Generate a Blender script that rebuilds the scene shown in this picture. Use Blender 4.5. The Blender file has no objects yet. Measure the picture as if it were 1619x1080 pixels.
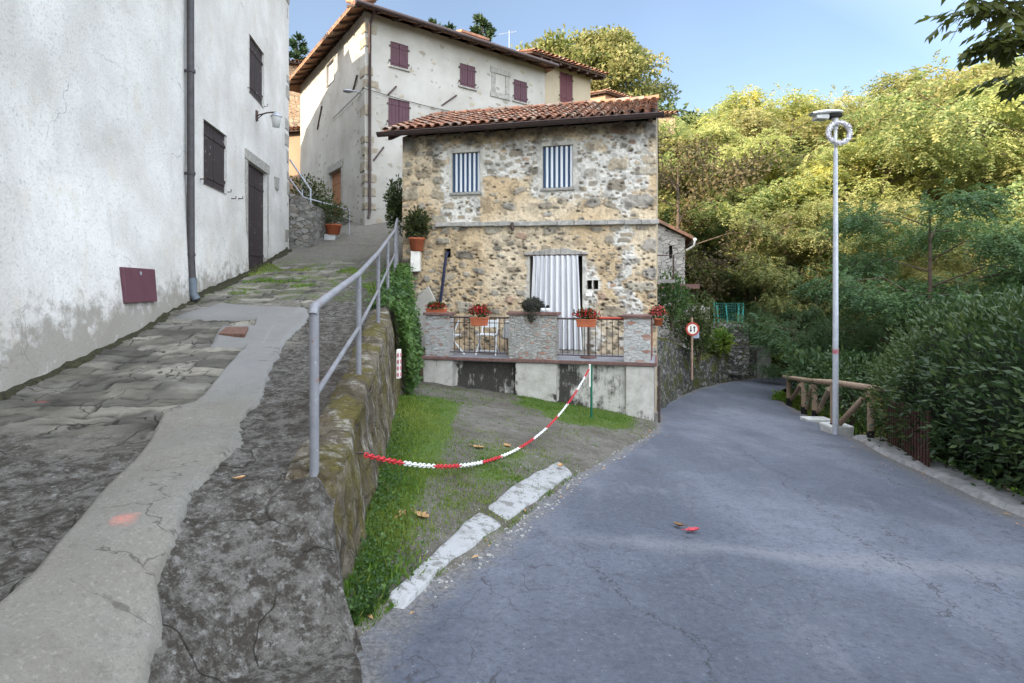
import bpy, math, random
import numpy as np
from mathutils import Vector, Matrix, noise as mn
R = random.Random(7)
SC = bpy.context.scene
COL = SC.collection
F, CX, HY = 930.0, 809.5, 455.0

def lerp(a, b, t): return a + (b - a) * t
def clamp(x, a=0.0, b=1.0): return max(a, min(b, x))
def sstep(a, b, x):
    t = clamp((x - a) / (b - a)); return t * t * (3 - 2 * t)
def table(pts, x):
    if x <= pts[0][0]: return pts[0][1]
    for (a, b), (c, d) in zip(pts, pts[1:]):
        if x <= c: return b + (d - b) * (x - a) / (c - a)
    return pts[-1][1]
def nz(x, y, z=0.0, s=1.0): return mn.noise(Vector((x * s, y * s, z * s)))
def fbm(x, y, z=0.0, s=1.0, o=4):
    v = 0; a = 1
    for i in range(o):
        v += a * mn.noise(Vector((x * s, y * s, z * s + 7.3 * i))); s *= 2.1; a *= .5
    return v

# ------------------------------------------------------------- site survey (camera at the origin, looking along +Y)
def P(px, py, Y): return Vector(((px - CX) / F * Y, Y, (HY - py) / F * Y))
def road_z(X, Y):
    if Y < 13: g = -1.5 - .085 * Y
    else:
        t = min(Y - 13, 5.0); g = -2.605 - .085 * t + .0085 * t * t
    return g - .05 * clamp(X, -3.5, 10)
LANE = [(-4, -1.6), (0, -1.3), (3.33, -1.06), (5.6, -.86), (8, -.51), (10.15, -.14), (12.6, .25), (14, .5), (17, 1.15), (20, 2.15), (24, 3.0), (34, 5)]
def lane_l(Y): return (table(LANE, Y - .5) + table(LANE, Y) + table(LANE, Y + .5)) / 3
def wall_x(Y): return -.50 - .15 * Y                       # top edge of the retaining wall
def lane_z(X, Y):
    z = lane_l(Y)
    e = wall_x(Y) - X                                      # metres left of the edge
    z -= .05 * sstep(1.0, 3.5, e)
    z -= .62 * sstep(.95, -.25, e) * sstep(3.45, 2.35, Y) + .25 * sstep(1.6, .2, e) * sstep(3.2, 1.6, Y)
    return z
def unproj(px, py, fn, lo=1.2, hi=60.0):
    y = lo; st = .02; kx = (px - CX) / F; kz = (HY - py) / F
    while y < hi:
        if kz * y < fn(kx * y, y): break
        y += st; st = .02 + .002 * y
    return Vector((kx * y, y, fn(kx * y, y)))
class Frame:
    """a vertical plane: u runs to the left seen from outside, f points out of the wall"""
    def __init__(s, ox, oy, ux, uy):
        u = Vector((ux, uy, 0)).normalized(); s.o = Vector((ox, oy, 0)); s.u = u; s.f = Vector((-u.y, u.x, 0)); s.ang = math.atan2(u.y, u.x)
    def w(s, p): return s.o + s.u * p[0] + s.f * p[1] + Vector((0, 0, p[2]))
    def hit(s, px, py, off=0.0):
        r = Vector(((px - CX) / F, 1, (HY - py) / F)); o = s.o + s.f * off
        p = r * (o.dot(s.f) / r.dot(s.f)); return (p - s.o).dot(s.u), p.z
    def rect(s, x0, y0, x1, y1, off=0.0):
        a = s.hit(x0, y0, off); b = s.hit(x1, y0, off); c = s.hit(x0, y1, off); d = s.hit(x1, y1, off)
        return min(b[0], d[0]), max(a[0], c[0]), (c[1] + d[1]) / 2, (a[1] + b[1]) / 2
HOUSE = Frame(3.10, 12.62, -.969, .246)
TERR = Frame(2.75, 11.35, -.969, .246)
LEFT = Frame(-6.49, 17.1, .1387, -.9903)
WR = Frame(1.41, 25.2, -.775, -.632)                        # white house, right face
WL = Frame(-5.0, 20.0, -.55, .835)                          # white house, left face

# ------------------------------------------------------------- mesh builder and object bookkeeping
def root_matrix(o): return Matrix.LocRotScale(o.location, o.rotation_euler, o.scale)
class MB:
    def __init__(s, fr=None): s.v = []; s.f = []; s.m = []; s.fr = fr; s.sm = []
    def pt(s, p): return s.fr.w(p) if s.fr else Vector(p)
    def add(s, vs, fs, mi=0, smooth=False):
        b = len(s.v); s.v += [s.pt(p) for p in vs]
        for f in fs: s.f.append([b + i for i in f]); s.m.append(mi); s.sm.append(smooth)
    def quad(s, a, b, c, d, mi=0): s.add([a, b, c, d], [(0, 1, 2, 3)], mi)
    def box(s, x0, x1, y0, y1, z0, z1, mi=0, j=0.0):
        vs = [(x, y, z) for z in (z0, z1) for y in (y0, y1) for x in (x0, x1)]
        if j: vs = [tuple(c + R.uniform(-j, j) for c in p) for p in vs]
        s.add(vs, [(0, 2, 3, 1), (4, 5, 7, 6), (0, 1, 5, 4), (2, 6, 7, 3), (0, 4, 6, 2), (1, 3, 7, 5)], mi)
    def hexa(s, lo, hi, mi=0):
        s.add(list(lo) + list(hi), [(3, 2, 1, 0), (4, 5, 6, 7), (0, 1, 5, 4), (1, 2, 6, 5), (2, 3, 7, 6), (3, 0, 4, 7)], mi)
    def prism(s, poly, off, mi=0):
        n = len(poly); o = Vector(off); vs = [Vector(p) for p in poly] + [Vector(p) + o for p in poly]
        s.add(vs, [tuple(range(n))[::-1], tuple(range(n, 2 * n))] + [(i, (i + 1) % n, n + (i + 1) % n, n + i) for i in range(n)], mi)
    def tube(s, pts, r, n=8, mi=0, cap=True, jit=0.0):
        pts = [Vector(p) for p in pts]; k = len(pts); rr = r if isinstance(r, (list, tuple)) else [r] * k
        vs = []; prev = None
        for i, p in enumerate(pts):
            d = (pts[min(i + 1, k - 1)] - pts[max(i - 1, 0)]); d.normalize()
            a = prev if prev is not None else (Vector((1, 0, 0)) if abs(d.x) < .8 else Vector((0, 1, 0)))
            a = (a - d * a.dot(d)); a.normalize(); prev = a; b = d.cross(a)
            for j in range(n):
                t = 2 * math.pi * j / n; q = rr[i] * (1 + (R.uniform(-jit, jit) if jit else 0))
                vs.append(p + a * (math.cos(t) * q) + b * (math.sin(t) * q))
        fs = [(i * n + j, i * n + (j + 1) % n, (i + 1) * n + (j + 1) % n, (i + 1) * n + j) for i in range(k - 1) for j in range(n)]
        s.add(vs, fs, mi, True)
        if cap: s.add(vs[:n], [tuple(range(n))[::-1]], mi); s.add(vs[-n:], [tuple(range(n))], mi)
    def lathe(s, prof, c, n=16, mi=0):
        k = len(prof); vs = [(c[0] + r * math.cos(2 * math.pi * j / n), c[1] + r * math.sin(2 * math.pi * j / n), c[2] + z) for r, z in prof for j in range(n)]
        s.add(vs, [(i * n + j, i * n + (j + 1) % n, (i + 1) * n + (j + 1) % n, (i + 1) * n + j) for i in range(k - 1) for j in range(n)], mi, True)
    def grid(s, nu, nv, fn, mi=0, smooth=True, skip=None):
        vs = [fn(i, j) for j in range(nv + 1) for i in range(nu + 1)]; w = nu + 1
        s.add(vs, [(j * w + i, j * w + i + 1, (j + 1) * w + i + 1, (j + 1) * w + i) for j in range(nv) for i in range(nu) if not (skip and skip(i, j))], mi, smooth)
    def blob(s, c, r, sc=(1, 1, 1), n=2, amp=.25, fs=1.3, mi=0):
        nu, nv = 10 * n, 5 * n; sd = R.uniform(0, 50)
        def fn(i, j):
            a = 2 * math.pi * i / nu; b = math.pi * (j / nv - .5)
            d = Vector((math.cos(a) * math.cos(b), math.sin(a) * math.cos(b), math.sin(b)))
            q = r * (1 + amp * fbm(d.x + sd, d.y, d.z, fs, 3)); return (c[0] + d.x * q * sc[0], c[1] + d.y * q * sc[1], c[2] + d.z * q * sc[2])
        s.grid(nu, nv, fn, mi)
    def build(s, name, mats, parent=None, world=True, bevel=0.0, smooth=False):
        me = bpy.data.meshes.new(name)
        vs = s.v
        if parent is not None and world:
            inv = root_chain(parent).inverted(); vs = [inv @ v for v in vs]
        me.from_pydata([tuple(v) for v in vs], [], s.f)
        if not isinstance(mats, (list, tuple)): mats = [mats]
        for m in mats: me.materials.append(m)
        me.polygons.foreach_set('material_index', s.m)
        me.polygons.foreach_set('use_smooth', [bool(smooth or q) for q in s.sm]); me.update()
        o = bpy.data.objects.new(name, me); COL.objects.link(o)
        if parent is not None: o.parent = parent
        if bevel:
            b = o.modifiers.new('bevel', 'BEVEL'); b.width = bevel; b.segments = 2; b.limit_method = 'ANGLE'; b.angle_limit = .7
        return o
def root_chain(o):
    m = root_matrix(o)
    while o.parent is not None: o = o.parent; m = root_matrix(o) @ m
    return m
def tag(o, label, cat, group=None, kind=None):
    if label: o['label'] = label
    if cat: o['category'] = cat
    if group: o['group'] = group
    if kind: o['kind'] = kind
    return o
def thing(name, label, cat, loc=(0, 0, 0), rz=0.0, group=None):
    o = bpy.data.objects.new(name, None); COL.objects.link(o); o.location = loc; o.rotation_euler = (0, 0, rz); o.empty_display_size = .2
    return tag(o, label, cat, group)
def struct(o): o['kind'] = 'structure'; return o
def quads_object(name, V, mats, parent=None, mi=None):
    """V: (n,4,3) array in the parent's local space, one face per row"""
    n = len(V); me = bpy.data.meshes.new(name)
    me.vertices.add(n * 4); me.vertices.foreach_set('co', np.asarray(V, dtype=np.float32).ravel())
    me.loops.add(n * 4); me.loops.foreach_set('vertex_index', np.arange(n * 4, dtype=np.int32))
    me.polygons.add(n); me.polygons.foreach_set('loop_start', np.arange(0, n * 4, 4, dtype=np.int32))
    try: me.polygons.foreach_set('loop_total', np.full(n, 4, dtype=np.int32))
    except Exception: pass
    if not isinstance(mats, (list, tuple)): mats = [mats]
    for m in mats: me.materials.append(m)
    if mi is not None: me.polygons.foreach_set('material_index', np.asarray(mi, dtype=np.int32))
    me.update(calc_edges=True); me.validate()
    o = bpy.data.objects.new(name, me); COL.objects.link(o)
    if parent is not None: o.parent = parent
    return o

# ------------------------------------------------------------- materials
class N:
    def __init__(s, name, rough=.9, spec=.3):
        s.m = bpy.data.materials.new(name); s.m.use_nodes = True; s.t = s.m.node_tree; s.t.nodes.clear()
        s.out = s.t.nodes.new('ShaderNodeOutputMaterial'); s.b = s.t.nodes.new('ShaderNodeBsdfPrincipled')
        s.t.links.new(s.b.outputs[0], s.out.inputs[0]); s.b.inputs['Roughness'].default_value = rough; s.b.inputs['Specular IOR Level'].default_value = spec
        s._o = None
    def new(s, t): return s.t.nodes.new('ShaderNode' + t)
    def lk(s, a, i):
        if isinstance(a, bpy.types.NodeSocket): s.t.links.new(a, i)
        elif isinstance(a, (tuple, list)) and len(a) == 3 and i.type == 'RGBA': i.default_value = (*a, 1)
        else: i.default_value = a
    def obj(s):
        if s._o is None: s._o = s.new('TexCoord').outputs['Object']
        return s._o
    def map(s, sc=(1, 1, 1), rot=(0, 0, 0), loc=(0, 0, 0), v=None):
        n = s.new('Mapping'); s.lk(v or s.obj(), n.inputs[0]); n.inputs['Scale'].default_value = sc; n.inputs['Rotation'].default_value = rot; n.inputs['Location'].default_value = loc
        return n.outputs[0]
    def noise(s, scale, detail=4, rough=.6, v=None, dist=0.0, col=False):
        n = s.new('TexNoise'); s.lk(v or s.obj(), n.inputs['Vector']); n.inputs['Scale'].default_value = scale; n.inputs['Detail'].default_value = detail
        n.inputs['Roughness'].default_value = rough; n.inputs['Distortion'].default_value = dist
        return n.outputs['Color' if col else 'Fac']
    def warp(s, amt, scale, v=None):
        c = s.noise(scale, 2, .5, v, col=True); a = s.new('VectorMath'); a.operation = 'SUBTRACT'; s.lk(c, a.inputs[0]); a.inputs[1].default_value = (.5, .5, .5)
        b = s.new('VectorMath'); b.operation = 'MULTIPLY_ADD'; s.lk(a.outputs[0], b.inputs[0]); b.inputs[1].default_value = (amt, amt, amt); s.lk(v or s.obj(), b.inputs[2])
        return b.outputs[0]
    def voro(s, scale, feat='F1', v=None, rnd=1.0):
        n = s.new('TexVoronoi'); n.feature = feat; s.lk(v or s.obj(), n.inputs['Vector']); n.inputs['Scale'].default_value = scale; n.inputs['Randomness'].default_value = rnd
        return n
    def ramp(s, f, *st):
        n = s.new('ValToRGB'); s.lk(f, n.inputs[0]); e = n.color_ramp.elements
        while len(e) < len(st): e.new(.5)
        for q, (p, c) in zip(e, st): q.position = p; q.color = (c, c, c, 1) if isinstance(c, (int, float)) else (*c, 1)
        return n.outputs[0]
    def mix(s, f, a, b, mode='MIX'):
        n = s.new('Mix'); n.data_type = 'RGBA'; n.blend_type = mode; s.lk(f, n.inputs[0]); s.lk(a, n.inputs[6]); s.lk(b, n.inputs[7]); return n.outputs[2]
    def ma(s, op, a, b=0.0, c=0.0):
        n = s.new('Math'); n.operation = op; s.lk(a, n.inputs[0]); s.lk(b, n.inputs[1])
        if op in ('MULTIPLY_ADD', 'SMOOTH_MIN', 'WRAP', 'COMPARE'): s.lk(c, n.inputs[2])
        return n.outputs[0]
    def rng(s, x, a, b, c=0.0, d=1.0):
        n = s.new('MapRange'); s.lk(x, n.inputs[0]); n.inputs[1].default_value = a; n.inputs[2].default_value = b; n.inputs[3].default_value = c; n.inputs[4].default_value = d; return n.outputs[0]
    def sep(s, v=None):
        n = s.new('SeparateXYZ'); s.lk(v or s.obj(), n.inputs[0]); return n.outputs
    def island(s): return s.new('NewGeometry').outputs['Random Per Island']
    def bump(s, h, st=.5, d=.02, prev=None):
        n = s.new('Bump'); s.lk(h, n.inputs['Height']); n.inputs['Strength'].default_value = st; n.inputs['Distance'].default_value = d
        if prev: s.lk(prev, n.inputs['Normal'])
        return n.outputs[0]
    def fin(s, col, nrm=None, rough=None):
        s.lk(col, s.b.inputs['Base Color'])
        if nrm is not None: s.lk(nrm, s.b.inputs['Normal'])
        if rough is not None: s.lk(rough, s.b.inputs['Roughness'])
        return s.m
def plain(name, c, rough=.6, var=.25, scale=12, metal=0.0, bump=.15, spec=.3):
    n = N(name, rough, spec); f = n.noise(scale, 5, .65); d = tuple(x * (1 - var) for x in c); l = tuple(min(1, x * (1 + var)) for x in c)
    n.b.inputs['Metallic'].default_value = metal
    return n.fin(n.ramp(f, (.3, d), (.7, l)), n.bump(f, bump, .01))
def leaf_mat(name, a, b, c=None, trans=.45, rough=.55, spec=.35, objvar=.25):
    n = N(name, rough, spec); r = n.island(); st = [(0.0, a), (.75, b)] + ([(1.0, c)] if c else [])
    col = n.ramp(r, *st); big = n.noise(.45, 3, .6); col = n.mix(n.rng(big, .45, .65, 0, .6), col, tuple(min(1, x * 1.2) for x in (c or b)))
    oi = n.new('ObjectInfo').outputs['Random']; h = n.new('HueSaturation'); n.lk(col, h.inputs['Color'])
    n.lk(n.rng(oi, 0, 1, .5 - .035 * objvar / .25, .5 + .012), h.inputs['Hue']); n.lk(n.rng(oi, 0, 1, 1 - objvar, 1 + objvar), h.inputs['Value'])
    col = h.outputs[0]; n.lk(col, n.b.inputs['Base Color'])
    tr = n.new('BsdfTranslucent'); n.lk(n.mix(1.0, col, (1.0, 1.05, .75), 'MULTIPLY'), tr.inputs[0]); mx = n.new('MixShader'); mx.inputs[0].default_value = trans
    n.t.links.new(n.b.outputs[0], mx.inputs[1]); n.t.links.new(tr.outputs[0], mx.inputs[2]); n.t.links.new(mx.outputs[0], n.out.inputs[0])
    return n.m
M = {}
def stucco(name, base, dirt, coarse=1.0, moss=None, moss_h=0.0):
    n = N(name, .95, .15); big = n.noise(.7, 5, .62); mid = n.noise(5, 6, .7); fine = n.noise(90 * coarse, 3, .6); grain = n.noise(28 * coarse, 4, .7)
    streak = n.noise(1.0, 5, .65, n.map((3.2, 3.2, .35)))
    c = n.mix(n.rng(big, .38, .7), base, dirt); c = n.mix(n.rng(streak, .55, .8, 0, .35), c, tuple(x * .7 for x in dirt))
    c = n.mix(n.rng(mid, .50, .72, 0, .5), c, tuple(x * .78 for x in base)); c = n.mix(n.rng(grain, .54, .66, 0, .5), c, tuple(x * .6 for x in dirt)); pit = n.noise(75 * coarse, 4, .7); c = n.mix(n.rng(pit, .57, .70, 0, .32), c, tuple(x * .5 for x in dirt)); c = n.mix(n.rng(pit, .44, .34, 0, .35), c, tuple(min(1, x * 1.18) for x in base))
    if moss:
        cr = n.voro(.55, 'DISTANCE_TO_EDGE', n.warp(.12, 9, n.warp(.5, 1.8))).outputs['Distance']; c = n.mix(n.ma('MULTIPLY', n.rng(cr, .004, .001), n.rng(n.noise(.6, 3, .6), .50, .58, 0, .6)), c, (.16, .15, .13)); c = n.mix(n.rng(n.noise(.45, 6, .7, n.map(loc=(5, 2, 9))), .50, .66, 0, .5), c, (.40, .375, .335)); c = n.mix(n.rng(n.noise(2.2, 6, .75, n.map((1, 1, .6), loc=(1, 7, 4))), .57, .68, 0, .45), c, (.52, .45, .34))
        z = n.sep()[2]; zz = n.ma('ADD', z, n.ma('MULTIPLY', n.sep()[0], .105)); g = n.ma('ADD', n.rng(zz, moss_h, moss_h + 1.0, 1, 0), n.rng(mid, .3, .7, -.35, .35))
        c = n.mix(n.rng(g, .5, .85, 0, .75), c, moss)
    b = n.bump(grain, .5, .012); b = n.bump(fine, .35, .005, b); b = n.bump(mid, .3, .02, b)
    return n.fin(c, b)
M['left_wall'] = stucco('rough_white_render', (.65, .63, .59), (.47, .44, .40), 1.0, (.19, .17, .135), .55)
M['white_wall'] = stucco('aged_white_plaster', (.56, .53, .47), (.40, .36, .30), 1.0)
M['ochre_wall'] = stucco('ochre_plaster', (.45, .37, .26), (.37, .31, .22))
M['orange_wall'] = stucco('orange_plaster', (.35, .23, .15), (.27, .18, .12))
def spotted(name):
    n = N(name, .95, .15); big = n.noise(.6, 5, .62); mid = n.noise(5, 6, .7); fine = n.noise(60, 4, .7)
    base = n.mix(n.rng(big, .35, .68), (.46, .44, .395), (.33, .305, .26)); base = n.mix(n.rng(mid, .52, .75, 0, .5), base, (.38, .35, .30))
    w = n.warp(.3, 3.0, n.map((1, 1, 1.7))); v = n.voro(2.3, 'F1', w); rnd = n.sep(v.outputs['Color'])[0]
    g = n.ma('MULTIPLY', n.rng(v.outputs['Distance'], .30, .24), n.rng(rnd, .70, .72)); g2 = n.voro(5.5, 'F1', n.warp(.2, 5)); r2 = n.sep(g2.outputs['Color'])[0]
    h = n.ma('MULTIPLY', n.rng(g2.outputs['Distance'], .30, .22), n.rng(r2, .86, .88)); st = n.ma('MAXIMUM', g, h)
    sc = n.ramp(n.sep(v.outputs['Color'])[1], (0, (.22, .19, .14)), (.5, (.30, .27, .22)), (1, (.36, .30, .20))); c = n.mix(n.ma('MULTIPLY', st, .7), base, sc)
    b = n.bump(st, .5, .02); b = n.bump(fine, .35, .008, b)
    return n.fin(c, b)
M['white_stone'] = spotted('white_plaster_with_bare_stones')
def rubble(name, stones, mortar, scale=6.0, gap=.06, moss=None, mossamt=0.0, mossup=False, dark=(.03, .028, .022), flat=1.6, stain=None):
    n = N(name, .95, .2); w = n.warp(.25 / scale * 3, scale * .6, n.map((1, 1, flat))); v1 = n.voro(scale, 'DISTANCE_TO_EDGE', w); v2 = n.voro(scale, 'F1', w)
    e = v1.outputs['Distance']; cc = n.sep(v2.outputs['Color']); fine = n.noise(40, 5, .7); mid = n.noise(4, 5, .65); big = n.noise(1.1, 4, .6)
    k = [(i / (len(stones) - 1), c) for i, c in enumerate(stones)]
    c = n.ramp(cc[0], *k); c = n.mix(n.rng(fine, .4, .75, 0, .6), c, tuple(x * .4 for x in stones[0])); m = n.rng(e, gap * .4, gap * 1.2)
    mc = n.mix(n.rng(mid, .4, .62), mortar, dark); c = n.mix(m, mc, c)
    if stain: c = n.mix(n.rng(n.noise(3.2, 6, .75), .52, .62, 0, .8), c, stain)
    if moss:
        f = n.noise(2.1, 6, .72); 
        if mossup: f = n.ma('ADD', f, n.rng(n.sep(n.new('NewGeometry').outputs['Normal'])[2], .1, .8, 0, .35))
        c = n.mix(n.rng(f, .62 - mossamt, .74 - mossamt, 0, .92), c, n.ramp(fine, (.3, tuple(x * .5 for x in moss)), (.7, moss)))
    b = n.bump(m, .8, .05); b = n.bump(fine, .5, .015, b); b = n.bump(mid, .4, .03, b)
    return n.fin(c, b)
M['grey_rubble'] = rubble('grey_rubble_stone', [(.16, .15, .13), (.24, .23, .21), (.33, .31, .28), (.20, .17, .13)], (.30, .28, .25), 5.5)
M['mossy_rubble'] = rubble('mossy_roadside_stone', [(.07, .068, .06), (.12, .115, .10), (.20, .19, .17), (.30, .29, .27)], (.05, .045, .04), 6.0, .07, (.10, .105, .025), .10, True)
def retaining():
    n = N('mossy_retaining_wall_stone', .97, .15); fine = n.noise(46, 5, .75); mid = n.noise(7, 6, .75); big = n.noise(1.6, 5, .65); st = n.noise(3.0, 6, .75, n.map((2.2, 2.2, .42)))
    w = n.warp(.06, 20, n.warp(.30, 3.2, n.map((1, 1, 1.25)))); e = n.voro(3.6, 'DISTANCE_TO_EDGE', w).outputs['Distance']; cc = n.sep(n.voro(3.6, 'F1', w).outputs['Color'])
    c = n.ramp(cc[0], (0, (.085, .07, .048)), (.4, (.15, .125, .09)), (.75, (.22, .19, .145)), (1, (.13, .10, .065))); c = n.mix(n.rng(mid, .42, .62, 0, .75), c, (.065, .05, .033)); c = n.mix(n.rng(e, .05, .0, 0, .55), c, (.035, .026, .016)); c = n.mix(n.rng(fine, .52, .68, 0, .7), c, (.035, .027, .018))
    c = n.mix(n.rng(st, .53, .62, 0, .8), c, (.36, .335, .285)); mo = n.noise(2.4, 6, .75, n.map((1, 1, .55))); c = n.mix(n.rng(mo, .47, .58, 0, .85), c, n.ramp(fine, (.35, (.055, .048, .012)), (.65, (.16, .13, .03)))); c = n.mix(n.rng(n.noise(19, 5, .75), .60, .68, 0, .6), c, (.40, .38, .33)); c = n.mix(n.rng(big, .52, .68, 0, .6), c, (.05, .035, .024))
    b = n.bump(n.rng(e, 0, .10), .5, .04); b = n.bump(mid, .9, .05, b); b = n.bump(fine, .7, .02, b); return n.fin(c, b)
M['retaining'] = retaining()
M['brown_stone'] = rubble('warm_brown_rubble', [(.34, .22, .13), (.42, .29, .18), (.48, .36, .24)], (.42, .32, .22), 3.5)
M['pale_rubble'] = rubble('pale_rubble_stone', [(.34, .32, .28), (.48, .45, .40), (.56, .52, .46)], (.55, .51, .45), 4.5)
M['pillar_rubble'] = rubble('grey_pillar_masonry', [(.34, .33, .29), (.46, .45, .42), (.40, .38, .33), (.54, .53, .49), (.40, .17, .10)], (.48, .46, .41), 9.0, .09, flat=2.2, dark=(.32, .30, .26))
def vnoise(x, y, sc, seed, octv=4, rough=.55):
    """value noise on numpy arrays, 0..1"""
    g = np.random.default_rng(seed); lat = g.random((257, 257)); out = 0; amp = 1; tot = 0
    for o in range(octv):
        u = (x * sc + 37.1 * o) % 256; v = (y * sc + 11.7 * o) % 256; a = u.astype(int); b = v.astype(int); p = u - a; q = v - b; p = p * p * (3 - 2 * p); q = q * q * (3 - 2 * q)
        out = out + amp * (lat[a, b] * (1 - p) * (1 - q) + lat[a + 1, b] * p * (1 - q) + lat[a, b + 1] * (1 - p) * q + lat[a + 1, b + 1] * p * q); tot += amp; amp *= rough; sc *= 2.03
    return out / tot
def nstep(a, b, x): t = np.clip((x - a) / (b - a), 0, 1); return t * t * (3 - 2 * t)
FZ0, FZ1, FW, FST = -1.52, 3.62, 5.92, .0125
def lay_stones(holes):
    """lays the rubble of the stone house front: relief and colour maps on a 1.25 cm raster"""
    g = np.random.default_rng(404); nx, nzz = int(FW / FST) + 1, int((FZ1 - FZ0) / FST) + 1; X, Z = np.meshgrid(np.arange(nx) * FST, FZ0 + np.arange(nzz) * FST, indexing='ij')
    big = vnoise(X, Z, .9, 1); mid = vnoise(X, Z, 5, 2, 5); fine = vnoise(X, Z, 22, 3, 3); wob = vnoise(X, Z, 9, 4, 3)
    C = np.empty((nx, nzz, 3)); C[:] = (.64, .475, .285); C += (nstep(.35, .65, big)[..., None]) * (np.array((.76, .62, .43)) - np.array((.64, .475, .285))); C *= (1 - .38 * nstep(.50, .70, mid))[..., None]; C *= (1 - .22 * nstep(.55, .7, fine))[..., None]
    H = (mid - .5) * .035 + (fine - .5) * .014
    def boxd(cx, cz, hx, hz): return np.maximum(np.abs(X - cx) - hx, np.abs(Z - cz) - hz)
    d = np.minimum(boxd(4.44, 2.12, .34, .72), boxd(2.30, 2.55, .34, .46))
    for b in ((3.25, 2.85, .80, .32), (1.35, 2.55, .62, .50), (.45, 2.75, .30, .6), (2.6, 3.2, 2.4, .12)): d = np.minimum(d, boxd(*b) + .05)
    d = np.minimum(d, boxd(1.72, -.45, .42, .95)); cl = .62 + .10 * np.sin(Z * 2.2) + (vnoise(X * 0, Z, 1.6, 9) - .5) * .7; d = np.minimum(d, np.abs(X - cl) - .075)
    pale = nstep(.09, -.02, d - .035 + (vnoise(X, Z, 2.6, 12, 5, .62) - .5) * .62); C += pale[..., None] * (np.array((.76, .72, .64)) * (1 - .30 * nstep(.5, .66, mid) - .15 * nstep(.5, .65, fine))[..., None] - C); H += pale * .014 + pale * (wob - .5) * .04
    occ = np.zeros((nx, nzz), bool); pal = [(.22, .205, .17), (.30, .275, .22), (.36, .30, .21), (.26, .255, .23), (.42, .35, .25), (.17, .15, .12), (.33, .25, .165), (.40, .22, .14)]
    def stone(cx, cz, a, b, p, rot, hgt, col, ring, over=.10):
        m = max(a, b) * 1.5; i0, i1 = max(0, int((cx - m) / FST)), min(nx, int((cx + m) / FST) + 1); j0, j1 = max(0, int((cz - m - FZ0) / FST)), min(nzz, int((cz + m - FZ0) / FST) + 1)
        if i1 - i0 < 2 or j1 - j0 < 2: return False
        u = X[i0:i1, j0:j1] - cx; v = Z[i0:i1, j0:j1] - cz; c, s_ = math.cos(rot), math.sin(rot); u, v = u * c + v * s_, -u * s_ + v * c
        r = (np.abs(u / a) ** p + np.abs(v / b) ** p) ** (1 / p) * (1 + (wob[i0:i1, j0:j1] - .5) * .75 + (fine[i0:i1, j0:j1] - .5) * .45 ); ins = r < 1
        if (occ[i0:i1, j0:j1] & (r < 1 + over)).any(): return False
        for h in holes:
            if cx + a > h[0] - .05 and cx - a < h[1] + .05 and cz + b > h[2] - .05 and cz - b < h[3] + .05: return False
        occ[i0:i1, j0:j1] |= ins; rg = nstep(1.30, 1.02, r) * ring * ~ins; sub_ = C[i0:i1, j0:j1]; sub_ *= (1 - rg * (.5 + .3 * (v < 0)))[..., None]; H[i0:i1, j0:j1] -= rg * .018
        col = np.array(col) * .62 + np.array((.50, .42, .31)) * .38; k = nstep(1.0, .84, r); tex = 1 - .5 * nstep(.48, .68, mid[i0:i1, j0:j1]) - .25 * nstep(.5, .7, fine[i0:i1, j0:j1]) + .12; sub_ += k[..., None] * (np.array(col) * tex[..., None] - sub_); H[i0:i1, j0:j1] += k * (hgt * .75 * (1 - .35 * np.minimum(r, 1) ** 3) + (mid[i0:i1, j0:j1] - .5) * .03 - H[i0:i1, j0:j1] * .6); return True
    z = FZ0 + .02; k = 0
    while z < 3.5:                                                   # dressed stones up the right corner, rougher ones on the left
        h = g.uniform(.20, .40); L = (.30, .62)[k % 2] * g.uniform(.8, 1.15); col = np.array([(.31, .30, .27), (.37, .34, .27), (.46, .38, .27), (.29, .285, .27)][g.integers(4)])
        if g.random() < .88: stone(L / 2 - .02, z + h / 2, L / 2, h / 2 - .012, 5, g.normal() * .02, .030, col, .55, .0)
        if g.random() < .6: L = g.uniform(.2, .45); stone(FW - L / 2, z + h / 2, L / 2, h / 2 - .02, 4, 0, .028, np.array(pal[g.integers(5)]), .5, .0)
        z += h + .012; k += 1
    for sz, n in ((.20, 130), (.15, 380), (.11, 900), (.08, 1500), (.055, 2600), (.038, 3600)):
        for q in range(n):
            cx, cz = g.uniform(.05, FW - .05), g.uniform(FZ0, FZ1); ii, jj = min(nx - 1, int(cx / FST)), min(nzz - 1, int((cz - FZ0) / FST)); pp = pale[ii, jj]; low = sstep(.9, -.7, cz)
            den = .05 + .34 * pp * (1 if sz < .15 else .7) + .18 * low * (1.2 if sz < .12 else .6) + .22 * sstep(2.9, 3.4, cz) + .14 * (cx > 4.6) + .5 * max(0, big[ii, jj] - .52)
            if g.random() > den: continue
            col = np.array(pal[g.integers(len(pal) - (0 if g.random() < .25 else 1))]) * g.uniform(.75, 1.2); stone(cx, cz, sz * g.uniform(.75, 1.35), sz * g.uniform(.42, .72), g.uniform(2.4, 5.5), g.normal() * .16, .012 + .10 * sz * g.uniform(.5, 1.3), col, .45 if pp < .5 else .15)
    for q in range(1700):                                            # pits and gaps
        cx, cz = g.uniform(0, FW), g.uniform(FZ0, FZ1)
        if g.random() > .25 + .75 * sstep(1.4, .2, cz): continue
        a = g.uniform(.010, .034); i0, i1 = max(0, int((cx - a * 2) / FST)), int((cx + a * 2) / FST) + 2; j0, j1 = max(0, int((cz - a - FZ0) / FST)), int((cz + a - FZ0) / FST) + 2; r = np.hypot((X[i0:i1, j0:j1] - cx) / (a * 1.7), (Z[i0:i1, j0:j1] - cz) / a); k = nstep(1.1, .5, r); C[i0:i1, j0:j1] *= (1 - .7 * k)[..., None]; H[i0:i1, j0:j1] -= k * .02
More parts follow.
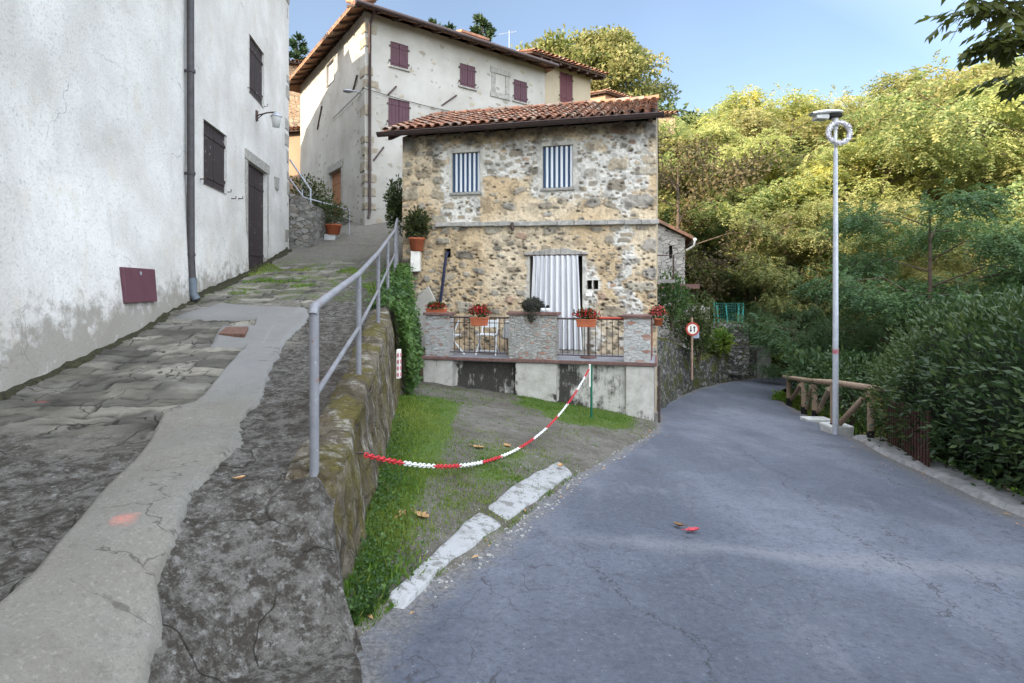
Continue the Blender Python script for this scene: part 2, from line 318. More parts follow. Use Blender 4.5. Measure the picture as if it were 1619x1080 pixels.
    for h in holes:                                                   # smooth bands of render framing the openings
        if h[1] - h[0] < .3: continue
        dd = np.maximum(np.maximum(h[0] - X, X - h[1]), np.maximum(h[2] - Z, Z - h[3])); k = nstep(.12, .05, dd + (wob - .5) * .12) * (dd > -.01); C += k[..., None] * (np.array((.60, .565, .49)) * (1 - .3 * nstep(.5, .68, mid))[..., None] - C); H += k * (.016 - H)
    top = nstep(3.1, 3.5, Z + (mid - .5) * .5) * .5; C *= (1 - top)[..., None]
    return C, H
def facade():
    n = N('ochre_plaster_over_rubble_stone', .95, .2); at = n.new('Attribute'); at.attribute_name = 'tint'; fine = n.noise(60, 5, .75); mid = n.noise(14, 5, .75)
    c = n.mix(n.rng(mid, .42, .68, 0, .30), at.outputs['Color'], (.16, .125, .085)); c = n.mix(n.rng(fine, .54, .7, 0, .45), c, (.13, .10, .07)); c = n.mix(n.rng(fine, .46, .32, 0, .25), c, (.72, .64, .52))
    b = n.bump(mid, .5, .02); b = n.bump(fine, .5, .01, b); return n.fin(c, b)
M['facade'] = facade()
def asphalt():
    n = N('worn_blue_grey_asphalt', .82, .35); fine = n.noise(160, 3, .7); gr = n.voro(110, 'F1').outputs['Distance']; mid = n.noise(9, 6, .7); big = n.noise(.55, 4, .6); trk = n.noise(.9, 3, .5, n.map((1.4, .25, 1), (0, 0, -.25)))
    c = n.mix(n.rng(big, .35, .65), (.068, .078, .106), (.120, .132, .168)); c = n.mix(n.rng(trk, .42, .66, 0, .7), c, (.165, .176, .21)); c = n.mix(n.rng(n.noise(2.6, 6, .75), .50, .66, 0, .55), c, (.075, .083, .105)); c = n.mix(n.rng(mid, .5, .72, 0, .6), c, (.085, .09, .105)); sp2 = n.noise(38, 4, .75); c = n.mix(n.rng(sp2, .55, .72, 0, .3), c, (.25, .26, .28)); c = n.mix(n.rng(sp2, .45, .32, 0, .6), c, (.065, .07, .085))
    c = n.mix(n.rng(gr, .05, .5, .3, 0), c, (.22, .225, .235)); pt = n.ma('ADD', n.noise(.38, 3, .55, n.map(loc=(2, 8, 0))), n.ma('MULTIPLY', n.ma('SUBTRACT', n.noise(9, 4, .7), .5), .06)); c = n.mix(n.rng(pt, .535, .55, 0, .40), c, (.072, .08, .10)); c = n.mix(n.rng(n.noise(1.9, 5, .7, n.map((1, .4, 1))), .56, .72, 0, .5), c, (.195, .202, .228)); c = n.mix(n.rng(fine, .52, .72, 0, .6), c, (.06, .062, .07))
    s = n.sep(); band = n.ma('SUBTRACT', s[1], n.ma('ADD', 4.55, n.ma('MULTIPLY', s[0], -.10))); band = n.ma('ADD', band, n.ma('MULTIPLY', n.ma('SUBTRACT', n.noise(1.6, 4, .6), .5), .5))
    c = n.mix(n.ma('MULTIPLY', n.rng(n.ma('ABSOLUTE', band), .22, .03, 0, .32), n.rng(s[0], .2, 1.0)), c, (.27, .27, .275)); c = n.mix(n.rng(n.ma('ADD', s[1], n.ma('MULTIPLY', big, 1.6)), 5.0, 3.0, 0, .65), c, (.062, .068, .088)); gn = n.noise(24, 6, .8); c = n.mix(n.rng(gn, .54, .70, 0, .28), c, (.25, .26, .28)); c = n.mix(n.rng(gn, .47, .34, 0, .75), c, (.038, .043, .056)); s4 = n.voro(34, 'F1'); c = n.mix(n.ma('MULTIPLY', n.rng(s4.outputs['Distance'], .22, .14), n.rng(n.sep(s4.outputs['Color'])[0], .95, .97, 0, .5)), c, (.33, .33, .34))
    cr = []
    for sc, wd, th, sd in ((.55, .55, .0045, 3), (1.7, .35, .006, 11), (3.3, .2, .008, 23)):
        e = n.voro(sc, 'DISTANCE_TO_EDGE', n.warp(wd * .25, 14, n.warp(wd, 3.2, n.map((1, .75, 1), (0, 0, .5), (sd, sd * 2, 0))))).outputs['Distance']
        cr.append(n.ma('MULTIPLY', n.rng(e, th, th * .3), n.rng(n.noise(.8, 4, .7, n.map(loc=(sd, 0, 0))), .52, .62)))
    ck = n.ma('MAXIMUM', n.ma('MAXIMUM', cr[0], cr[1]), cr[2]); c = n.mix(n.ma('MULTIPLY', ck, .7), c, (.035, .028, .03))
    wx = n.ma('MULTIPLY', n.ma('SUBTRACT', n.noise(1.1, 6, .72), .5), 1.1); wx2 = n.ma('MULTIPLY', n.ma('SUBTRACT', n.noise(1.3, 6, .72, n.map(loc=(9, 4, 0))), .5), 1.2); lc = []
    for (x1, y1), (x2, y2), w_ in (((3.6, 9.5), (2.55, 3.0), wx), ((3.3, 5.6), (3.0, 2.2), wx2), ((4.9, 8.2), (3.9, 3.0), wx2), ((.4, 4.6), (1.0, 2.4), wx)):
        ln = n.ma('ABSOLUTE', n.ma('ADD', n.ma('SUBTRACT', s[0], n.ma('ADD', x1, n.ma('MULTIPLY', n.ma('SUBTRACT', s[1], y1), (x2 - x1) / (y2 - y1)))), w_)); lc.append(n.ma('MULTIPLY', n.rng(ln, .013, .004), n.ma('MULTIPLY', n.rng(s[1], y2, y2 + .4), n.rng(s[1], y1, y1 - .5))))
    lk_ = n.ma('MAXIMUM', n.ma('MAXIMUM', lc[0], lc[1]), n.ma('MAXIMUM', lc[2], lc[3])); lk_ = n.ma('MULTIPLY', lk_, n.rng(n.noise(2.0, 4, .7), .36, .48)); c = n.mix(n.ma('MULTIPLY', lk_, .8), c, (.03, .03, .032)); ck = n.ma('MAXIMUM', ck, lk_)
    ea = n.new('Attribute'); ea.attribute_name = 'edge'; c = n.mix(n.ma('MULTIPLY', n.rng(n.ma('ADD', ea.outputs['Fac'], n.ma('MULTIPLY', n.ma('SUBTRACT', mid, .5), .9)), .50, .95), .75), c, n.mix(n.rng(sp2, .4, .6), (.085, .075, .06), (.24, .22, .19)))
    b = n.bump(fine, .45, .008); b = n.bump(gr, .3, .006, b); b = n.bump(ck, -.5, .02, b); b = n.bump(n.noise(2.5, 3, .5), .3, .05, b)
    return n.fin(c, b, n.rng(big, .3, .7, .7, .9))
M['asphalt'] = asphalt()
def lane_mat():
    n = N('old_cracked_lane_stone_and_cement', .95, .2); s = n.sep(); x, y = s[0], s[1]; fine = n.noise(70, 5, .72); mid = n.noise(11, 6, .75); big = n.noise(1.2, 5, .65)
    edge = n.ma('SUBTRACT', n.ma('ADD', -.5, n.ma('MULTIPLY', y, -.15)), x)        # metres left of the wall top
    c = n.mix(n.rng(big, .35, .65), (.145, .13, .112), (.215, .20, .178)); c = n.mix(n.rng(mid, .44, .56), c, (.07, .06, .048)); c = n.mix(n.rng(fine, .5, .7, 0, .7), c, (.05, .043, .035)); c = n.mix(n.rng(n.noise(26, 5, .75), .54, .66, 0, .75), c, (.36, .35, .32)); c = n.mix(n.rng(n.noise(4.2, 7, .8), .53, .62, 0, .65), c, (.05, .043, .035)); c = n.mix(n.rng(n.noise(3.1, 7, .8, n.map(loc=(3, 3, 3))), .56, .64, 0, .55), c, (.30, .285, .25))
    # flagstone courses across the upper lane
    pa = n.new('Attribute'); pa.attribute_name = 'paver'; pm = n.new('Attribute'); pm.attribute_name = 'pmask'; area = pm.outputs['Fac']; bc = n.mix(n.rng(mid, .46, .70, 0, .4), pa.outputs['Color'], (.10, .085, .065)); bc = n.mix(n.rng(fine, .54, .74, 0, .4), bc, (.09, .08, .06)); c = n.mix(area, c, bc)
    ce = n.voro(1.6, 'DISTANCE_TO_EDGE', n.warp(.55, 3)).outputs['Distance']; ck = n.ma('MULTIPLY', n.rng(ce, .012, .004), n.rng(n.noise(1.0, 2), .42, .5)); c = n.mix(n.ma('MULTIPLY', ck, .85), c, (.03, .025, .018))
    lich = n.voro(2.1, 'F1', n.map((1, 1, 0), v=n.warp(.10, 8))); lm = n.ma('MULTIPLY', n.rng(n.ma('ADD', lich.outputs['Distance'], n.ma('MULTIPLY', mid, .06)), .16, .135), n.rng(n.sep(lich.outputs['Color'])[0], .72, .74)); lm = n.ma('MULTIPLY', lm, n.rng(edge, 1.2, .7)); c = n.mix(n.ma('MULTIPLY', lm, .8), c, (.46, .46, .44))
    mo = n.noise(2.6, 6, .7); dirt = n.ma('MULTIPLY', n.rng(edge, .75, .1), n.rng(y, 3.4, 4.2)); c = n.mix(n.ma('MULTIPLY', dirt, n.rng(mo, .38, .58)), c, (.045, .033, .022))
    gz = n.ma('MULTIPLY', n.rng(y, 9.2, 10.5), n.rng(mo, .50, .60)); c = n.mix(n.ma('MULTIPLY', gz, .8), c, n.ramp(fine, (.35, (.05, .075, .015)), (.65, (.13, .19, .03))))
    far = n.rng(y, 14.0, 16.0, 0, .7); c = n.mix(far, c, n.mix(mid, (.20, .18, .155), (.28, .255, .22)))
    h = n.ma('MULTIPLY', ck, -.7); b = n.bump(h, .8, .04); b = n.bump(n.ma('MULTIPLY', n.noise(4.2, 7, .8), n.ma('SUBTRACT', 1.0, n.ma('MULTIPLY', area, .85))), .9, .08, b); b = n.bump(mid, 1.0, .05, b); b = n.bump(fine, .8, .02, b)
    q = unproj(64, 638, lane_z); d = n.new('VectorMath'); d.operation = 'DISTANCE'; n.lk(n.warp(.16, 7), d.inputs[0]); d.inputs[1].default_value = (q.x, q.y, q.z); c = n.mix(n.ma('MULTIPLY', n.rng(d.outputs[1], .085, .03), n.rng(fine, .35, .65, .0, .75)), c, (.60, .14, .13))
    return n.fin(c, b)
M['lane'] = lane_mat()
def cement():
    n = N('pale_patched_cement', .92, .2); fine = n.noise(95, 4, .7); mid = n.noise(8, 6, .72); big = n.noise(1.0, 4, .6); s = n.sep()
    c = n.mix(n.rng(big, .35, .65), (.14, .132, .114), (.20, .188, .162)); c = n.mix(n.rng(mid, .46, .70, 0, .6), c, (.17, .16, .14)); c = n.mix(n.rng(fine, .52, .66, 0, .7), c, (.10, .095, .08)); c = n.mix(n.rng(n.noise(2.4, 7, .78), .50, .62, 0, .6), c, (.15, .14, .12)); c = n.mix(n.rng(n.noise(17, 6, .8), .54, .66, 0, .55), c, (.085, .078, .066)); c = n.mix(n.rng(n.noise(.8, 5, .7, n.map(loc=(4, 1, 0))), .48, .62, 0, .4), c, (.15, .13, .10)); sp3 = n.noise(42, 5, .75); c = n.mix(n.rng(sp3, .54, .72, 0, .32), c, (.40, .38, .34))
    up = n.rng(s[1], 4.6, 5.6, 0, .5); c = n.mix(up, c, (.21, .21, .21))
    e = n.voro(.9, 'DISTANCE_TO_EDGE', n.warp(.1, 16, n.warp(.35, 3.6, n.map((.55, 1.7, 1))))).outputs['Distance']; ck = n.ma('MULTIPLY', n.rng(e, .007, .002), n.rng(n.noise(1.3, 4, .7), .52, .60)); c = n.mix(n.ma('MULTIPLY', ck, .75), c, (.06, .055, .045))
    sp = P(199, 834, 1); q = unproj(199, 834, lane_z); d = n.new('VectorMath'); d.operation = 'DISTANCE'; n.lk(n.warp(.12, 9), d.inputs[0]); d.inputs[1].default_value = (q.x, q.y, q.z); c = n.mix(n.ma('MULTIPLY', n.rng(d.outputs[1], .075, .025), n.rng(fine, .4, .62, .15, .7)), c, (.62, .19, .14))
    b = n.bump(mid, .4, .02); b = n.bump(fine, .5, .008, b); b = n.bump(ck, -.5, .02, b)
    return n.fin(c, b)
M['cement'] = cement()
def soil():
    n = N('verge_soil_gravel_and_moss', .97, .15); s = n.sep(); fine = n.noise(80, 5, .72); mid = n.noise(7, 6, .72); big = n.noise(1.2, 4, .6); g = n.voro(60, 'F1'); gc = n.sep(g.outputs['Color'])[0]
    c = n.mix(n.rng(big, .35, .6), (.095, .084, .066), (.155, .143, .122)); c = n.mix(n.rng(mid, .45, .7, 0, .7), c, (.055, .045, .03)); c = n.mix(n.ma('MULTIPLY', n.rng(g.outputs['Distance'], .35, .2), n.rng(gc, .55, .7)), c, (.28, .275, .26)); c = n.mix(n.rng(fine, .55, .75, 0, .6), c, (.05, .042, .03))
    mo = n.noise(1.5, 5, .7); at = n.new('Attribute'); at.attribute_name = 'green'; gm = n.rng(n.ma('ADD', at.outputs['Fac'], n.ma('MULTIPLY', n.ma('SUBTRACT', mo, .5), .8)), .42, .62)
    c = n.mix(n.ma('MULTIPLY', gm, .85), c, n.ramp(fine, (.3, (.03, .055, .008)), (.7, (.10, .17, .02))))
    b = n.bump(g.outputs['Distance'], -.4, .012); b = n.bump(fine, .6, .015, b); b = n.bump(mid, .6, .03, b)
    return n.fin(c, b)
M['soil'] = soil()
def terr_m():
    n = N('hillside_soil_and_grass', 1.0, .05); f = n.noise(14, 6, .7); b = n.noise(1.0, 5, .6); c = n.mix(n.rng(b, .35, .65), (.02, .028, .008), (.045, .06, .014)); c = n.mix(n.rng(f, .40, .65, 0, .8), c, (.022, .018, .010)); return n.fin(c, n.bump(f, .9, .1))
M['terrain'] = terr_m()
def kerbm():
    n = N('worn_white_kerb_paint', .85, .25); f = n.noise(30, 6, .75); m = n.noise(5, 6, .72); c = n.mix(n.rng(m, .5, .66, 0, .75), (.33, .33, .325), (.22, .215, .205)); c = n.mix(n.rng(f, .56, .74, 0, .6), c, (.22, .21, .19)); c = n.mix(n.rng(n.noise(7.0, 6, .78), .52, .57, 0, .85), c, (.15, .145, .13)); b = n.bump(f, .3, .006); return n.fin(c, n.bump(m, .25, .01, b))
M['kerb'] = kerbm()
def moldy():
    n = N('mould_streaked_white_render', .95, .2); s = n.sep(); z = s[2]; st = n.noise(2.2, 6, .75, n.map((2.6, 2.6, .45))); f = n.noise(50, 5, .7); m = n.noise(4, 6, .72)
    at = n.new('Attribute'); at.attribute_name = 'mould'; k = n.ma('ADD', at.outputs['Fac'], n.ma('ADD', n.ma('MULTIPLY', n.ma('SUBTRACT', st, .5), 1.7), n.ma('MULTIPLY', n.ma('SUBTRACT', m, .5), 1.1))); c = n.mix(n.rng(m, .35, .65), (.58, .555, .50), (.42, .39, .335)); c = n.mix(n.rng(k, .30, .55, 0, .95), c, n.ramp(f, (.35, (.018, .016, .014)), (.7, (.075, .068, .058)))); c = n.mix(n.rng(f, .55, .72, 0, .45), c, (.16, .15, .13)); b = n.bump(f, .5, .012); return n.fin(c, n.bump(m, .5, .03, b))
M['mould'] = moldy()
def tilem():
    n = N('weathered_terracotta_tile', .85, .25); r = n.island(); f = n.noise(24, 5, .7); m = n.noise(3.5, 5, .65); c = n.ramp(r, (0, (.22, .085, .045)), (.35, (.34, .14, .075)), (.7, (.40, .20, .115)), (.9, (.38, .28, .21)), (1, (.15, .095, .07))); c = n.mix(n.rng(m, .42, .64, 0, .8), c, (.15, .105, .08)); c = n.mix(n.rng(f, .55, .72, 0, .6), c, (.46, .42, .34)); return n.fin(c, n.bump(f, .4, .008))
M['tile'] = tilem()
M['wood_dark'] = plain('dark_stained_wood', (.075, .045, .032), .75, .4, 16)
M['downpipe'] = plain('dark_grey_downpipe', (.052, .046, .047), .5, .3, 10)
M['gutter'] = plain('dark_brown_gutter_metal', (.06, .04, .036), .45, .3, 10, 0.2)
def shut(name, c, chip):
    n = N(name, .7, .3); s = n.sep(); g = n.noise(6, 6, .7, n.map((5, 5, .5))); f = n.noise(7, 6, .75); m = n.ramp(g, (.3, tuple(x * .7 for x in c)), (.7, tuple(x * 1.3 for x in c))); m = n.mix(n.rng(f, .68 - chip, .70 - chip, 0, .8), m, (.40, .38, .36)); return n.fin(m, n.bump(g, .4, .01))
M['shutter_dark'] = shut('flaking_dark_brown_paint', (.034, .024, .025), .05)
M['shutter_red'] = shut('faded_maroon_paint', (.088, .040, .050), -.06)
M['shutter_plum'] = shut('faded_plum_paint', (.10, .032, .038), -.04)
M['hatch'] = plain('maroon_sheet_metal', (.105, .042, .055), .45, .12, 5, .0)
M['stone_frame'] = plain('grey_sandstone', (.30, .285, .25), .9, .35, 14, 0, .4)
M['stone_string'] = plain('weathered_string_course_stone', (.36, .34, .30), .9, .35, 9, 0, .5)
M['galv'] = plain('dull_galvanised_steel', (.36, .37, .40), .5, .28, 18, .35, .1)
def railm():
    n = N('lilac_grey_paint_with_rust', .5, .4); f = n.noise(16, 6, .75); m = n.noise(5, 5, .7); c = n.ramp(m, (.3, (.14, .14, .15)), (.7, (.23, .23, .242))); c = n.mix(n.rng(f, .61, .66, 0, .9), c, (.22, .08, .035)); c = n.mix(n.rng(n.noise(40, 4), .62, .7, 0, .6), c, (.36, .36, .37)); return n.fin(c, n.bump(f, .25, .004))
M['rail'] = railm()
M['pole'] = plain('grey_painted_pole', (.50, .52, .56), .45, .14, 9, .2, .05)
M['pole_white'] = plain('bare_white_pole', (.74, .74, .73), .4, .08, 9, 0, .05)
M['pipe_blue'] = plain('navy_plastic_pipe', (.022, .026, .06), .4, .25)
M['iron'] = plain('rusty_dark_iron', (.075, .05, .042), .7, .4, 25)
M['iron_red'] = plain('red_brown_iron', (.21, .075, .06), .65, .35, 20)
M['brick_red'] = plain('red_brown_coping_brick', (.17, .098, .082), .85, .4, 14, 0, .5)
M['terracotta'] = plain('orange_terracotta', (.46, .13, .06), .75, .18, 12)
M['chair_white'] = plain('white_plastic', (.74, .75, .76), .4, .06, 8, 0, .02)
M['floor'] = plain('grey_terrace_tile', (.26, .26, .28), .7, .2, 6)
M['red_pl'] = plain('red_plastic', (.52, .035, .045), .42, .2, 14, 0, .05)
M['white_pl'] = plain('white_chain_plastic', (.76, .75, .72), .42, .1, 14, 0, .05)
M['green_paint'] = plain('green_painted_post', (.012, .13, .075), .5, .25, 8)
M['teal'] = plain('teal_plastic_stake', (.05, .28, .24), .6, .2, 10)
def logm():
    n = N('weathered_fence_wood', .88, .2); g = n.noise(5, 6, .7, n.map((6, 6, 1.2))); f = n.noise(30, 5, .7); c = n.ramp(g, (.25, (.18, .12, .075)), (.55, (.35, .26, .185)), (.8, (.46, .38, .30))); return n.fin(n.mix(n.rng(f, .55, .75, 0, .6), c, (.09, .06, .04)), n.bump(g, .6, .012))
M['log'] = logm()
M['tar'] = plain('black_tarred_wood', (.012, .012, .013), .7, .3)
M['slat'] = plain('dark_red_brown_slats', (.075, .035, .028), .7, .3, 9)
M['concrete'] = plain('pale_concrete', (.52, .52, .50), .9, .22, 9, 0, .4)
M['concrete_dark'] = plain('stained_concrete', (.25, .24, .215), .92, .4, 7, 0, .6)
M['edging'] = plain('kerb_edging_stone', (.24, .235, .23), .95, .4, 6, 0, .7)
M['rust'] = plain('rusty_cast_iron', (.14, .075, .055), .8, .35, 20, .2, .5)
M['brown_door'] = shut('warm_brown_door_wood', (.26, .115, .045), -.1)
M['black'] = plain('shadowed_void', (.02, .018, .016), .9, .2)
M['lampglass'] = plain('frosted_lamp_glass', (.55, .55, .52), .25, .05, 8, 0, 0)
M['sign_red'] = plain('sign_red', (.42, .06, .035), .45, .15, 8)
M['sign_white'] = plain('sign_white', (.78, .74, .66), .45, .08, 8)
M['sign_black'] = plain('sign_black', (.03, .03, .03), .45, .1, 8)
M['sign_pink'] = plain('faded_pink_sign', (.50, .20, .22), .6, .3, 20)
M['tinsel'] = plain('white_tinsel', (.72, .70, .72), .35, .25, 40, .1, .5)
M['bark'] = plain('grey_brown_bark', (.085, .062, .045), .95, .4, 9, 0, .8)
M['moss'] = plain('dark_moss_and_dirt', (.028, .026, .012), 1.0, .7, 22, 0, 1.0)
M['grass'] = leaf_mat('fresh_grass_blades', (.065, .135, .018), (.14, .235, .03), (.24, .25, .06), .4, .6, .2, .0)
M['locust'] = leaf_mat('locust_leaflets', (.10, .155, .055), (.28, .315, .12), (.45, .41, .16), .5, .6, .25, .20)
M['locust_dark'] = leaf_mat('locust_leaflets_painted_shade', (.045, .085, .04), (.075, .125, .055), (.10, .15, .05), .4, .6, .25, .15)  # darker copy of the locust leaves: the shade is in the colour
M['yellowing'] = leaf_mat('autumn_yellow_leaflets', (.19, .23, .08), (.36, .36, .13), (.50, .39, .10), .5, .6, .25, .15)
M['oak'] = leaf_mat('green_gold_broad_leaves', (.105, .135, .05), (.25, .255, .105), (.44, .37, .18), .4, .6, .25, .18)
M['oak_green'] = leaf_mat('green_broad_leaves', (.095, .125, .035), (.19, .215, .065), (.36, .33, .13), .4, .6, .25, .12)
M['bronze'] = leaf_mat('bronze_leaves_painted_shade', (.045, .04, .02), (.09, .075, .035), (.16, .11, .05), .3, .6, .25, .1)  # brown leaf hue, darkened to carry shade in the colour
M['conifer'] = leaf_mat('conifer_needles', (.02, .042, .022), (.04, .07, .03), (.06, .085, .03), .15, .7, .2, .1)
M['laurel'] = leaf_mat('glossy_laurel_leaves', (.022, .047, .016), (.046, .085, .027), (.10, .14, .04), .25, .45, .4, .0)
M['ivy'] = leaf_mat('ivy_leaves', (.022, .05, .012), (.05, .10, .022), (.09, .15, .03), .3, .5, .3, .0)
M['shrub'] = leaf_mat('garden_shrub_leaves', (.03, .05, .018), (.06, .085, .028), (.12, .13, .04), .3, .55, .3, .15)
M['walnut'] = leaf_mat('walnut_leaves', (.018, .032, .012), (.04, .06, .018), (.14, .15, .035), .4, .45, .4, .0)
M['red_flower'] = leaf_mat('red_blossoms', (.30, .012, .03), (.46, .03, .06), (.62, .12, .14), .25, .6, .2, .0)
M['pink_flower'] = leaf_mat('coral_pink_blossoms', (.50, .04, .06), (.62, .10, .13), (.70, .22, .22), .25, .6, .2, .0)
M['grey_plant'] = leaf_mat('grey_green_succulent', (.035, .036, .024), (.065, .065, .045), (.10, .095, .06), .1, .8, .2, .0)
M['dead_leaf'] = plain('dry_tan_leaf', (.42, .25, .12), .8, .3, 30)
M['red_leaf'] = plain('crimson_leaf', (.42, .045, .06), .6, .25, 30)
M['brown_leaf'] = plain('brown_leaf', (.20, .115, .05), .8, .3, 30)
def stripes(name, a, b, count, x0, x1):
    n = N(name, .9, .1); x = n.sep()[0]; f = n.ma('FRACT', n.ma('MULTIPLY', n.rng(x, x0, x1), count)); s = n.ma('GREATER_THAN', f, .5); w = n.noise(60, 3); c = n.mix(s, a, b); return n.fin(n.mix(n.rng(w, .4, .7, 0, .15), c, (.3, .3, .3)), n.bump(n.noise(300, 2), .2, .002))
# ============================================================= ground, road, lane
E_PTS = [unproj(px, py, road_z) for px, py in ((540, 1078), (556, 1022), (640, 950), (780, 862), (905, 757), (985, 714), (1038, 682))]
XE = sorted([(0.5, E_PTS[0].x - .35)] + [(p.y, p.x) for p in E_PTS] + [(12.6, 3.2)])
R_EDGE = [(-6, 5.0), (3.5, 5.0)] + [(lambda p: (p.y, p.x))(unproj(px, py, road_z)) for px, py in ((1619, 822), (1500, 768), (1400, 722), (1330, 684), (1265, 652), (1230, 634))]
L_FAR = [unproj(px, py, road_z) for px, py in ((1046, 662), (1062, 634), (1100, 616), (1150, 604), (1195, 598), (1240, 594))]
def xr(Y): return table(R_EDGE, Y)
def verge_z(X, Y):
    xe = table(XE, Y); xw = -.36 - .15 * Y; t = clamp((xe - X) / max(.2, xe - xw))
    return road_z(X, Y) + table([(2.2, .02), (3, .07), (7, .28), (11, .46), (13, .5)], Y) * (t ** .8) + .03 * fbm(X, Y, 0, 1.3) * min(1, t * 4) + .012 * nz(X, Y, 2, 7) * min(1, t * 4)
def terrain_z(X, Y):
    r = road_z(X, Y) - .30
    hill = max(0, Y - 21) * .40
    right = r + 0
    d = X - (table(R_EDGE, min(Y, 15.5)) + .55 + max(0, Y - 15.5) * 1.5)
    if Y < 21 and d > 0: right = r - min(7.0, d * .65)
    east = sstep(9, 16, X)
    h = lerp(min(hill, 22), clamp((Y + .3 * X - 36) * .24, 0, 24), east)
    right += h if Y > 21 else h * east
    left = lane_l(min(Y, 60)) - .35 + max(0, -X - 12) * .12
    if Y > 20: left = max(left, lerp(left, right, .0))
    k = sstep(wall_x(min(Y, 13)) - .2, wall_x(min(Y, 13)) - 1.1, X)
    if Y > 14: k = sstep(2 + (Y - 14) * .3, -2, X)
    z = lerp(right, left, k)
    if Y > 24 and X > 2: z = max(z, -2.9)
    return z + .12 * fbm(X, Y, 0, .35, 3) * sstep(20, 26, Y + .2 * abs(X))
def axis(lo, hi, near0, near1, step, far):
    v = []; x = near0
    while x <= near1: v.append(x); x += step
    g = step; x = near1
    while x < hi: g *= 1.25; x += min(g, far); v.append(x)
    g = step; x = near0
    while x > lo: g *= 1.25; x -= min(g, far); v.insert(0, x)
    return v
ax = axis(-600, 600, -14, 24, .5, 60); ay = axis(-300, 900, -2, 46, .5, 60)
m = MB(); m.grid(len(ax) - 1, len(ay) - 1, lambda i, j: (ax[i], ay[j], terrain_z(ax[i], ay[j])))
struct(m.build('terrain', M['terrain']))
# road: a ribbon between its two edges
rows = []
y = -4.0
while y < 16.0:
    xl = table(XE, y) - .12 if y < 12.6 else table([(12.6, 3.1), (p.y, p.x) if False else (13.4, L_FAR[0].x)] + [(p.y, p.x) for p in L_FAR if p.y > 13.5], y) - .1
    rows.append((Vector((xl, y, 0)), Vector((xr(y) + .05, y, 0)))); y += .16
last_r = rows[-1][1]
lf = [Vector((p.x, p.y, 0)) for p in L_FAR if p.y > 16.2] + [Vector((16, L_FAR[-1].y + 2.2, 0)), Vector((30, L_FAR[-1].y + 3, 0))]
rf = [unproj(px, py, road_z) for px, py in ((1228, 628), (1232, 620), (1242, 613))]; rf = [Vector((p.x, p.y, 0)) for p in rf if p.y > last_r.y + .2] + [Vector((14, L_FAR[-1].y - 3.0, 0)), Vector((30, L_FAR[-1].y - 2.6, 0))]
def resample(pts, n):
    ds = [0]
    for a, b in zip(pts, pts[1:]): ds.append(ds[-1] + (b - a).length)
    out = []
    for k in range(n):
        s = ds[-1] * k / (n - 1); i = 0
        while i < len(ds) - 2 and ds[i + 1] < s: i += 1
        out.append(pts[i].lerp(pts[i + 1], (s - ds[i]) / max(1e-6, ds[i + 1] - ds[i])))
    return out
A = resample([rows[-1][0]] + lf, 40); B = resample([last_r] + rf, 40)
rows += list(zip(A[1:], B[1:]))
def road_pt(i, j):
    a, b = rows[j]; p = a.lerp(b, i / 24); e = .05 * nz(p.x, p.y, 3, 3.0) if i in (0, 24) else 0
    return (p.x + e, p.y, road_z(p.x, p.y) + .006 * fbm(p.x, p.y, 0, .9, 3))
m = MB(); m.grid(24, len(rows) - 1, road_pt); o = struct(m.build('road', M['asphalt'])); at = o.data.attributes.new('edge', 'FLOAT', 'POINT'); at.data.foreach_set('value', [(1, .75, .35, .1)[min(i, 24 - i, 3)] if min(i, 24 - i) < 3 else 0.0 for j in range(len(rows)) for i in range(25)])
# verge between the retaining wall, the terrace and the road
vy = [2.25 + .09 * k for k in range(120)]
m = MB(); NU = 44
def verge_pt(i, j):
    Y = vy[j]; a = -.75 - .15 * Y + .40 * sstep(3.1, 2.5, Y); b = table(XE, Y) + .06 * fbm(0, Y, 5, 1.6, 4); X = lerp(a, b, i / NU); return (X, Y, verge_z(X, Y) + (.012 if i < NU else -.03))
m.grid(NU, len(vy) - 1, verge_pt); o = struct(m.build('verge_ground', M['soil']))
def green_at(X, Y):
    xe = table(XE, Y); t = (xe - X) / max(.3, xe - (-.36 - .15 * Y))
    g = .95 * sstep(.62, .92, t) * sstep(10.8, 9.5, Y) + .25 * sstep(.1, .4, t)
    g += .75 * sstep(9.2, 9.9, Y) * sstep(-.2, .6, X) * sstep(.0, .15, t)      # green band in front of the terrace
    g -= .55 * sstep(1.0, .4, abs(X + .05)) * sstep(7.2, 8.0, Y) * sstep(11.0, 10, Y)
    g += .3 * sstep(.9, .2, abs(X - 0.0)) * sstep(1.2, .4, abs(Y - 6.3))
    if Y < 5: g -= .4 * sstep(.55, .2, t)
    return clamp(g)
at = o.data.attributes.new('green', 'FLOAT', 'POINT'); at.data.foreach_set('value', [green_at(v.co.x, v.co.y) for v in o.data.vertices])
# kerb strip with worn white paint
def kerb_line(px): return unproj(*px, lambda X, Y: road_z(X, Y) + .07)
ka = [kerb_line(q) for q in ((608, 943), (660, 896), (735, 832), (800, 780), (850, 748), (887, 730))]; kb = [kerb_line(q) for q in ((636, 947), (692, 893), (764, 845), (830, 798), (876, 764), (905, 742))]
ka = resample(ka, 46); kb = resample(kb, 46)
m = MB()
def kerb_pt(i, j):
    a, b = ka[j], kb[j]; p = a.lerp(b, (0, .012, .08, .3, .5, .7, .92, .988, 1)[i]); n = .022 * fbm(p.x, p.y, 1 if i < 4 else 5, 3.0, 4)
    z = verge_z(p.x, p.y) + (.034 + .004 * fbm(p.x, p.y, 9, 2) - (.03 if j in (19, 20) else 0) if 0 < i < 8 else -.05); z -= .006 if i in (1, 7) else 0
    if j in (0, 45): z -= .05
    return (p.x + n, p.y + n * .5, z)
m.grid(8, 45, kerb_pt)
tag(m.build('kerb', M['kerb']), 'long kerb stone with worn white paint between road and weedy verge', 'kerb')
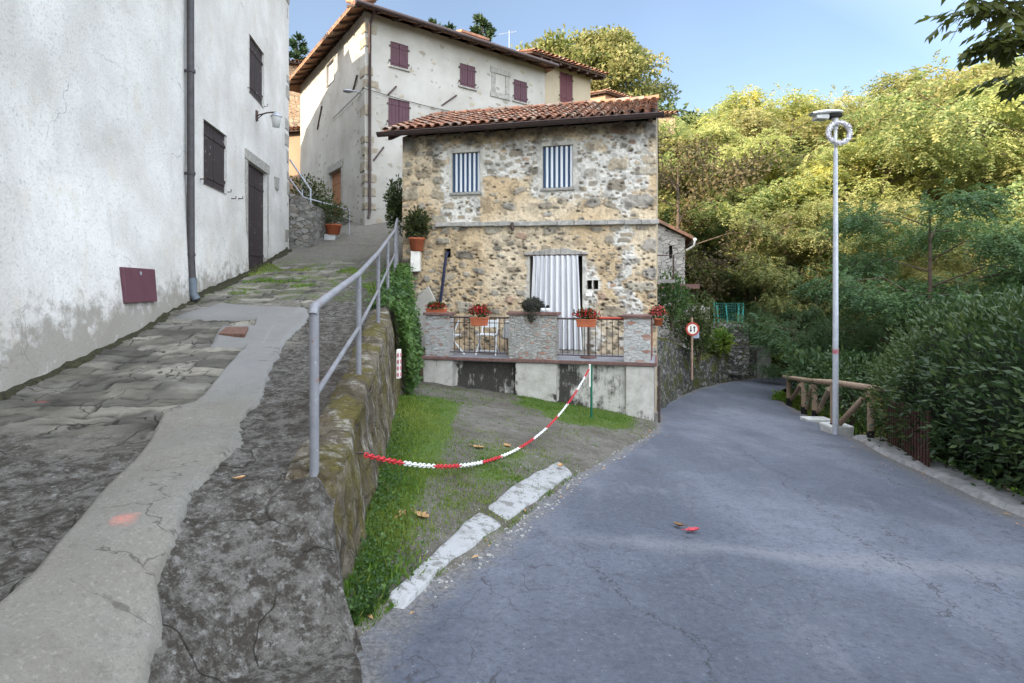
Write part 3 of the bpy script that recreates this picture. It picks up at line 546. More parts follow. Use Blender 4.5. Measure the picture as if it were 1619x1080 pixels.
# lane
ly = [.4 + .045 * k for k in range(71)] + [3.595 + .03 * k for k in range(268)] + [11.65 + .1 * k for k in range(68)] + [18.4 + .4 * k for k in range(12)]
LN = 130; PV = {}; gp = random.Random(55)
def paver(X, Y):
    """flagstone courses laid across the lane: (mask, height, colour)"""
    e = wall_x(Y) - X; sy = Y + .06 * fbm(X, Y, 3, .9, 3) + .012 * nz(X, Y, 1, 6); mk = sstep(3.7, 4.5, Y + .5 * fbm(X, Y, 7, .8, 2)) * sstep(1.0, 1.35, e + .25 * fbm(X, Y, 2, 1.2, 2)) * sstep(16, 14, Y)
    if mk <= 0: return 0, 0, (.15, .14, .12)
    rowh = .235; r = int(sy / rowh); f = sy / rowh - r; u = X + .14 * Y + 20 + .03 * nz(X, Y, 5, 4)
    if r not in PV:
        cuts = [12.0]
        while cuts[-1] < 26: cuts.append(cuts[-1] + gp.uniform(.28, .8))
        PV[r] = (cuts, [(gp.uniform(-.008, .006), gp.uniform(.55, 1.3), gp.random(), gp.uniform(-.012, .012)) for _ in cuts])
    cuts, pr = PV[r]; k = 0
    while cuts[k + 1] < u: k += 1
    d = min(min(f, 1 - f) * rowh, min(u - cuts[k], cuts[k + 1] - u)); q = sstep(.0, .017, d - .004 * fbm(X, Y, 9, 9, 2)); h, v, w_, tl = pr[k]; base = (.265 + .05 * w_, .248 + .04 * w_, .212 + .02 * w_); wear = .75 + .5 * fbm(X, Y, 4, 2.3, 3)
    return mk, mk * (q * (.012 + h) + tl * (f - .5) - .018 * (1 - q)), tuple(c * v * wear * q +   .022 * (1 - q) for c in base)
def lane_pt(i, j):
    Y = ly[j]; a = -4.6 - .14 * Y if Y < 17.3 else -10.0; b = wall_x(Y) + .02 * fbm(3, Y, 1, 2.5, 3)
    if Y < 3.2: b += .30 * sstep(3.2, 2.5, Y) - .35 * sstep(2.3, 1.2, Y)
    if Y > 13.2: b = lerp(b, -2.75, sstep(13.2, 14, Y))
    t = (i / LN) ** .75; X = lerp(a, b, t); e = b - X
    z = lane_z(X, Y) + .035 * fbm(X, Y, 0, 1.1, 4) + paver(X, Y)[1] + .018 * nz(X, Y, 5, 6) + .01 * nz(X, Y, 8, 15)
    z -= .10 * sstep(.12, 0, e)
    if e > .06: z = max(z, road_z(X, Y) + .05)
    return (X, Y, z)
m = MB(); m.grid(LN, len(ly) - 1, lane_pt)
# skirt of the rounded nose down to the road
def nose_pt(i, j):
    p = lane_pt(LN, i); q = j / 6; return (p[0] + .10 * q, p[1] - .02 * q, lerp(p[2], road_z(p[0], p[1]) - .12, q) )
m.grid(62, 6, nose_pt); o = struct(m.build('lane', M['lane'])); pv = [paver(v.co.x, v.co.y) if 3 < v.co.y < 16.5 else (0, 0, (.15, .14, .12)) for v in o.data.vertices]
at = o.data.attributes.new('pmask', 'FLOAT', 'POINT'); at.data.foreach_set('value', [p[0] for p in pv]); at = o.data.attributes.new('paver', 'FLOAT_COLOR', 'POINT'); at.data.foreach_set('color', [c for p in pv for c in (*p[2], 1)])
# pale cement strip poured along the lane, and the small square of newer cement
def lane_poly(px): return unproj(*px, lane_z)
sl = [lane_poly(q) for q in ((-330, 1180), (-60, 1010), (40, 920), (130, 815), (165, 775), (222, 722), (255, 660), (305, 640), (345, 600), (385, 560), (400, 525), (405, 500), (345, 488))]
sr = [lane_poly(q) for q in ((225, 1290), (240, 1085), (262, 985), (250, 930), (285, 860), (300, 790), (378, 706), (382, 670), (415, 628), (425, 592), (455, 540), (485, 512), (492, 498))]
sl = resample(sl, 220); sr = resample(sr, 220); m = MB()
def strip_pt(i, j):
    p = sl[j].lerp(sr[j], i / 24); e = (.035 * fbm(p.x, p.y, 1 if i < 12 else 9, 3.0, 3) + .03 * fbm(p.x, p.y, 1 if i < 12 else 9, 16, 3)) * (1 if i in (0, 24) else 0)
    edge = min(i, 24 - i, (219 - j) * 2); X, Y = p.x + e, p.y
    return (X, Y, lane_z(X, Y) + .035 * fbm(X, Y, 0, 1.1, 4) + (.034 + .018 * sstep(5.0, 5.6, Y) if edge > 0 else -.01) + .006 * nz(X, Y, 4, 5))
m.grid(24, 219, strip_pt); struct(m.build('lane_strip', M['cement']))
def patch(name, corners, mat, lift=.03, n=16):
    a, b, c, d = [lane_poly(q) for q in corners]; m = MB()
    def f(i, j):
        p = a.lerp(b, i / n).lerp(d.lerp(c, i / n), j / n); e = min(i, j, n - i, n - j); q = .03 * fbm(p.x, p.y, 3, 4, 3) * (e == 0)
        return (p.x + q, p.y + q, lane_z(p.x, p.y) + .035 * fbm(p.x, p.y, 0, 1.1, 4) + (lift if e else -.012))
    m.grid(n, n, f); return struct(m.build(name, mat))
patch('lane_patch', ((268, 507), (345, 484), (490, 492), (470, 512)), M['cement'], .055)
patch('lane_patch', ((330, 553), (348, 520), (440, 520), (420, 553)), M['cement'], .058)
a, b, c, d = [lane_poly(q) for q in ((345, 538), (357, 527), (393, 527), (387, 538))]
up = Vector((0, 0, .078)); m = MB(); m.hexa([p + up * .3 for p in (a, d, c, b)], [p + up for p in (a, d, c, b)])
tag(m.build('manhole_cover', M['rust'], bevel=.006), 'small rusty square cover set in pale cement of the lane', 'manhole cover')
# gutter of dirt and moss along the foot of the white house
m = MB()
def moss_pt(i, j):
    x = .3 + j * .12; q = i / 6; bt = table(BATTER, x); p = LEFT.w((x, bt * 1.0 + .01 + q * (.15 + .07 * fbm(x, 0, 3, 1.7, 4)) + .03 * nz(x, i, 2, 5) * (i > 2), 0)); z = lane_z(p.x, p.y) + .07 * math.sin(math.pi * (1 - q) * .5) * (.6 + .5 * fbm(x, q, 1, 4, 3)) + (.0 if 0 < i < 6 else -.05) + .02 * nz(x * 9, i * 2.1); return (p.x, p.y, z + (.1 if i == 0 else 0))
BATTER = [(0, .02), (7.0, .05), (7.6, .12), (10, .24), (13, .27), (34, .28)]
m.grid(6, 145, moss_pt); o = m.build('moss', M['moss']); o['kind'] = 'stuff'; tag(o, 'dark moss and dirt along the foot of the white wall', None)

# ============================================================= wall helper
def wall_panel(m, fr, x0, x1, z0, z1, holes=(), depth=.15, step=.3, amp=.012, off=None, mi=0):
    xs = sorted({x0, x1, *[h[0] for h in holes], *[h[1] for h in holes]}); zs = sorted({z0, z1, *[h[2] for h in holes], *[h[3] for h in holes]})
    def sub(v):
        o = []
        for a, b in zip(v, v[1:]):
            k = max(1, int(math.ceil((b - a) / step))); o += [a + (b - a) * i / k for i in range(k)]
        return o + [v[-1]]
    xs, zs = sub(xs), sub(zs); old = m.fr; m.fr = fr
    def inside(i, j):
        cx, cz = (xs[i] + xs[i + 1]) / 2, (zs[j] + zs[j + 1]) / 2; return any(h[0] < cx < h[1] and h[2] < cz < h[3] for h in holes)
    m.grid(len(xs) - 1, len(zs) - 1, lambda i, j: (xs[i], (off(xs[i], zs[j]) if off else 0) + amp * fbm(xs[i], zs[j], fr.o.x, 1.1, 3), zs[j]), mi, True, inside)
    for a, b, c, d in holes:
        for q in ((a, c, b, c), (b, c, b, d), (b, d, a, d), (a, d, a, c)):
            m.quad((q[0], .02, q[1]), (q[2], .02, q[3]), (q[2], -depth, q[3]), (q[0], -depth, q[1]), mi)
    m.fr = old
def leaf_panel(m, x0, x1, z0, z1, y, planks=3, t=.03, mi=0):
    w = (x1 - x0) / planks
    for k in range(planks): m.box(x0 + k * w + .004, x0 + (k + 1) * w - .004, y, y + t, z0, z1, mi)
    for zz in (z0 + .16 * (z1 - z0), z0 + .82 * (z1 - z0)): m.box(x0 + .01, x1 - .01, y + t, y + t + .012, zz - .035, zz + .035, mi)
def shutters(parent, fr, r, mat, y=.0, sill=None, planks=3):
    """closed pair of plank shutters filling rect r (x0,x1,z0,z1) on wall frame fr"""
    x0, x1, z0, z1 = r; w = thing('window', None, None); w.parent = parent; w.location = (0, 0, 0); mid = (x0 + x1) / 2
    for a, b in ((x0, mid - .006), (mid + .006, x1)):
        m = MB(fr); leaf_panel(m, a, b, z0, z1, y, planks); s = m.build('shutter', mat, w)
    for xx in (x0 - .02, x1 + .02):
        for zz in (z0 + .2 * (z1 - z0), z0 + .8 * (z1 - z0)): m = MB(fr); m.box(xx - .035, xx + .035, y + .02, y + .055, zz - .03, zz + .03); m.build('hinge', M['iron'], w)
    for xx in (x0 - .10, x1 + .10): m = MB(fr); m.tube([(xx, 0, z0 + .06), (xx, .07, z0 + .06), (xx, .07, z0 + .12)], .01, 5); m.build('shutter_catch', M['iron'], w)
    if sill: m = MB(fr); m.box(x0 - .07, x1 + .07, -.02, y + .09, z0 - .07, z0 - .004); m.build('sill', M[sill], w, bevel=.01)
    return w
def tile_roof(m, fr, x0, x1, ye, ze, yr, zr, tw=.21, tl=.40, jit=.012, mi=0):
    """courses of half round tiles climbing from the eave (ye,ze) to the ridge (yr,zr) in wall frame coordinates"""
    L = math.hypot(yr - ye, zr - ze); sy, sz = (yr - ye) / L, (zr - ze) / L; ny, nz_ = -sz * (1 if sy > 0 else -1), abs(sy)
    n = int((x1 - x0) / tw); rows_ = int(math.ceil(L / (tl * .85)))
    for i in range(n):
        xc = x0 + (i + .5) * (x1 - x0) / n
        for kind in (0, 1):
            for j in range(rows_):
                s0 = j * tl * .85 - .05 + R.uniform(-.02, .02); s1 = min(s0 + tl, L + .02); xx = xc + (0 if kind else tw / 2) + R.uniform(-jit, jit); lift = .05 + R.uniform(0, .012) if kind else .035; tilt = .02 if kind else .012; rot = R.uniform(-.02, .02); vs = []
                for (s, rad, dl) in ((s0, .092, tilt), (s1, .075, -.004)):
                    for q in range(7):
                        t = math.pi * q / 6; cx = math.cos(t) * rad; h = (math.sin(t) * rad * .8 if kind else -math.sin(t) * rad * .55) + lift + dl; vs.append((xx + cx + rot * (s - s0), ye + sy * s + ny * h, ze + sz * s + nz_ * h))
                for (s, rad, dl) in ((s0, .078, tilt), (s1, .063, -.004)):
                    for q in range(7):
                        t = math.pi * q / 6; cx = math.cos(t) * rad; h = (math.sin(t) * rad * .8 if kind else -math.sin(t) * (rad * .55) - .014) + lift + dl; vs.append((xx + cx + rot * (s - s0), ye + sy * s + ny * h, ze + sz * s + nz_ * h))
                fs = [(q, q + 1, 8 + q, 7 + q) for q in range(6)] + [(14 + q + 1, 14 + q, 21 + q, 22 + q) for q in range(6)] + [(q + 1, q, 14 + q, 15 + q) for q in range(6)]
                m.add(vs, fs, mi, False)
def ridge_tiles(m, fr_pts, r=.11, tl=.42, mi=0):
    a, b = Vector(fr_pts[0]), Vector(fr_pts[1]); d = b - a; L = d.length; d.normalize(); side = Vector((d.y, -d.x, 0)); k = int(L / (tl * .88))
    for i in range(k + 1):
        s0 = i * tl * .88; s1 = min(s0 + tl, L); vs = []
        for s, rr in ((s0, r * 1.06), (s1, r * .94)):
            for q in range(8):
                t = math.pi * q / 7; vs.append(a + d * s + side * (math.cos(t) * rr) + Vector((0, 0, math.sin(t) * rr + (.015 if s == s0 else 0))))
        m.add(vs, [(q, q + 1, 9 + q, 8 + q) for q in range(7)], mi)

# ============================================================= the white rendered house on the left
lh = thing('rendered_house', 'tall white rough rendered house with dark shutters lining the sloping lane', 'house', LEFT.o, LEFT.ang)
hat = LEFT.rect(182, 424, 238, 478, .14)
lw1 = LEFT.rect(320, 189, 357, 307); lw1 = (lw1[0], lw1[1], 1.88, 3.05); lw2 = LEFT.rect(393, 52, 416, 168); lw2 = (lw2[0], lw2[1], 4.43, 5.75); ldo = LEFT.rect(391, 250, 421, 420); ldo = (ldo[0], ldo[1], .40, 2.86)
m = MB()
def batter(x, z):
    b = table(BATTER, x); zz = z - (.9 - .085 * x); return b * clamp((1.6 - zz) / 2.2, 0, 1.15) + .03 * sstep(7.05, 7.2, x) + .05 * fbm(x, z, 2, .45, 2) * sstep(7, 9, x)
wall_panel(m, LEFT, 0, 14.2, -1.9, 9.0, [lw1, lw2, ldo], .12, .22, .014, batter)
m.fr = LEFT
m.quad((0, 0, -1.9), (0, -16, -1.9), (0, -16, 9), (0, 0, 9)); m.quad((14.2, -16, -1.9), (0, -16, -1.9), (0, -16, 9), (14.2, -16, 9)); m.quad((14.2, .0, -1.9), (14.2, -16, -1.9), (14.2, -16, 9), (14.2, 0, 9)); m.add([(0, 0, 9), (0, -16, 9), (0, -9, 12.9)], [(0, 1, 2)]); m.add([(14.2, 0, 9), (14.2, -16, 9), (14.2, -9, 12.9)], [(0, 1, 2)])
m.build('wall', M['left_wall'], lh)
m = MB(LEFT); m.hexa([(-.3, .55, 8.76), (14.19, .55, 8.76), (14.19, -9, 12.9), (-.3, -9, 12.9)], [(-.3, .55, 8.9), (14.19, .55, 8.9), (14.19, -9, 13.05), (-.3, -9, 13.05)]); m.hexa([(-.3, -9, 12.9), (14.19, -9, 12.9), (14.19, -16.5, 8.7), (-.3, -16.5, 8.7)], [(-.3, -9, 13.05), (14.19, -9, 13.05), (14.19, -16.5, 8.85), (-.3, -16.5, 8.85)])
m.build('roof', M['tile'], lh)
for r, yo in ((lw1, -.06), (lw2, -.06)): shutters(lh, LEFT, r, M['shutter_dark'], yo, None, 4)
dr = thing('door', None, None); dr.parent = lh; m = MB(LEFT); mid = (ldo[0] + ldo[1]) / 2; leaf_panel(m, ldo[0] + .01, mid - .005, ldo[2], ldo[3], -.1, 4); leaf_panel(m, mid + .005, ldo[1] - .01, ldo[2], ldo[3], -.1, 4); m.build('door_leaf', M['shutter_dark'], dr)
m = MB(LEFT); x0, x1, z0, z1 = ldo
m.box(x0 - .17, x0 - .002, -.02, .022, z0 - .1, z1, 0, .006); m.box(x1 + .002, x1 + .17, -.02, .022, z0 - .1, z1, 0, .006); m.box(x0 - .2, x1 + .2, -.02, .03, z1 + .004, z1 + .24, 0, .006); m.build('door_frame', M['stone_frame'], dr, bevel=.012)
m = MB(LEFT); x0, x1, z0, z1 = hat; yb = batter(x0, z1) + .02
m.hexa([(x0, batter(x0, z0) + .0, z0), (x1, batter(x1, z0), z0), (x1, batter(x1, z0) + .05, z0), (x0, batter(x0, z0) + .05, z0)], [(x0, batter(x0, z1), z1), (x1, batter(x1, z1), z1), (x1, batter(x1, z1) + .05, z1), (x0, batter(x0, z1) + .05, z1)])
hb = m.build('meter_hatch', M['hatch'], lh, bevel=.008); m = MB(LEFT); m.tube([((x0 + x1) / 2, yb + .02, z1 - .07), ((x0 + x1) / 2, yb + .06, z1 - .07)], .025, 8); m.build('lock', M['galv'], hb)
xd = LEFT.hit(299, 300, .1)[0]; zb = LEFT.hit(299, 470, .1)[1]
m = MB(LEFT); m.tube([(xd, .12, 9.2), (xd, .12, 4), (xd, .13, .5), (xd, .15, zb + .28)], .058, 12); dp = m.build('downpipe', M['downpipe'], lh)
m = MB(LEFT); m.tube([(xd, .15, zb + .32), (xd, .16, zb + .06), (xd - .0, .22, zb - .04)], .066, 12); m.build('pipe_shoe', plain('blue_grey_pipe', (.10, .12, .14), .5, .2), dp)
for zz in (.55, 1.9, 3.6, 5.3): m = MB(LEFT); m.tube([(xd, .13, zz - .025), (xd, .13, zz + .025)], .068, 12); m.box(xd - .02, xd + .02, -.02, .13, zz - .02, zz + .02); m.build('pipe_bracket', M['downpipe'], dp)
for (px, py) in ((316, 283), (365, 314), (376, 314)): x, z = LEFT.hit(px, py); m = MB(LEFT); m.tube([(x, -.02, z), (x, .1, z), (x, .1, z + .05)], .012, 6); m.build('hook', M['iron'], lh)
x, z = LEFT.hit(436, 290); m = MB(LEFT); m.box(x - .16, x + .16, -.02, .04, z - .16, z + .16, 0, .035); m.build('stone_bracket', M['stone_frame'], lh, bevel=.02)
for k in range(17):
    zz = 1.3 + k * .46
    if R.random() < .55: m = MB(LEFT); m.box(-.012, R.uniform(.22, .5), -.1, .018, zz, zz + R.uniform(.2, .38), 0, .02); m.build('corner_stone', M['stone_frame'], lh, bevel=.02)
wl = LEFT.hit(405, 183); lb = LEFT.w((wl[0], 0, wl[1])); lt = P(428, 192, lb.y - .0) ; lt = Vector((lb.x + .52, lb.y - .12, lb.z - .14))
la = thing('wall_lantern', 'grey iron wall lantern bracketed from the white wall under the upper shutters', 'wall lamp', lb)
m = MB(); m.box(lb.x - .02, lb.x + .03, lb.y - .05, lb.y + .05, lb.z - .12, lb.z + .12); m.tube([lb, lb + Vector((.3, -.07, .05)), lt + Vector((0, 0, .19))], .018, 8); m.tube([lb + Vector((0, 0, -.1)), lb + Vector((.18, -.04, .02))], .01, 6); m.build('bracket', M['iron'], la)
m = MB(); m.lathe([(.0, .20), (.04, .19), (.13, .10), (.14, .08)], lt, 6); m.build('lamp_hood', M['galv'], la)
m = MB(); m.lathe([(.12, .08), (.085, -.16), (.0, -.17)], lt, 6); m.build('lamp_glass', M['lampglass'], la)
# the taller house further down the lane and one behind, both unseen: added for the shade they cast
nb = thing('row_shade_house', 'unseen taller white rendered house added to the row for its shade', 'house', LEFT.w((14.2, 0, 0)), LEFT.ang)
m = MB(LEFT); wall_panel(m, LEFT, 14.204, 33, -2.5, 12.5, [], .1, .6, .014, batter)
for a, b in (((14.204, 0), (14.204, -14)), ((14.204, -14), (33, -14)), ((33, -14), (33, 0))): m.fr = LEFT; m.quad((*a, -2.5), (*b, -2.5), (*b, 12.5), (*a, 12.5))
m.add([(14.204, 0, 12.5), (14.204, -14, 12.5), (14.204, -7, 15)], [(0, 1, 2)]); m.add([(33, 0, 12.5), (33, -14, 12.5), (33, -7, 15)], [(0, 1, 2)]); m.build('wall', M['left_wall'], nb)
m = MB(LEFT); m.hexa([(14.3, .5, 12.3), (33.3, .5, 12.3), (33.3, -7, 15), (14.3, -7, 15)], [(14.3, .5, 12.44), (33.3, .5, 12.44), (33.3, -7, 15.14), (14.3, -7, 15.14)]); m.hexa([(14.3, -7, 15), (33.3, -7, 15), (33.3, -14.5, 12.3), (14.3, -14.5, 12.3)], [(14.3, -7, 15.14), (33.3, -7, 15.14), (33.3, -14.5, 12.44), (14.3, -14.5, 12.44)]); m.build('roof', M['tile'], nb)
for k in range(3): shutters(nb, LEFT, (17 + 5 * k, 18.1 + 5 * k, 3.2, 4.6), M['shutter_dark'], .0, None, 4)

# ============================================================= the stone house with terrace
hs = thing('stone_house', 'small two storey rubble stone house with patchy ochre plaster and tiled roof', 'house', HOUSE.o, HOUSE.ang)
HW = 5.9; HD = 5.2
w1 = HOUSE.rect(715, 241, 759, 304); w2 = HOUSE.rect(858, 230, 906, 297); dd = HOUSE.rect(838, 405, 921, 553); hole = HOUSE.rect(702, 393, 713, 407); v1 = HOUSE.rect(928, 443, 936, 457); v2 = HOUSE.rect(938, 443, 946, 457)
m = MB(); EZ = 3.60
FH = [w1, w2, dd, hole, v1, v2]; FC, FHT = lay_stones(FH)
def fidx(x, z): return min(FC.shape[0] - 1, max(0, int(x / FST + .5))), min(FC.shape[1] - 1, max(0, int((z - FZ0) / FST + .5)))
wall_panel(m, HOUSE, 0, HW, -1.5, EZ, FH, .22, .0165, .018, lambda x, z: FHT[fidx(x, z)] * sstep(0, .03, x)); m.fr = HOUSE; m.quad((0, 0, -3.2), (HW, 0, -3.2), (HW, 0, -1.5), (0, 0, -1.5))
m.fr = HOUSE
for a, b in (((0, 0), (0, -HD)), ((0, -HD), (HW, -HD)), ((HW, -HD), (HW, 0))): m.quad((*a, -3.2), (*b, -3.2), (*b, EZ), (*a, EZ))
for x in (0, HW): m.add([(x, 0, EZ), (x, -HD, EZ), (x, -HD / 2, EZ + HD / 2 * .42)], [(0, 1, 2)])
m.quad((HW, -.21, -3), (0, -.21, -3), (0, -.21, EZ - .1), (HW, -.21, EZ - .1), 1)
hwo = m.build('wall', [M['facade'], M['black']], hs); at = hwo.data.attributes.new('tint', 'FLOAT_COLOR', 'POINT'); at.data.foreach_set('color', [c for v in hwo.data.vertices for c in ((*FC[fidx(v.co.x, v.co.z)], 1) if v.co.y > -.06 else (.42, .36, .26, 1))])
ye, ze = .36, EZ - .04; yr_, zr_ = -HD / 2, EZ + .02 + (HD / 2) * .43 + .0
rf_ = thing('roof', None, None); rf_.parent = hs
m = MB(HOUSE); x0, x1 = -.02, HW + .32
m.hexa([(x0, ye, ze), (x1, ye, ze), (x1, yr_, zr_), (x0, yr_, zr_)], [(x0, ye, ze + .05), (x1, ye, ze + .05), (x1, yr_, zr_ + .05), (x0, yr_, zr_ + .05)]); m.hexa([(x0, yr_, zr_), (x1, yr_, zr_), (x1, -HD - .36, ze), (x0, -HD - .36, ze)], [(x0, yr_, zr_ + .05), (x1, yr_, zr_ + .05), (x1, -HD - .36, ze + .05), (x0, -HD - .36, ze + .05)])
for k in range(11): xx = x0 + .15 + k * (x1 - x0 - .3) / 10; m.hexa([(xx - .045, ye - .03, ze - .1), (xx + .045, ye - .03, ze - .1), (xx + .045, -.3, ze + .18), (xx - .045, -.3, ze + .18)], [(xx - .045, ye - .03, ze - .005), (xx + .045, ye - .03, ze - .005), (xx + .045, -.3, ze + .275), (xx - .045, -.3, ze + .275)])
m.build('roof_timber', M['wood_dark'], rf_)
m = MB(HOUSE); tile_roof(m, HOUSE, x0, x1, ye + .05, ze + .05, yr_, zr_ + .05); tile_roof(m, HOUSE, x0, x1, -HD - .40, ze + .05, yr_, zr_ + .05)
m.fr = None; ridge_tiles(m, (HOUSE.w((x0 - .02, yr_, zr_ + .10)), HOUSE.w((x1 + .02, yr_, zr_ + .10)))); m.build('roof_tile', M['tile'], rf_)
m = MB(HOUSE); gy, gz = ye + .13, ze + .03
for s in range(24):
    a = x0 - .14 + (x1 - x0 + .22) * s / 24; b = x0 - .14 + (x1 - x0 + .22) * (s + 1) / 24
    for q in range(8):
        t0 = math.pi + math.pi * q / 8; t1 = math.pi + math.pi * (q + 1) / 8; m.quad((a, gy + .075 * math.cos(t0), gz + .085 * math.sin(t0)), (a, gy + .075 * math.cos(t1), gz + .085 * math.sin(t1)), (b, gy + .075 * math.cos(t1), gz + .085 * math.sin(t1)), (b, gy + .075 * math.cos(t0), gz + .085 * math.sin(t0)))
for xx in (x0 - .14, x1 + .08): m.add([(xx, gy + .075 * math.cos(math.pi + math.pi * q / 8), gz + .085 * math.sin(math.pi + math.pi * q / 8)) for q in range(9)], [tuple(range(9))])
m.tube([(x0 - .14, gy + .078, gz), (x1 + .08, gy + .078, gz)], .016, 6); m.build('gutter', M['gutter'], rf_)
m = MB(HOUSE); sx0, sx1 = HOUSE.hit(1042, 348)[0], HOUSE.hit(690, 355)[0]
for k in range(14):
    a = lerp(sx0, sx1, k / 14); b = lerp(sx0, sx1, (k + 1) / 14); zz = .0
    z = HOUSE.hit(lerp(1040, 690, (k + .5) / 14), lerp(351, 355.5, (k + .5) / 14))[1]; m.box(a + .003, b - .003, -.03, .11 + R.uniform(-.01, .01), z - .055, z + .05, 0, .008)
m.build('string_course', M['stone_string'], hs, bevel=.012)
STR = {}
for r, cnt, px in ((w1, 6, 0), (w2, 6, 1)):
    x0, x1, z0, z1 = r; wn = thing('window', None, None); wn.parent = hs
    m = MB(HOUSE); m.box(x0 - .05, x1 + .05, -.06, .06, z0 - .07, z0 - .003, 0, .006); m.build('sill', M['stone_frame'], wn, bevel=.01)
    m = MB(HOUSE); t = .035
    m.box(x0 + .002, x0 + t, -.12, -.05, z0 + .002, z1 - .002); m.box(x1 - t, x1 - .002, -.12, -.05, z0 + .002, z1 - .002); m.box(x0 + t, x1 - t, -.12, -.05, z1 - t, z1 - .002); m.build('window_frame', M['stone_frame'], wn)
    o = thing('awning_curtain', ('navy and white striped cloth filling the upper left window of the stone house' if px == 0 else 'navy and white striped cloth filling the upper right window beside the crack'), 'curtain', HOUSE.w(((x0 + x1) / 2, 0, z0)), HOUSE.ang)
    m = MB(HOUSE); nn = 60; m.grid(nn, 12, lambda i, j: (lerp(x0 + .012, x1 - .012, i / nn), -.03 + .012 * math.sin(i / nn * 2 * math.pi * 6) + .006 * nz(i * .2, j * .4), lerp(z0 + .015, z1 - .015, j / 12))); hw = (x1 - x0) / 2 - .012
    m.build('cloth', stripes('navy_white_stripe', (.70, .71, .72), (.035, .07, .13), cnt, -hw, hw), o)
    m = MB(HOUSE); m.tube([(x0 + .004, -.035, z1 - .02), (x1 - .004, -.035, z1 - .02)], .012, 6); m.build('curtain_rod', M['iron'], o)
x0, x1, z0, z1 = dd
ck = thing('door_curtain', 'long grey and white striped curtain hanging over the terrace doorway', 'curtain', HOUSE.w(((x0 + x1) / 2, 0, z0)), HOUSE.ang)
m = MB(HOUSE); nn = 150; hw = (x1 - x0) / 2
def cpt(i, j):
    u = i / nn; v = j / 30; sl_ = lerp(1.0, .85, v); xx = (x0 + x1) / 2 + (u - .5) * 2 * hw * sl_ * 1.0 + .02 * (1 - v) * math.sin(3 * u)
    return (xx, .05 + (.035 + .02 * (1 - v)) * math.sin(u * 2 * math.pi * 9 + .6 * math.sin(u * 7) + .5 * (1 - v)) + .015 * nz(u * 8, v * 3), lerp(z0 + .02, z1 + .01, v))
m.grid(nn, 30, cpt); m.build('cloth', stripes('grey_white_stripe', (.78, .77, .75), (.58, .575, .59), 9, -hw, hw), ck)
m = MB(HOUSE); m.tube([(x0 - .12, .04, z1 + .02), (x1 + .12, .04, z1 + .02)], .014, 6); m.build('curtain_rod', M['iron'], ck)
m = MB(HOUSE); lx0, lx1 = x0 - .12, x1 + .14; n = 12
for k in range(n):
    u0, u1 = k / n, (k + 1) / n; a = lerp(lx0, lx1, u0); b = lerp(lx0, lx1, u1); h = z1 + .035 + .10 * math.sin(math.pi * (u0 + u1) / 2); m.box(a + .004, b - .004, -.05, .045 + R.uniform(-.006, .006), z1 + .03, h + .03, 0, .008)
m.build('door_lintel', M['stone_string'], hs, bevel=.008)
hx0, hx1, hz0, hz1 = hole; m = MB(HOUSE); cx = (hx0 + hx1) / 2; bx = HOUSE.hit(696, 470)[0]
m.tube([(cx, -.15, hz0 + .12), (cx - .01, .05, hz0 + .1), (cx + .02, .07, hz0 - .05), (lerp(cx, bx, .5), .07, lerp(hz0, -.5, .5)), (bx, .07, -.55), (bx + .0, .07, -1.45)], .035, 10); m.build('pipe', M['pipe_blue'], hs)
zc = HOUSE.hit(812, 357)[1]; xc = HOUSE.hit(812, 357)[0]; m = MB(HOUSE); m.tube([(xc, .1, zc + .05), (xc, .15, zc - .04), (xc - .02, .12, zc - .12)], .04, 8); m.build('spout', M['iron'], hs)
q = HOUSE.hit(931, 466); m = MB(HOUSE); m.box(q[0] - .07, q[0] + .07, -.02, .03, q[1] - .04, q[1] + .04); m.build('house_number', M['sign_white'], hs, bevel=.01)
q0 = HOUSE.hit(680, 420); m = MB(HOUSE); m.prism([(q0[0] + .75, .0, -1.45), (q0[0] - .3, .0, -1.45), (q0[0] - .18, 0, -.35), (q0[0] + .02, 0, .05), (q0[0] + .3, 0, -.2)], (0, .055, 0)); m.build('render_patch', M['white_wall'], hs, bevel=.03)
# small balcony and pots on the flank beyond the corner
fl = thing('flank_balcony', 'tiny iron balcony on the far flank of the stone house', 'balcony', HOUSE.w((-.3, -2.2, .2)), HOUSE.ang); m = MB(HOUSE); m.box(-.42, -.003, -2.6, -1.6, .12, .2); m.build('slab', M['concrete_dark'], fl)
m = MB(HOUSE)
for k in range(7): m.tube([(-.39, -2.55 + k * .155, .2), (-.39, -2.55 + k * .155, .78)], .012, 5)
m.tube([(-.39, -2.57, .78), (-.39, -1.6, .78)], .016, 6); m.tube([(-.39, -1.6, .2), (-.39, -1.6, .78), (-.01, -1.6, .78)], .016, 6); m.build('balustrade', M['iron'], fl)

# terrace
te = thing('terrace', 'raised terrace on mould stained piers with red brown edge before the stone house', 'terrace', TERR.o, TERR.ang)
TX = 4.78
def tx(px, py): return TERR.hit(px, py)[0]
pierx = [(tx(1034, 600), tx(990, 600)), (tx(880, 600), tx(815, 600)), (tx(716, 595), TX)]
m = MB(TERR)
for a, b in pierx:
    a = max(a, 0); n = 10; m.grid(n, 16, lambda i, j: (lerp(a, b, i / n), .0 + .01 * fbm(i, j, a, .5) + .05 * (1 - j / 16), lerp(-3.1, -1.535, j / 16))); m.quad((b, .0, -3.1), (b, -.3, -3.1), (b, -.3, -1.535), (b, 0, -1.535)); m.quad((a, .0, -3.1), (a, -.3, -3.1), (a, -.3, -1.535), (a, 0, -1.535))
for (a, b, y) in ((pierx[0][1], pierx[1][0], -.1), (pierx[1][1], pierx[2][0], -.2)): m.grid(20, 16, lambda i, j: (lerp(a, b, i / 20), y + .02 * fbm(i, j, a, .3) + .05 * (1 - j / 16), lerp(-3.1, -1.535, j / 16)))
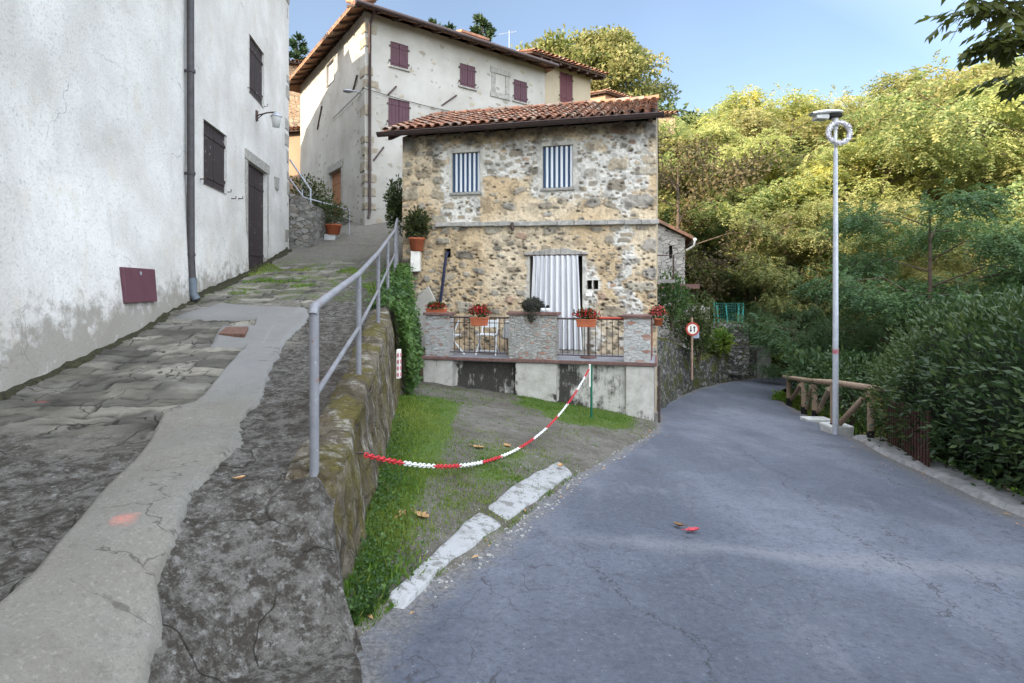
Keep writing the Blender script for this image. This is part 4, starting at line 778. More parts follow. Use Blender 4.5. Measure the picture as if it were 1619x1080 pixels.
m.quad((0, 0, -3.1), (0, -1.28, -3.1), (0, -1.28, -1.535), (0, 0, -1.535)); wb = m.build('base_wall', M['mould'], te)
at = wb.data.attributes.new('mould', 'FLOAT', 'POINT'); vals = []
for v in wb.data.vertices:
    x, y, z = v.co; k = .22 + .35 * sstep(-2.1, -2.7, z)
    if pierx[1][1] < x < pierx[2][0] and y < .2: k = .74
    if pierx[0][1] < x < pierx[1][0]: k = .42 + .5 * sstep(pierx[1][0] - .55, pierx[1][0], x)
    vals.append(k - .1)
at.data.foreach_set('value', vals)
m = MB(TERR); m.box(-.05, TX + .03, .002, .055, -1.515, -1.452, 0, .006); m.box(-.055, -.004, -1.28, .0, -1.515, -1.452); m.build('coping', M['brick_red'], te, bevel=.008)
m = MB(TERR); m.box(.0, TX, -1.26, -.001, -1.533, -1.455); m.build('floor_slab', M['floor'], te)
pil = [(tx(1028, 535), tx(986, 535)), (tx(879, 535), tx(804, 535)), (tx(708, 535), tx(672, 535))]; ptop = [-.53, -.50, -.53]
for (a, b), zt, pm in zip(pil, ptop, ('concrete', 'pillar_rubble', 'concrete')):
    pl = MB(TERR); n = 8; d0, d1 = -.02, -.36
    for (s, y) in ((1, d0), (-1, d1)): pl.grid(n, 12, lambda i, j: (lerp(a, b, i / n), y + s * .012 * fbm(i, j, a + y, .6), lerp(-1.452, zt - .06, j / 12)))
    pl.quad((a, d0, -1.452), (a, d1, -1.452), (a, d1, zt - .06), (a, d0, zt - .06)); pl.quad((b, d0, -1.452), (b, d1, -1.452), (b, d1, zt - .06), (b, d0, zt - .06))
    mats = M['pillar_rubble'] if pm == 'pillar_rubble' else M['plastered_pillar'] if 'plastered_pillar' in M else None
    if mats is None:
        M['plastered_pillar'] = rubble('thin_plaster_over_brick_pillar', [(.50, .48, .44), (.56, .55, .52), (.46, .45, .42), (.54, .52, .48), (.36, .16, .10)], (.56, .55, .52), 6.5, .04, flat=3.0, dark=(.45, .44, .40)); mats = M['plastered_pillar']
    po = pl.build('pillar', mats, te)
    c = MB(TERR); c.box(a - .04, b + .04, d1 - .03, d0 + .05, zt - .058, zt, 0, .006); c.build('pillar_cap', M['brick_red'], po, bevel=.01)
for (a, b), red in (((pil[1][1], pil[2][0]), 0), ((pil[0][1], pil[1][0]), 1)):
    r = MB(TERR); yy = -.12; zt = -.625; r.tube([(a, yy, zt), (b, yy, zt)], .018, 8); r.tube([(a, yy, -1.36), (b, yy, -1.36)], .012, 6); r.tube([(a, yy, zt - .11), (b, yy, zt - .11)], .009, 6) if not red else None
    n = max(4, int((b - a) / .105))
    for k in range(1, n): xx = lerp(a, b, k / n); r.tube([(xx, yy, -1.36), (xx, yy, zt)], .0075, 5)
    ro = r.build('railing', M['iron'], te)
    if red: r = MB(TERR); r.tube([(a, yy, zt + .02), (lerp(a, b, .56), yy, zt + .02)], .024, 8); r.build('handrail', M['sign_red'], ro)
r = MB(TERR)
for k in range(9): r.tube([(.06, -.42 - k * .1, -1.45), (.06, -.42 - k * .1, -.62)], .0075, 5)
r.tube([(.06, -.36, -.62), (.06, -1.26, -.62)], .02, 8); r.build('side_railing', M['iron_red'], te)
dpx = tx(1040, 620); m = MB(TERR); m.tube([(-.09, -.10, -1.5), (-.09, -.10, -2.75)], .022, 8); m.build('drainpipe', M['iron'], te)
# ============================================================= leaves
def unit(a): return a / np.maximum(1e-9, np.linalg.norm(a, axis=-1, keepdims=True))
def leaves(P0, D, Nn, L, W, fold=0.0):
    """rhombic leaves: base points, directions, normals (n,3), length and width (n,)"""
    D = unit(D); S = unit(np.cross(D, Nn)); U = unit(np.cross(S, D)); L = np.asarray(L)[:, None]; W = np.asarray(W)[:, None]
    mid = P0 + D * L * .45
    return np.stack([P0, mid + S * W * .5 + U * W * fold, P0 + D * L, mid - S * W * .5 + U * W * fold], axis=1)
def rnd_dirs(g, n, up=0.0):
    v = g.normal(size=(n, 3)); v[:, 2] += up; return unit(v)
def fronds(g, P0, D, L, pairs=7, leaf=.05, droop=.35):
    """pinnate fronds from base points along directions; returns leaflet quads"""
    D = unit(D); n = len(P0); up = np.tile([0, 0, 1.0], (n, 1)) + g.normal(size=(n, 3)) * .25; B = unit(np.cross(D, up)); U = unit(np.cross(B, D)); out = []
    for k in range(pairs):
        s = (k + 1) / pairs; c = P0 + D * (L * s)[:, None] - np.array([0, 0, 1.0]) * (droop * L * s * s)[:, None]
        for sd in (-1, 1):
            d = B * sd * .9 + D * .45 + U * -.25 + g.normal(size=(n, 3)) * .15; ln = leaf * (1 - .45 * abs(s - .45)) * g.uniform(.8, 1.2, n); out.append(leaves(c, d, U + g.normal(size=(n, 3)) * .5, ln, ln * .5))
    return np.concatenate(out)
def skeleton(g, H, spread, nl, levels=2, lean=0.0, base=.3):
    """trunk and limbs as polylines with radii; returns lines and tip points with outward directions"""
    lines = []; tips = []; top = np.array([lean * H, 0, H * .92]); tr = [np.array([0, 0, -.4]), np.array([lean * H * .2 + g.normal() * .05, g.normal() * .05, H * .33]), np.array([lean * H * .55 + g.normal() * .12, g.normal() * .12, H * .65]), top]
    r0 = .011 * H + .02; lines.append((tr, [r0, r0 * .8, r0 * .5, r0 * .12])); tips.append((top, np.array([lean, 0, 1.0])))
    def on(t):
        s = t * 3; i = min(2, int(s)); return tr[i] + (tr[i + 1] - tr[i]) * (s - i)
    for k in range(nl):
        t = base + (1 - base) * (k + g.uniform(0, .8)) / nl; a = k * 2.4 + g.uniform(-.5, .5); prof = math.sin(math.pi * clamp((t - base + .16) / (1.18 - base))) ** .75; ln = spread * prof * g.uniform(.75, 1.2); d = np.array([math.cos(a), math.sin(a), g.uniform(.15, .6)]); b = on(t); m_ = b + d * ln * .55 + np.array([0, 0, .1 * ln]); e = b + d * ln * np.array([1, 1, .75]); lines.append(([b, m_, e], [r0 * .38 * (1 - t * .6), r0 * .2 * (1 - t * .6), .012])); tips.append((e, d))
        for q in range(levels * 2):
            f = g.uniform(.35, .95); p = b + (e - b) * f; a2 = a + g.uniform(-1.2, 1.2); d2 = np.array([math.cos(a2), math.sin(a2), g.uniform(-.15, .5)]); l2 = ln * g.uniform(.25, .5) + .15; e2 = p + d2 * l2; lines.append(([p, e2], [.02, .008])); tips.append((e2, d2)); tips.append((p + d2 * l2 * .55, d2))
    return lines, tips
def trunk_mesh(lines, name, parent, mat):
    m = MB()
    for pts, rr in lines: m.tube([Vector(p) for p in pts], rr, 7, cap=False, jit=.06)
    return m.build(name, mat, parent, world=False)
def locust_tree(seed, H, spread, mat, dens=1.6, leaf=.062, fl=.42, nl=13, lean=0.0, base=.25):
    g = np.random.default_rng(seed); lines, tips = skeleton(g, H, spread, nl, 2, lean, base); pos = []; dr = []
    for p, d in tips:
        n = int(g.integers(17, 26) * dens); sz = (.34 + .07 * spread) * g.uniform(.75, 1.25); a_ = g.uniform(0, 6.283, n); r_ = sz * np.sqrt(g.random(n)); q = np.stack([r_ * np.cos(a_), r_ * np.sin(a_), .22 * sz - .5 * r_ * r_ / sz + g.normal(size=n) * .15], 1); pos.append(p + q); h = np.array([d[0], d[1], 0]) * .55 + q * 1.6; h[:, 2] = g.uniform(-.7, .3, n); dr.append(h + g.normal(size=(n, 3)) * .3)
    pos = np.concatenate(pos); dr = np.concatenate(dr); V = fronds(g, pos, dr, g.uniform(.7, 1.2, len(pos)) * fl, 7, leaf * fl / .42 * 1.55)
    return lines, V
def broad_tree(seed, H, spread, n=9000, leaf=.2, clump=.75, nl=16, base=.22):
    g = np.random.default_rng(seed); lines, tips = skeleton(g, H, spread, nl, 2, 0, base); k = max(8, n // len(tips)); out = []
    for p, d in tips:
        s = clump * g.uniform(.7, 1.25); q = rnd_dirs(g, k, .25) * (s * g.uniform(.25, 1.0, k) ** .5)[:, None] * np.array([1, 1, .75]); dd_ = q / s + g.normal(size=(k, 3)) * .6; out.append(leaves(p + q, dd_, q + g.normal(size=(k, 3)) * s * .5 + np.array([0, 0, .4]), leaf * g.uniform(.6, 1.2, k), leaf * .6 * g.uniform(.7, 1.1, k)))
    return lines, np.concatenate(out)
def conifer_tree(seed, H, spread, n=6000):
    g = np.random.default_rng(seed); lines = [([np.array([0, 0, -.4]), np.array([0, 0, H * .5]), np.array([0, 0, H])], [.03 * H, .018 * H, .01])]; out = []
    for k in range(int(H * 6)):
        t = k / (H * 6); z = H * (.12 + .88 * t); a = k * 2.399; ln = spread * (1 - t) ** .8 * g.uniform(.7, 1.15) + .12; d = np.array([math.cos(a), math.sin(a), -.12 + .4 * t]); e = np.array([0, 0, z]) + d * ln; lines.append(([np.array([0, 0, z]), e], [.03, .008])); m_ = int(n / (H * 6)); s = g.uniform(.15, 1, m_) ** .7; p = np.array([0, 0, z]) + d * (ln * s)[:, None] + g.normal(size=(m_, 3)) * .06; q = d + g.normal(size=(m_, 3)) * .55; out.append(leaves(p, q, g.normal(size=(m_, 3)) + np.array([0, 0, .7]), np.full(m_, .26), np.full(m_, .085)))
    return lines, np.concatenate(out)
def plant_tree(lines, V, name, label, cat, mat, loc, rz=0, sc=1.0, group=None, bark='bark', part='crown'):
    o = thing(name, label, cat, loc, rz, group); o.scale = (sc, sc, sc); trunk_mesh(lines, 'trunk', o, M[bark]); quads_object(part, V, M[mat], o); return o
def copy_tree(src, label, loc, rz, sc, group=None, mat=None):
    c = src.copy(); COL.objects.link(c); c['label'] = label; c.location = loc; c.rotation_euler = (0, 0, rz); c.scale = (sc, sc, sc * R.uniform(.95, 1.08))
    if group: c['group'] = group
    elif 'group' in c: del c['group']
    for ch in [k for k in src.children]:
        d = ch.copy(); COL.objects.link(d); d.parent = c
        if mat and len(d.data.materials) and d.name.startswith('crown'): d.material_slots[0].link = 'OBJECT'; d.material_slots[0].material = M[mat]
    return c
def ground(px, Y, dz=-.1):
    X = (px - CX) / F * Y; return Vector((X, Y, terrain_z(X, Y) + dz))
def sized(loc, top_py): return (HY - top_py) / F * loc.y - loc.z    # tree height needed
GRP = 'locust trees on the slope across the road'
protos = []
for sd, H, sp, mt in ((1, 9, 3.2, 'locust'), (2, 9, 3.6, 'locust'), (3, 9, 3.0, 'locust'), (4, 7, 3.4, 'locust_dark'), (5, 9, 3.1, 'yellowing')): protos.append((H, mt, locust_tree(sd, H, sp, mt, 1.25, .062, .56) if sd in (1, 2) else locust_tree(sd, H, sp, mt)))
first = {}
def locust(k, px, Y, top, label, rz=None, dz=-.3, mat=None):
    loc = ground(px, Y, dz); H, mt, (ln, V) = protos[k]; sc = max(.35, sized(loc, top) / (H + .35)); rz = R.uniform(0, 6.28) if rz is None else rz
    if k not in first: first[k] = plant_tree(ln, V, 'locust_tree', label, 'tree', mt, loc, rz, sc, GRP); o = first[k]
    else: o = copy_tree(first[k], label, loc, rz, sc, GRP, mat)
    return o
LOC = [
 (0, 1180, 27, 178, 'pale green locust tree left of the street lamp above the bend'), (1, 1255, 31, 138, 'tall golden locust tree rising just left of the lamp head'),
 (2, 1120, 29, 190, 'small dark locust tree above the far cottage roof'), (4, 1345, 30, 205, 'yellowing locust tree behind the street lamp pole'),
 (1, 1405, 25, 200, 'bright feathery locust tree right of the lamp pole'), (0, 1480, 28, 82, 'tallest airy locust tree against the sky right of the lamp'),
 (2, 1560, 24, 92, 'broad locust tree under the overhanging walnut branch'), (1, 1650, 23, 70, 'locust tree cut by the right edge below the walnut branch'),
 (0, 1290, 22.5, 300, 'low pale green locust tree right behind the lamp pole foot'), (3, 1222, 24.5, 395, 'dark drooping locust tree shading the road bend'),
 (3, 1145, 30.0, 345, 'shade tinted blue green locust tree above the teal garden stakes'), (3, 1330, 18.5, 515, 'low dark locust overhanging the wooden fence'),
 (2, 1470, 15.5, 262, 'slender dark locust standing behind the laurel hedge'), (0, 1590, 15.0, 330, 'leaning locust with visible trunk at the right edge above the hedge'),
 (1, 1065, 31, 205, 'brownish locust tree close behind the stone house roof corner'), (4, 1310, 27, 185, 'golden locust tree showing behind the lamp ring')]
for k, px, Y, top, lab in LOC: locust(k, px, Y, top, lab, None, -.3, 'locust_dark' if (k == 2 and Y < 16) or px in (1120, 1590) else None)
for k, px, Y, top, lab in ((3, 1255, 20.5, 485, 'dark locust bough hanging low over the bend'), (3, 1400, 17.0, 500, 'dark low locust between lamp pole and hedge'), (1, 1400, 21.5, 300, 'bright low locust tree in sun right of the lamp pole'), (1, 1520, 20.5, 280, 'sunlit locust tree behind the slender dark one'), (3, 1195, 29.0, 430, 'shade tinted locust beside the grassy bank at the bend'), (3, 1085, 29, 300, 'dark crown in the gap above the cottage roof'), (0, 1460, 20, 400, 'pale locust low behind the laurel hedge'), (0, 1240, 25, 330, 'half shaded locust below the golden one left of the lamp')): locust(k, px, Y, top, lab)
# far wood on the ridge: one mass
g0 = np.random.default_rng(77); lines_, Vb = broad_tree(21, 9, 3.6, 9000, .36, 1.0); out = []; mi = []
for k in range(34):
    X = -30 + 95 * (k + .5) / 34 + g0.uniform(-1.5, 1.5); Y = 44 + g0.uniform(0, 8) + .1 * abs(X); 
    if X < 12: Y += 10
    a = g0.uniform(0, 6.28); s = g0.uniform(.75, 1.15); z = terrain_z(X, Y); c_, s_ = math.cos(a), math.sin(a); W = Vb @ np.array([[c_, s_, 0], [-s_, c_, 0], [0, 0, 1]]) * s + np.array([X, Y, z - 1.5]); out.append(W[g0.random(len(W)) < .8])
mi = [0] * sum(len(q) for q in out); Vl = [protos[q][2][1] for q in (0, 1, 2, 4)]
for k in range(30):
    px = 1075 + 640 * ((k * .618) % 1); Y = 31 + 10 * ((k * .37) % 1); X = (px - CX) / F * Y; z = terrain_z(X, Y) - .4; top = table([(1060, 175), (1130, 135), (1250, 122), (1330, 140), (1400, 175), (1455, 120), (1560, 75), (1720, 55)], px) + g0.uniform(-6, 26) ; s = ((HY - top) / F * Y - z) / 9.3; a = g0.uniform(0, 6.28); c_, s_ = math.cos(a), math.sin(a); W = Vl[k % 4] @ np.array([[c_, s_, 0], [-s_, c_, 0], [0, 0, 1]]) * np.array([max(s, 1.0), max(s, 1.0), s]) + np.array([X, Y, z]); W = W[g0.random(len(W)) < .75]; out.append(W); mi += [(1, 1, 0, 2, 1)[k % 5]] * len(W)
woods = quads_object('woods', np.concatenate(out), [M['oak'], M['locust'], M['yellowing']], None, mi); tag(woods, 'distant sunlit wood along the hilltop', None, None, 'stuff')
# single trees behind the roofs
ln, V = broad_tree(31, 11.5, 3.2, 34000, .25, .85, 24); loc = ground(955, 43, 0); sc = sized(loc, 38) / 11.9; plant_tree(ln, V, 'broadleaf_tree', 'large rounded green gold tree rising behind the ochre house', 'tree', 'oak_green', loc, 1.0, sc)
ln, V = broad_tree(33, 9, 3.4, 18000, .26, .9, 18); loc = ground(872, 44, 0); plant_tree(ln, V, 'broadleaf_tree', 'lower yellow green tree left of the large rounded tree', 'tree', 'oak_green', loc, 2.2, sized(loc, 62) / 9.3)
ln, V = broad_tree(35, 5, 1.8, 4000, .2, .6, 10); loc = ground(1052, 38, 0); plant_tree(ln, V, 'broadleaf_tree', 'small dark bushy tree at the foot of the large rounded tree', 'tree', 'shrub', loc, 0, sized(loc, 152) / 5.2)
ln, V = broad_tree(36, 7, 2.6, 9000, .13, .55, 16); loc = ground(1072, 23.5, -.2); plant_tree(ln, V, 'bronze_tree', 'bronze leaved tree coloured as if in shade against the stone house corner', 'tree', 'bronze', loc, .6, sized(loc, 200) / 7.3)
ln, V = conifer_tree(41, 10, 2.2, 8000); loc = ground(763, 46, 0); c0 = plant_tree(ln, V, 'conifer_tree', 'pointed dark conifer beside the roof chimney', 'tree', 'conifer', loc, 0, sized(loc, 24) / 10.1, 'conifers behind the roofs')
loc = ground(688, 47, 0); copy_tree(c0, 'conifer tips showing over the white house roof', loc, 1, sized(loc, 30) / 10.1, 'conifers behind the roofs'); loc = ground(708, 47.5, 0); copy_tree(c0, 'shorter conifer tip right of another above the roof', loc, 2, sized(loc, 40) / 10.1, 'conifers behind the roofs')
loc = ground(470, 52, 0); copy_tree(c0, 'conifer showing between the two white houses', loc, 2, sized(loc, 52) / 10.1, 'conifers behind the roofs')
# laurel hedge beside the road
hd = thing('laurel_hedge', 'dense dark green laurel hedge along the right road edge', 'hedge', (6.6, 7.5, road_z(6.6, 7.5)))
g = np.random.default_rng(5); blobs = []
for Y in (10.2, 9.3, 8.4, 7.5, 6.6, 5.7, 4.7, 3.6, 2.4):
    x = xr(Y) + 1.35 + (.35 if Y > 9.8 else 0); z = road_z(x, Y); hh = 1.25 if Y > 9.8 else 1.5; blobs.append((np.array([x, Y, z + hh * .62]), np.array([1.15, 1.0, hh * .92]))); blobs.append((np.array([x + 1.2, Y + .4, z + .85]), np.array([1.2, 1.0, 1.4])))
V = []; m = MB()
for c, r in blobs:
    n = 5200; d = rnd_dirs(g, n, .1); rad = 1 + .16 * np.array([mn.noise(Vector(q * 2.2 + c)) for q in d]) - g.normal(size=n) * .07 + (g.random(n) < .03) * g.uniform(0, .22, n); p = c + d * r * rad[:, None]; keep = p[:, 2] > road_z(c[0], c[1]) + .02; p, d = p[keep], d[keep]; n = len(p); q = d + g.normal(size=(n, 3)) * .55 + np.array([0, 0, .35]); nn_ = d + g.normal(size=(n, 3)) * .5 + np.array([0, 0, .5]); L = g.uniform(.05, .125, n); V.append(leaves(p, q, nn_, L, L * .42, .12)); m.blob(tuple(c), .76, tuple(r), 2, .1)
m.build('hedge_core', plain('dark_hedge_inside', (.012, .018, .008), 1, .4), hd); V = np.concatenate(V) - np.array(hd.location); V = V[V[:, :, 0].min(axis=1) + 6.6 > 3.5]  # solid dark core added to block the view through the leaves
quads_object('foliage', V, M['laurel'], hd)
# yellowing sprig at the hedge end
sp = thing('yellow_sprig', 'pale yellow leafy sprig at the near end post of the fence', 'plant', unproj(1377, 699, road_z) + Vector((.02, -.16, 0))); p0 = sp.location; g = np.random.default_rng(8); n = 260
q = g.normal(size=(n, 3)) * np.array([.07, .07, .06]); s = g.random(n); q += np.stack([.04 + .1 * np.sin(s * 6), .05 * np.cos(s * 5), .08 + s * .85], 1); quads_object('leaves', leaves(q, rnd_dirs(g, n, .4), rnd_dirs(g, n, .6), g.uniform(.04, .08, n), g.uniform(.015, .03, n)), leaf_mat('pale_yellow_leaves', (.20, .20, .06), (.36, .33, .12), None, .4, .6, .2, 0), sp)
m = MB(); m.tube([(.03, 0, -.05), (.08, .02, .4), (.05, .0, .95)], .008, 5); m.build('stem', M['bark'], sp, world=False)
# walnut branches reaching in from the right
wt = thing('walnut_tree', 'walnut tree whose dark leafy branches hang in at the upper right', 'tree', (9.6, 8.2, -4)); m = MB(); m.tube([(9.6, 8.2, -4.5), (9.5, 8.2, 0), (9.2, 8.1, 3.5), (9.0, 8.0, 6.0)], [.26, .22, .17, .05], 10); ends = []
for pts in ([(9.25, 8.1, 3.2), (8.0, 7.7, 3.7), (6.6, 7.3, 3.55), (5.35, 7.0, 3.38)], [(9.2, 8.1, 3.5), (7.8, 7.4, 4.0), (6.4, 7.0, 3.95), (5.7, 6.9, 3.75)], [(9.3, 8.1, 2.6), (8.0, 7.6, 3.0), (7.0, 7.3, 2.75), (6.2, 7.1, 2.55)], [(8.0, 7.6, 3.0), (7.0, 7.2, 3.3), (6.2, 7.0, 3.1), (5.75, 6.95, 2.95)]): m.tube(pts, [.06, .04, .022, .008], 6); ends.append(np.array(pts))
m.build('trunk', M['bark'], wt); g = np.random.default_rng(12); V = []
for e in ends:
    for k in range(80):
        t = g.uniform(1.2, 3.0); i = min(2, int(t)); p = e[i] + (e[i + 1] - e[i]) * (t - i) + g.normal(size=3) * np.array([.10, .16, .06]); a = g.uniform(0, 6.28); d = np.array([math.cos(a) - .4, math.sin(a) * .6, -.45]); L = .34
        for s in range(4):
            for sd in (-1, 1):
                q = p + d * L * (s + 1) / 4.0; b = np.cross(d, [0, 0, 1.0]); V.append(leaves(q[None], (b * sd * .8 + d * .5 + np.array([0, 0, -.35 + g.normal() * .3]))[None], (np.array([0, 0, 1.0]) + g.normal(size=3) * .5)[None], [g.uniform(.13, .2)], [g.uniform(.055, .08)], .1))
quads_object('crown', np.concatenate(V) - np.array(wt.location), M['walnut'], wt)
# climbing ivy and weeds down the far end of the retaining wall
iv = thing('ivy', 'green ivy spilling over the far end of the mossy retaining wall', 'ivy', (-1.9, 10.5, -1)); g = np.random.default_rng(14); n = 8000; Y = g.uniform(8.9, 13.6, n); t = g.random(n); thick = .06 + .17 * np.array([sstep(8.7, 10.6, y) for y in Y]); wob = np.array([mn.noise(Vector((y * 1.1, q * 2, 3))) for y, q in zip(Y, t)])
top = np.array([lane_l(y) for y in Y]) + .06; bot = np.array([verge_z(wall_x(y) + .3, min(y, 12.3)) for y in Y]); low = bot + (top - bot) * np.array([.62 * sstep(10.3, 8.9, y) for y in Y]); Z = low + (top - low) * t; X = np.array([wall_x(y) for y in Y]) + .04 + .16 * (1 - t) + thick * (.35 + .65 * np.sin(t * 2.8)) * (.6 + .8 * wob) + g.normal(size=n) * .05
over = g.random(n) < .22; X[over] = X[over] - g.uniform(.1, .5, over.sum()); Z[over] = np.array([lane_l(y) for y in Y[over]]) + g.uniform(0, .16, over.sum())
d = np.stack([g.uniform(.2, 1, n), g.normal(size=n) * .8, g.uniform(-1, .4, n)], 1); L = g.uniform(.045, .1, n); V = leaves(np.stack([X, Y, Z], 1), d, np.stack([np.ones(n), g.normal(size=n) * .4 - .3, .7 + g.normal(size=n) * .5], 1), L, L * .75, .08); quads_object('leaves', V - np.array(iv.location), M['ivy'], iv)
# grass
g = np.random.default_rng(16); bl = []
def blades(n, region, h0, h1, w=.006):
    ps = []
    while len(ps) < n:
        X, Y, keep = region()
        if g.random() < keep: ps.append((X, Y, verge_z(X, Y) if keep <= 1 else 0))
    p = np.array(ps); m_ = len(p); d = g.normal(size=(m_, 3)) * .38; d[:, 2] = 1; L = g.uniform(h0, h1, m_); a = g.uniform(0, 6.28, m_); return leaves(p, d, np.stack([np.cos(a), np.sin(a), np.zeros(m_)], 1), L, w * g.uniform(.7, 1.5, m_) * (1 + .05 * p[:, 1]))
def reg():
    Y = 2.75 + 9.3 * g.random(); xe = table(XE, Y); a = -.34 - .15 * Y; X = a + (xe - a) * g.random(); k = green_at(X, Y) * (.4 + 1.3 * clamp(fbm(X, Y, 1, 1.9, 3) * 1.9 + .22)); return X, Y, min(1, k * (1.6 if Y < 6 else .8))
bl.append(blades(30000, reg, .015, .055))
def reg2():
    Y = 2.8 + 6.8 * g.random(); X = -.42 - .15 * Y + abs(g.normal()) * .18; return X, Y, (.9 if X < table(XE, Y) - .04 else -1)
def reg3():
    Y = 2.9 + 9.0 * g.random(); xe = table(XE, Y); a = -.40 - .15 * Y; X = a + (xe - a) * g.random(); return X, Y, clamp(fbm(X, Y, 5, 2.3, 3) * 1.6)
bl.append(blades(9000, reg3, .012, .04))
bl.append(blades(6000, reg2, .03, .10, .008))
gr = quads_object('grass', np.concatenate(bl), M['grass']); tag(gr, 'bright green grass along the wall foot and over the verge', None, None, 'stuff')
# broad weeds at the wall foot
g = np.random.default_rng(19); n = 5200; Y = 2.9 + 5.1 * g.random(n) ** 1.4; X = np.minimum(-.42 - .15 * Y + np.abs(g.normal(size=n)) * .15 + .03, np.array([table(XE, q) - .06 for q in Y])); Z = np.array([verge_z(a, b) for a, b in zip(X, Y)]) + g.uniform(.0, .09, n); d = g.normal(size=(n, 3)); d[:, 2] = .45; L = g.uniform(.012, .034, n); wd = quads_object('weeds', leaves(np.stack([X, Y, Z], 1), d, np.stack([g.normal(size=n) * .3, g.normal(size=n) * .3, np.ones(n)], 1), L, L * .7), M['ivy']); tag(wd, 'clover and small weeds at the retaining wall foot', None, None, 'stuff')
# ground cover on the banks by the bend and grass on the lane
g = np.random.default_rng(23); ps = []
while len(ps) < 16000:
    X, Y = g.uniform(5.5, 16), g.uniform(15, 30); z = terrain_z(X, Y)
    if abs(z - road_z(X, Y)) < .4 and not (X > xr(min(Y, 15.5)) and Y < 17): continue
    ps.append((X, Y, z))
p = np.array(ps); n = len(p); d = g.normal(size=(n, 3)) * .6; d[:, 2] = 1; L = g.uniform(.1, .3, n); uc = quads_object('undergrowth', leaves(p, d, rnd_dirs(g, n, .2), L, L * .28), M['grass']); tag(uc, 'shaded grass and weeds on the banks round the bend', None, None, 'stuff')
ps = []
while len(ps) < 5000:
    Y = g.uniform(9.5, 14.5); X = g.uniform(-4.3 - .14 * Y, wall_x(Y)); e = wall_x(Y) - X
    if nz(X, Y, 4, 1.3) + .6 * sstep(.8, 0, e) + .5 * sstep(2.2, 3.2, e) * sstep(11, 13, Y) > .28: ps.append((X, Y, lane_z(X, Y) + .01))
p = np.array(ps); n = len(p); d = g.normal(size=(n, 3)) * .5; d[:, 2] = 1; L = g.uniform(.03, .07, n); lg = quads_object('grass', leaves(p, d, rnd_dirs(g, n), L, L * .25), M['grass']); tag(lg, 'thin grass growing between the lane stones', None, None, 'stuff')
# ============================================================= retaining wall, lane railing
rw = thing('retaining_wall', 'mossy stone retaining wall holding up the lane below the railing', 'wall', (-1.2, 4, -1.5)); wy = [2.62 + .05 * k for k in range(60)] + [5.66 + .09 * k for k in range(94)]
def rw_pt(i, j):
    Y = wy[j]; top = lane_z(wall_x(Y) - .12, Y) - (.0 if Y > 3.3 else .10); bot = (verge_z(wall_x(Y) + .2, Y) if Y < 12.4 else -2.5) - .25; q = i / 28; z = lerp(top, bot, max(0, (i - 5)) / 23)
    ridge = fbm(Y, z, 1, 1.7, 4) * .055 + nz(Y, z, 4, 7) * .018
    if i < 5: X = wall_x(Y) - .34 + .068 * i + .02 * fbm(Y, i, 2, 2); zz = top - (.05 if i == 0 else -.012 * i) + .02 * nz(Y * 3, i, 1) - (.03 if i == 4 else 0); return (X, Y, zz)
    return (wall_x(Y) + .0 + .13 * max(0, (i - 5)) / 23 + ridge, Y, z)
m = MB(); m.grid(28, len(wy) - 1, rw_pt); e = [rw_pt(i, 0) for i in range(4, 29)]; m.add([(p[0] - .02, p[1] + .01, p[2]) for p in e] + [(p[0] - .6, p[1] + .02, p[2]) for p in e], [(i, i + 1, 26 + i, 25 + i) for i in range(24)]); m.build('wall', M['retaining'], rw)
pl = thing('number_plaque', 'narrow faded pink and white plaque fixed upright on the mossy retaining wall', 'plaque', (wall_x(8.0) + .1, 8.0, -.98)); q = P(629, 572, 8.25); ha = P(623, 550, 8.1); x = wall_x(8.1)
m = MB(); m.box(q.x - .0, q.x + .05, 8.13, 8.24, q.z - .22, q.z + .18); m.build('plate', M['sign_white'], pl, bevel=.004); m = MB()
for k in range(4): zz = q.z - .19 + k * .09; m.box(q.x + .051, q.x + .056, 8.145, 8.225, zz, zz + .05); m.box(q.x + .01, q.x + .04, 8.124, 8.129, zz, zz + .05)
m.build('marking', M['sign_pink'], pl)
la_ = thing('handrail', 'lilac grey steel tube railing along the edge of the sloping lane', 'railing', (-1.12, 3.33, -1.06)); pys = [3.33, 5.6, 8.0, 10.15, 12.6, 13.15, 13.75]; tops = []
for Y in pys:
    X = -.62 - .15 * Y; zb = lane_z(X, Y); zt = table([(3.33, -.12), (5.6, .12), (8.0, .465), (10.15, .82), (12.6, 1.22), (13.15, 1.42), (13.75, 1.60)], Y); tops.append(Vector((X, Y, zt)))
    m = MB(); m.tube([(X, Y, zb - .25), (X, Y, zt)], .027, 12); m.build('post', M['rail'], la_)
m = MB(); m.tube([tops[0] + Vector((0, -.02, -.03))] + [p + Vector((0, 0, .01)) for p in tops], .026, 12); m.build('top_rail', M['rail'], la_)
m = MB(); m.tube([p + Vector((0, 0, -.50)) for p in tops], .017, 10); m.build('middle_rail', M['rail'], la_)
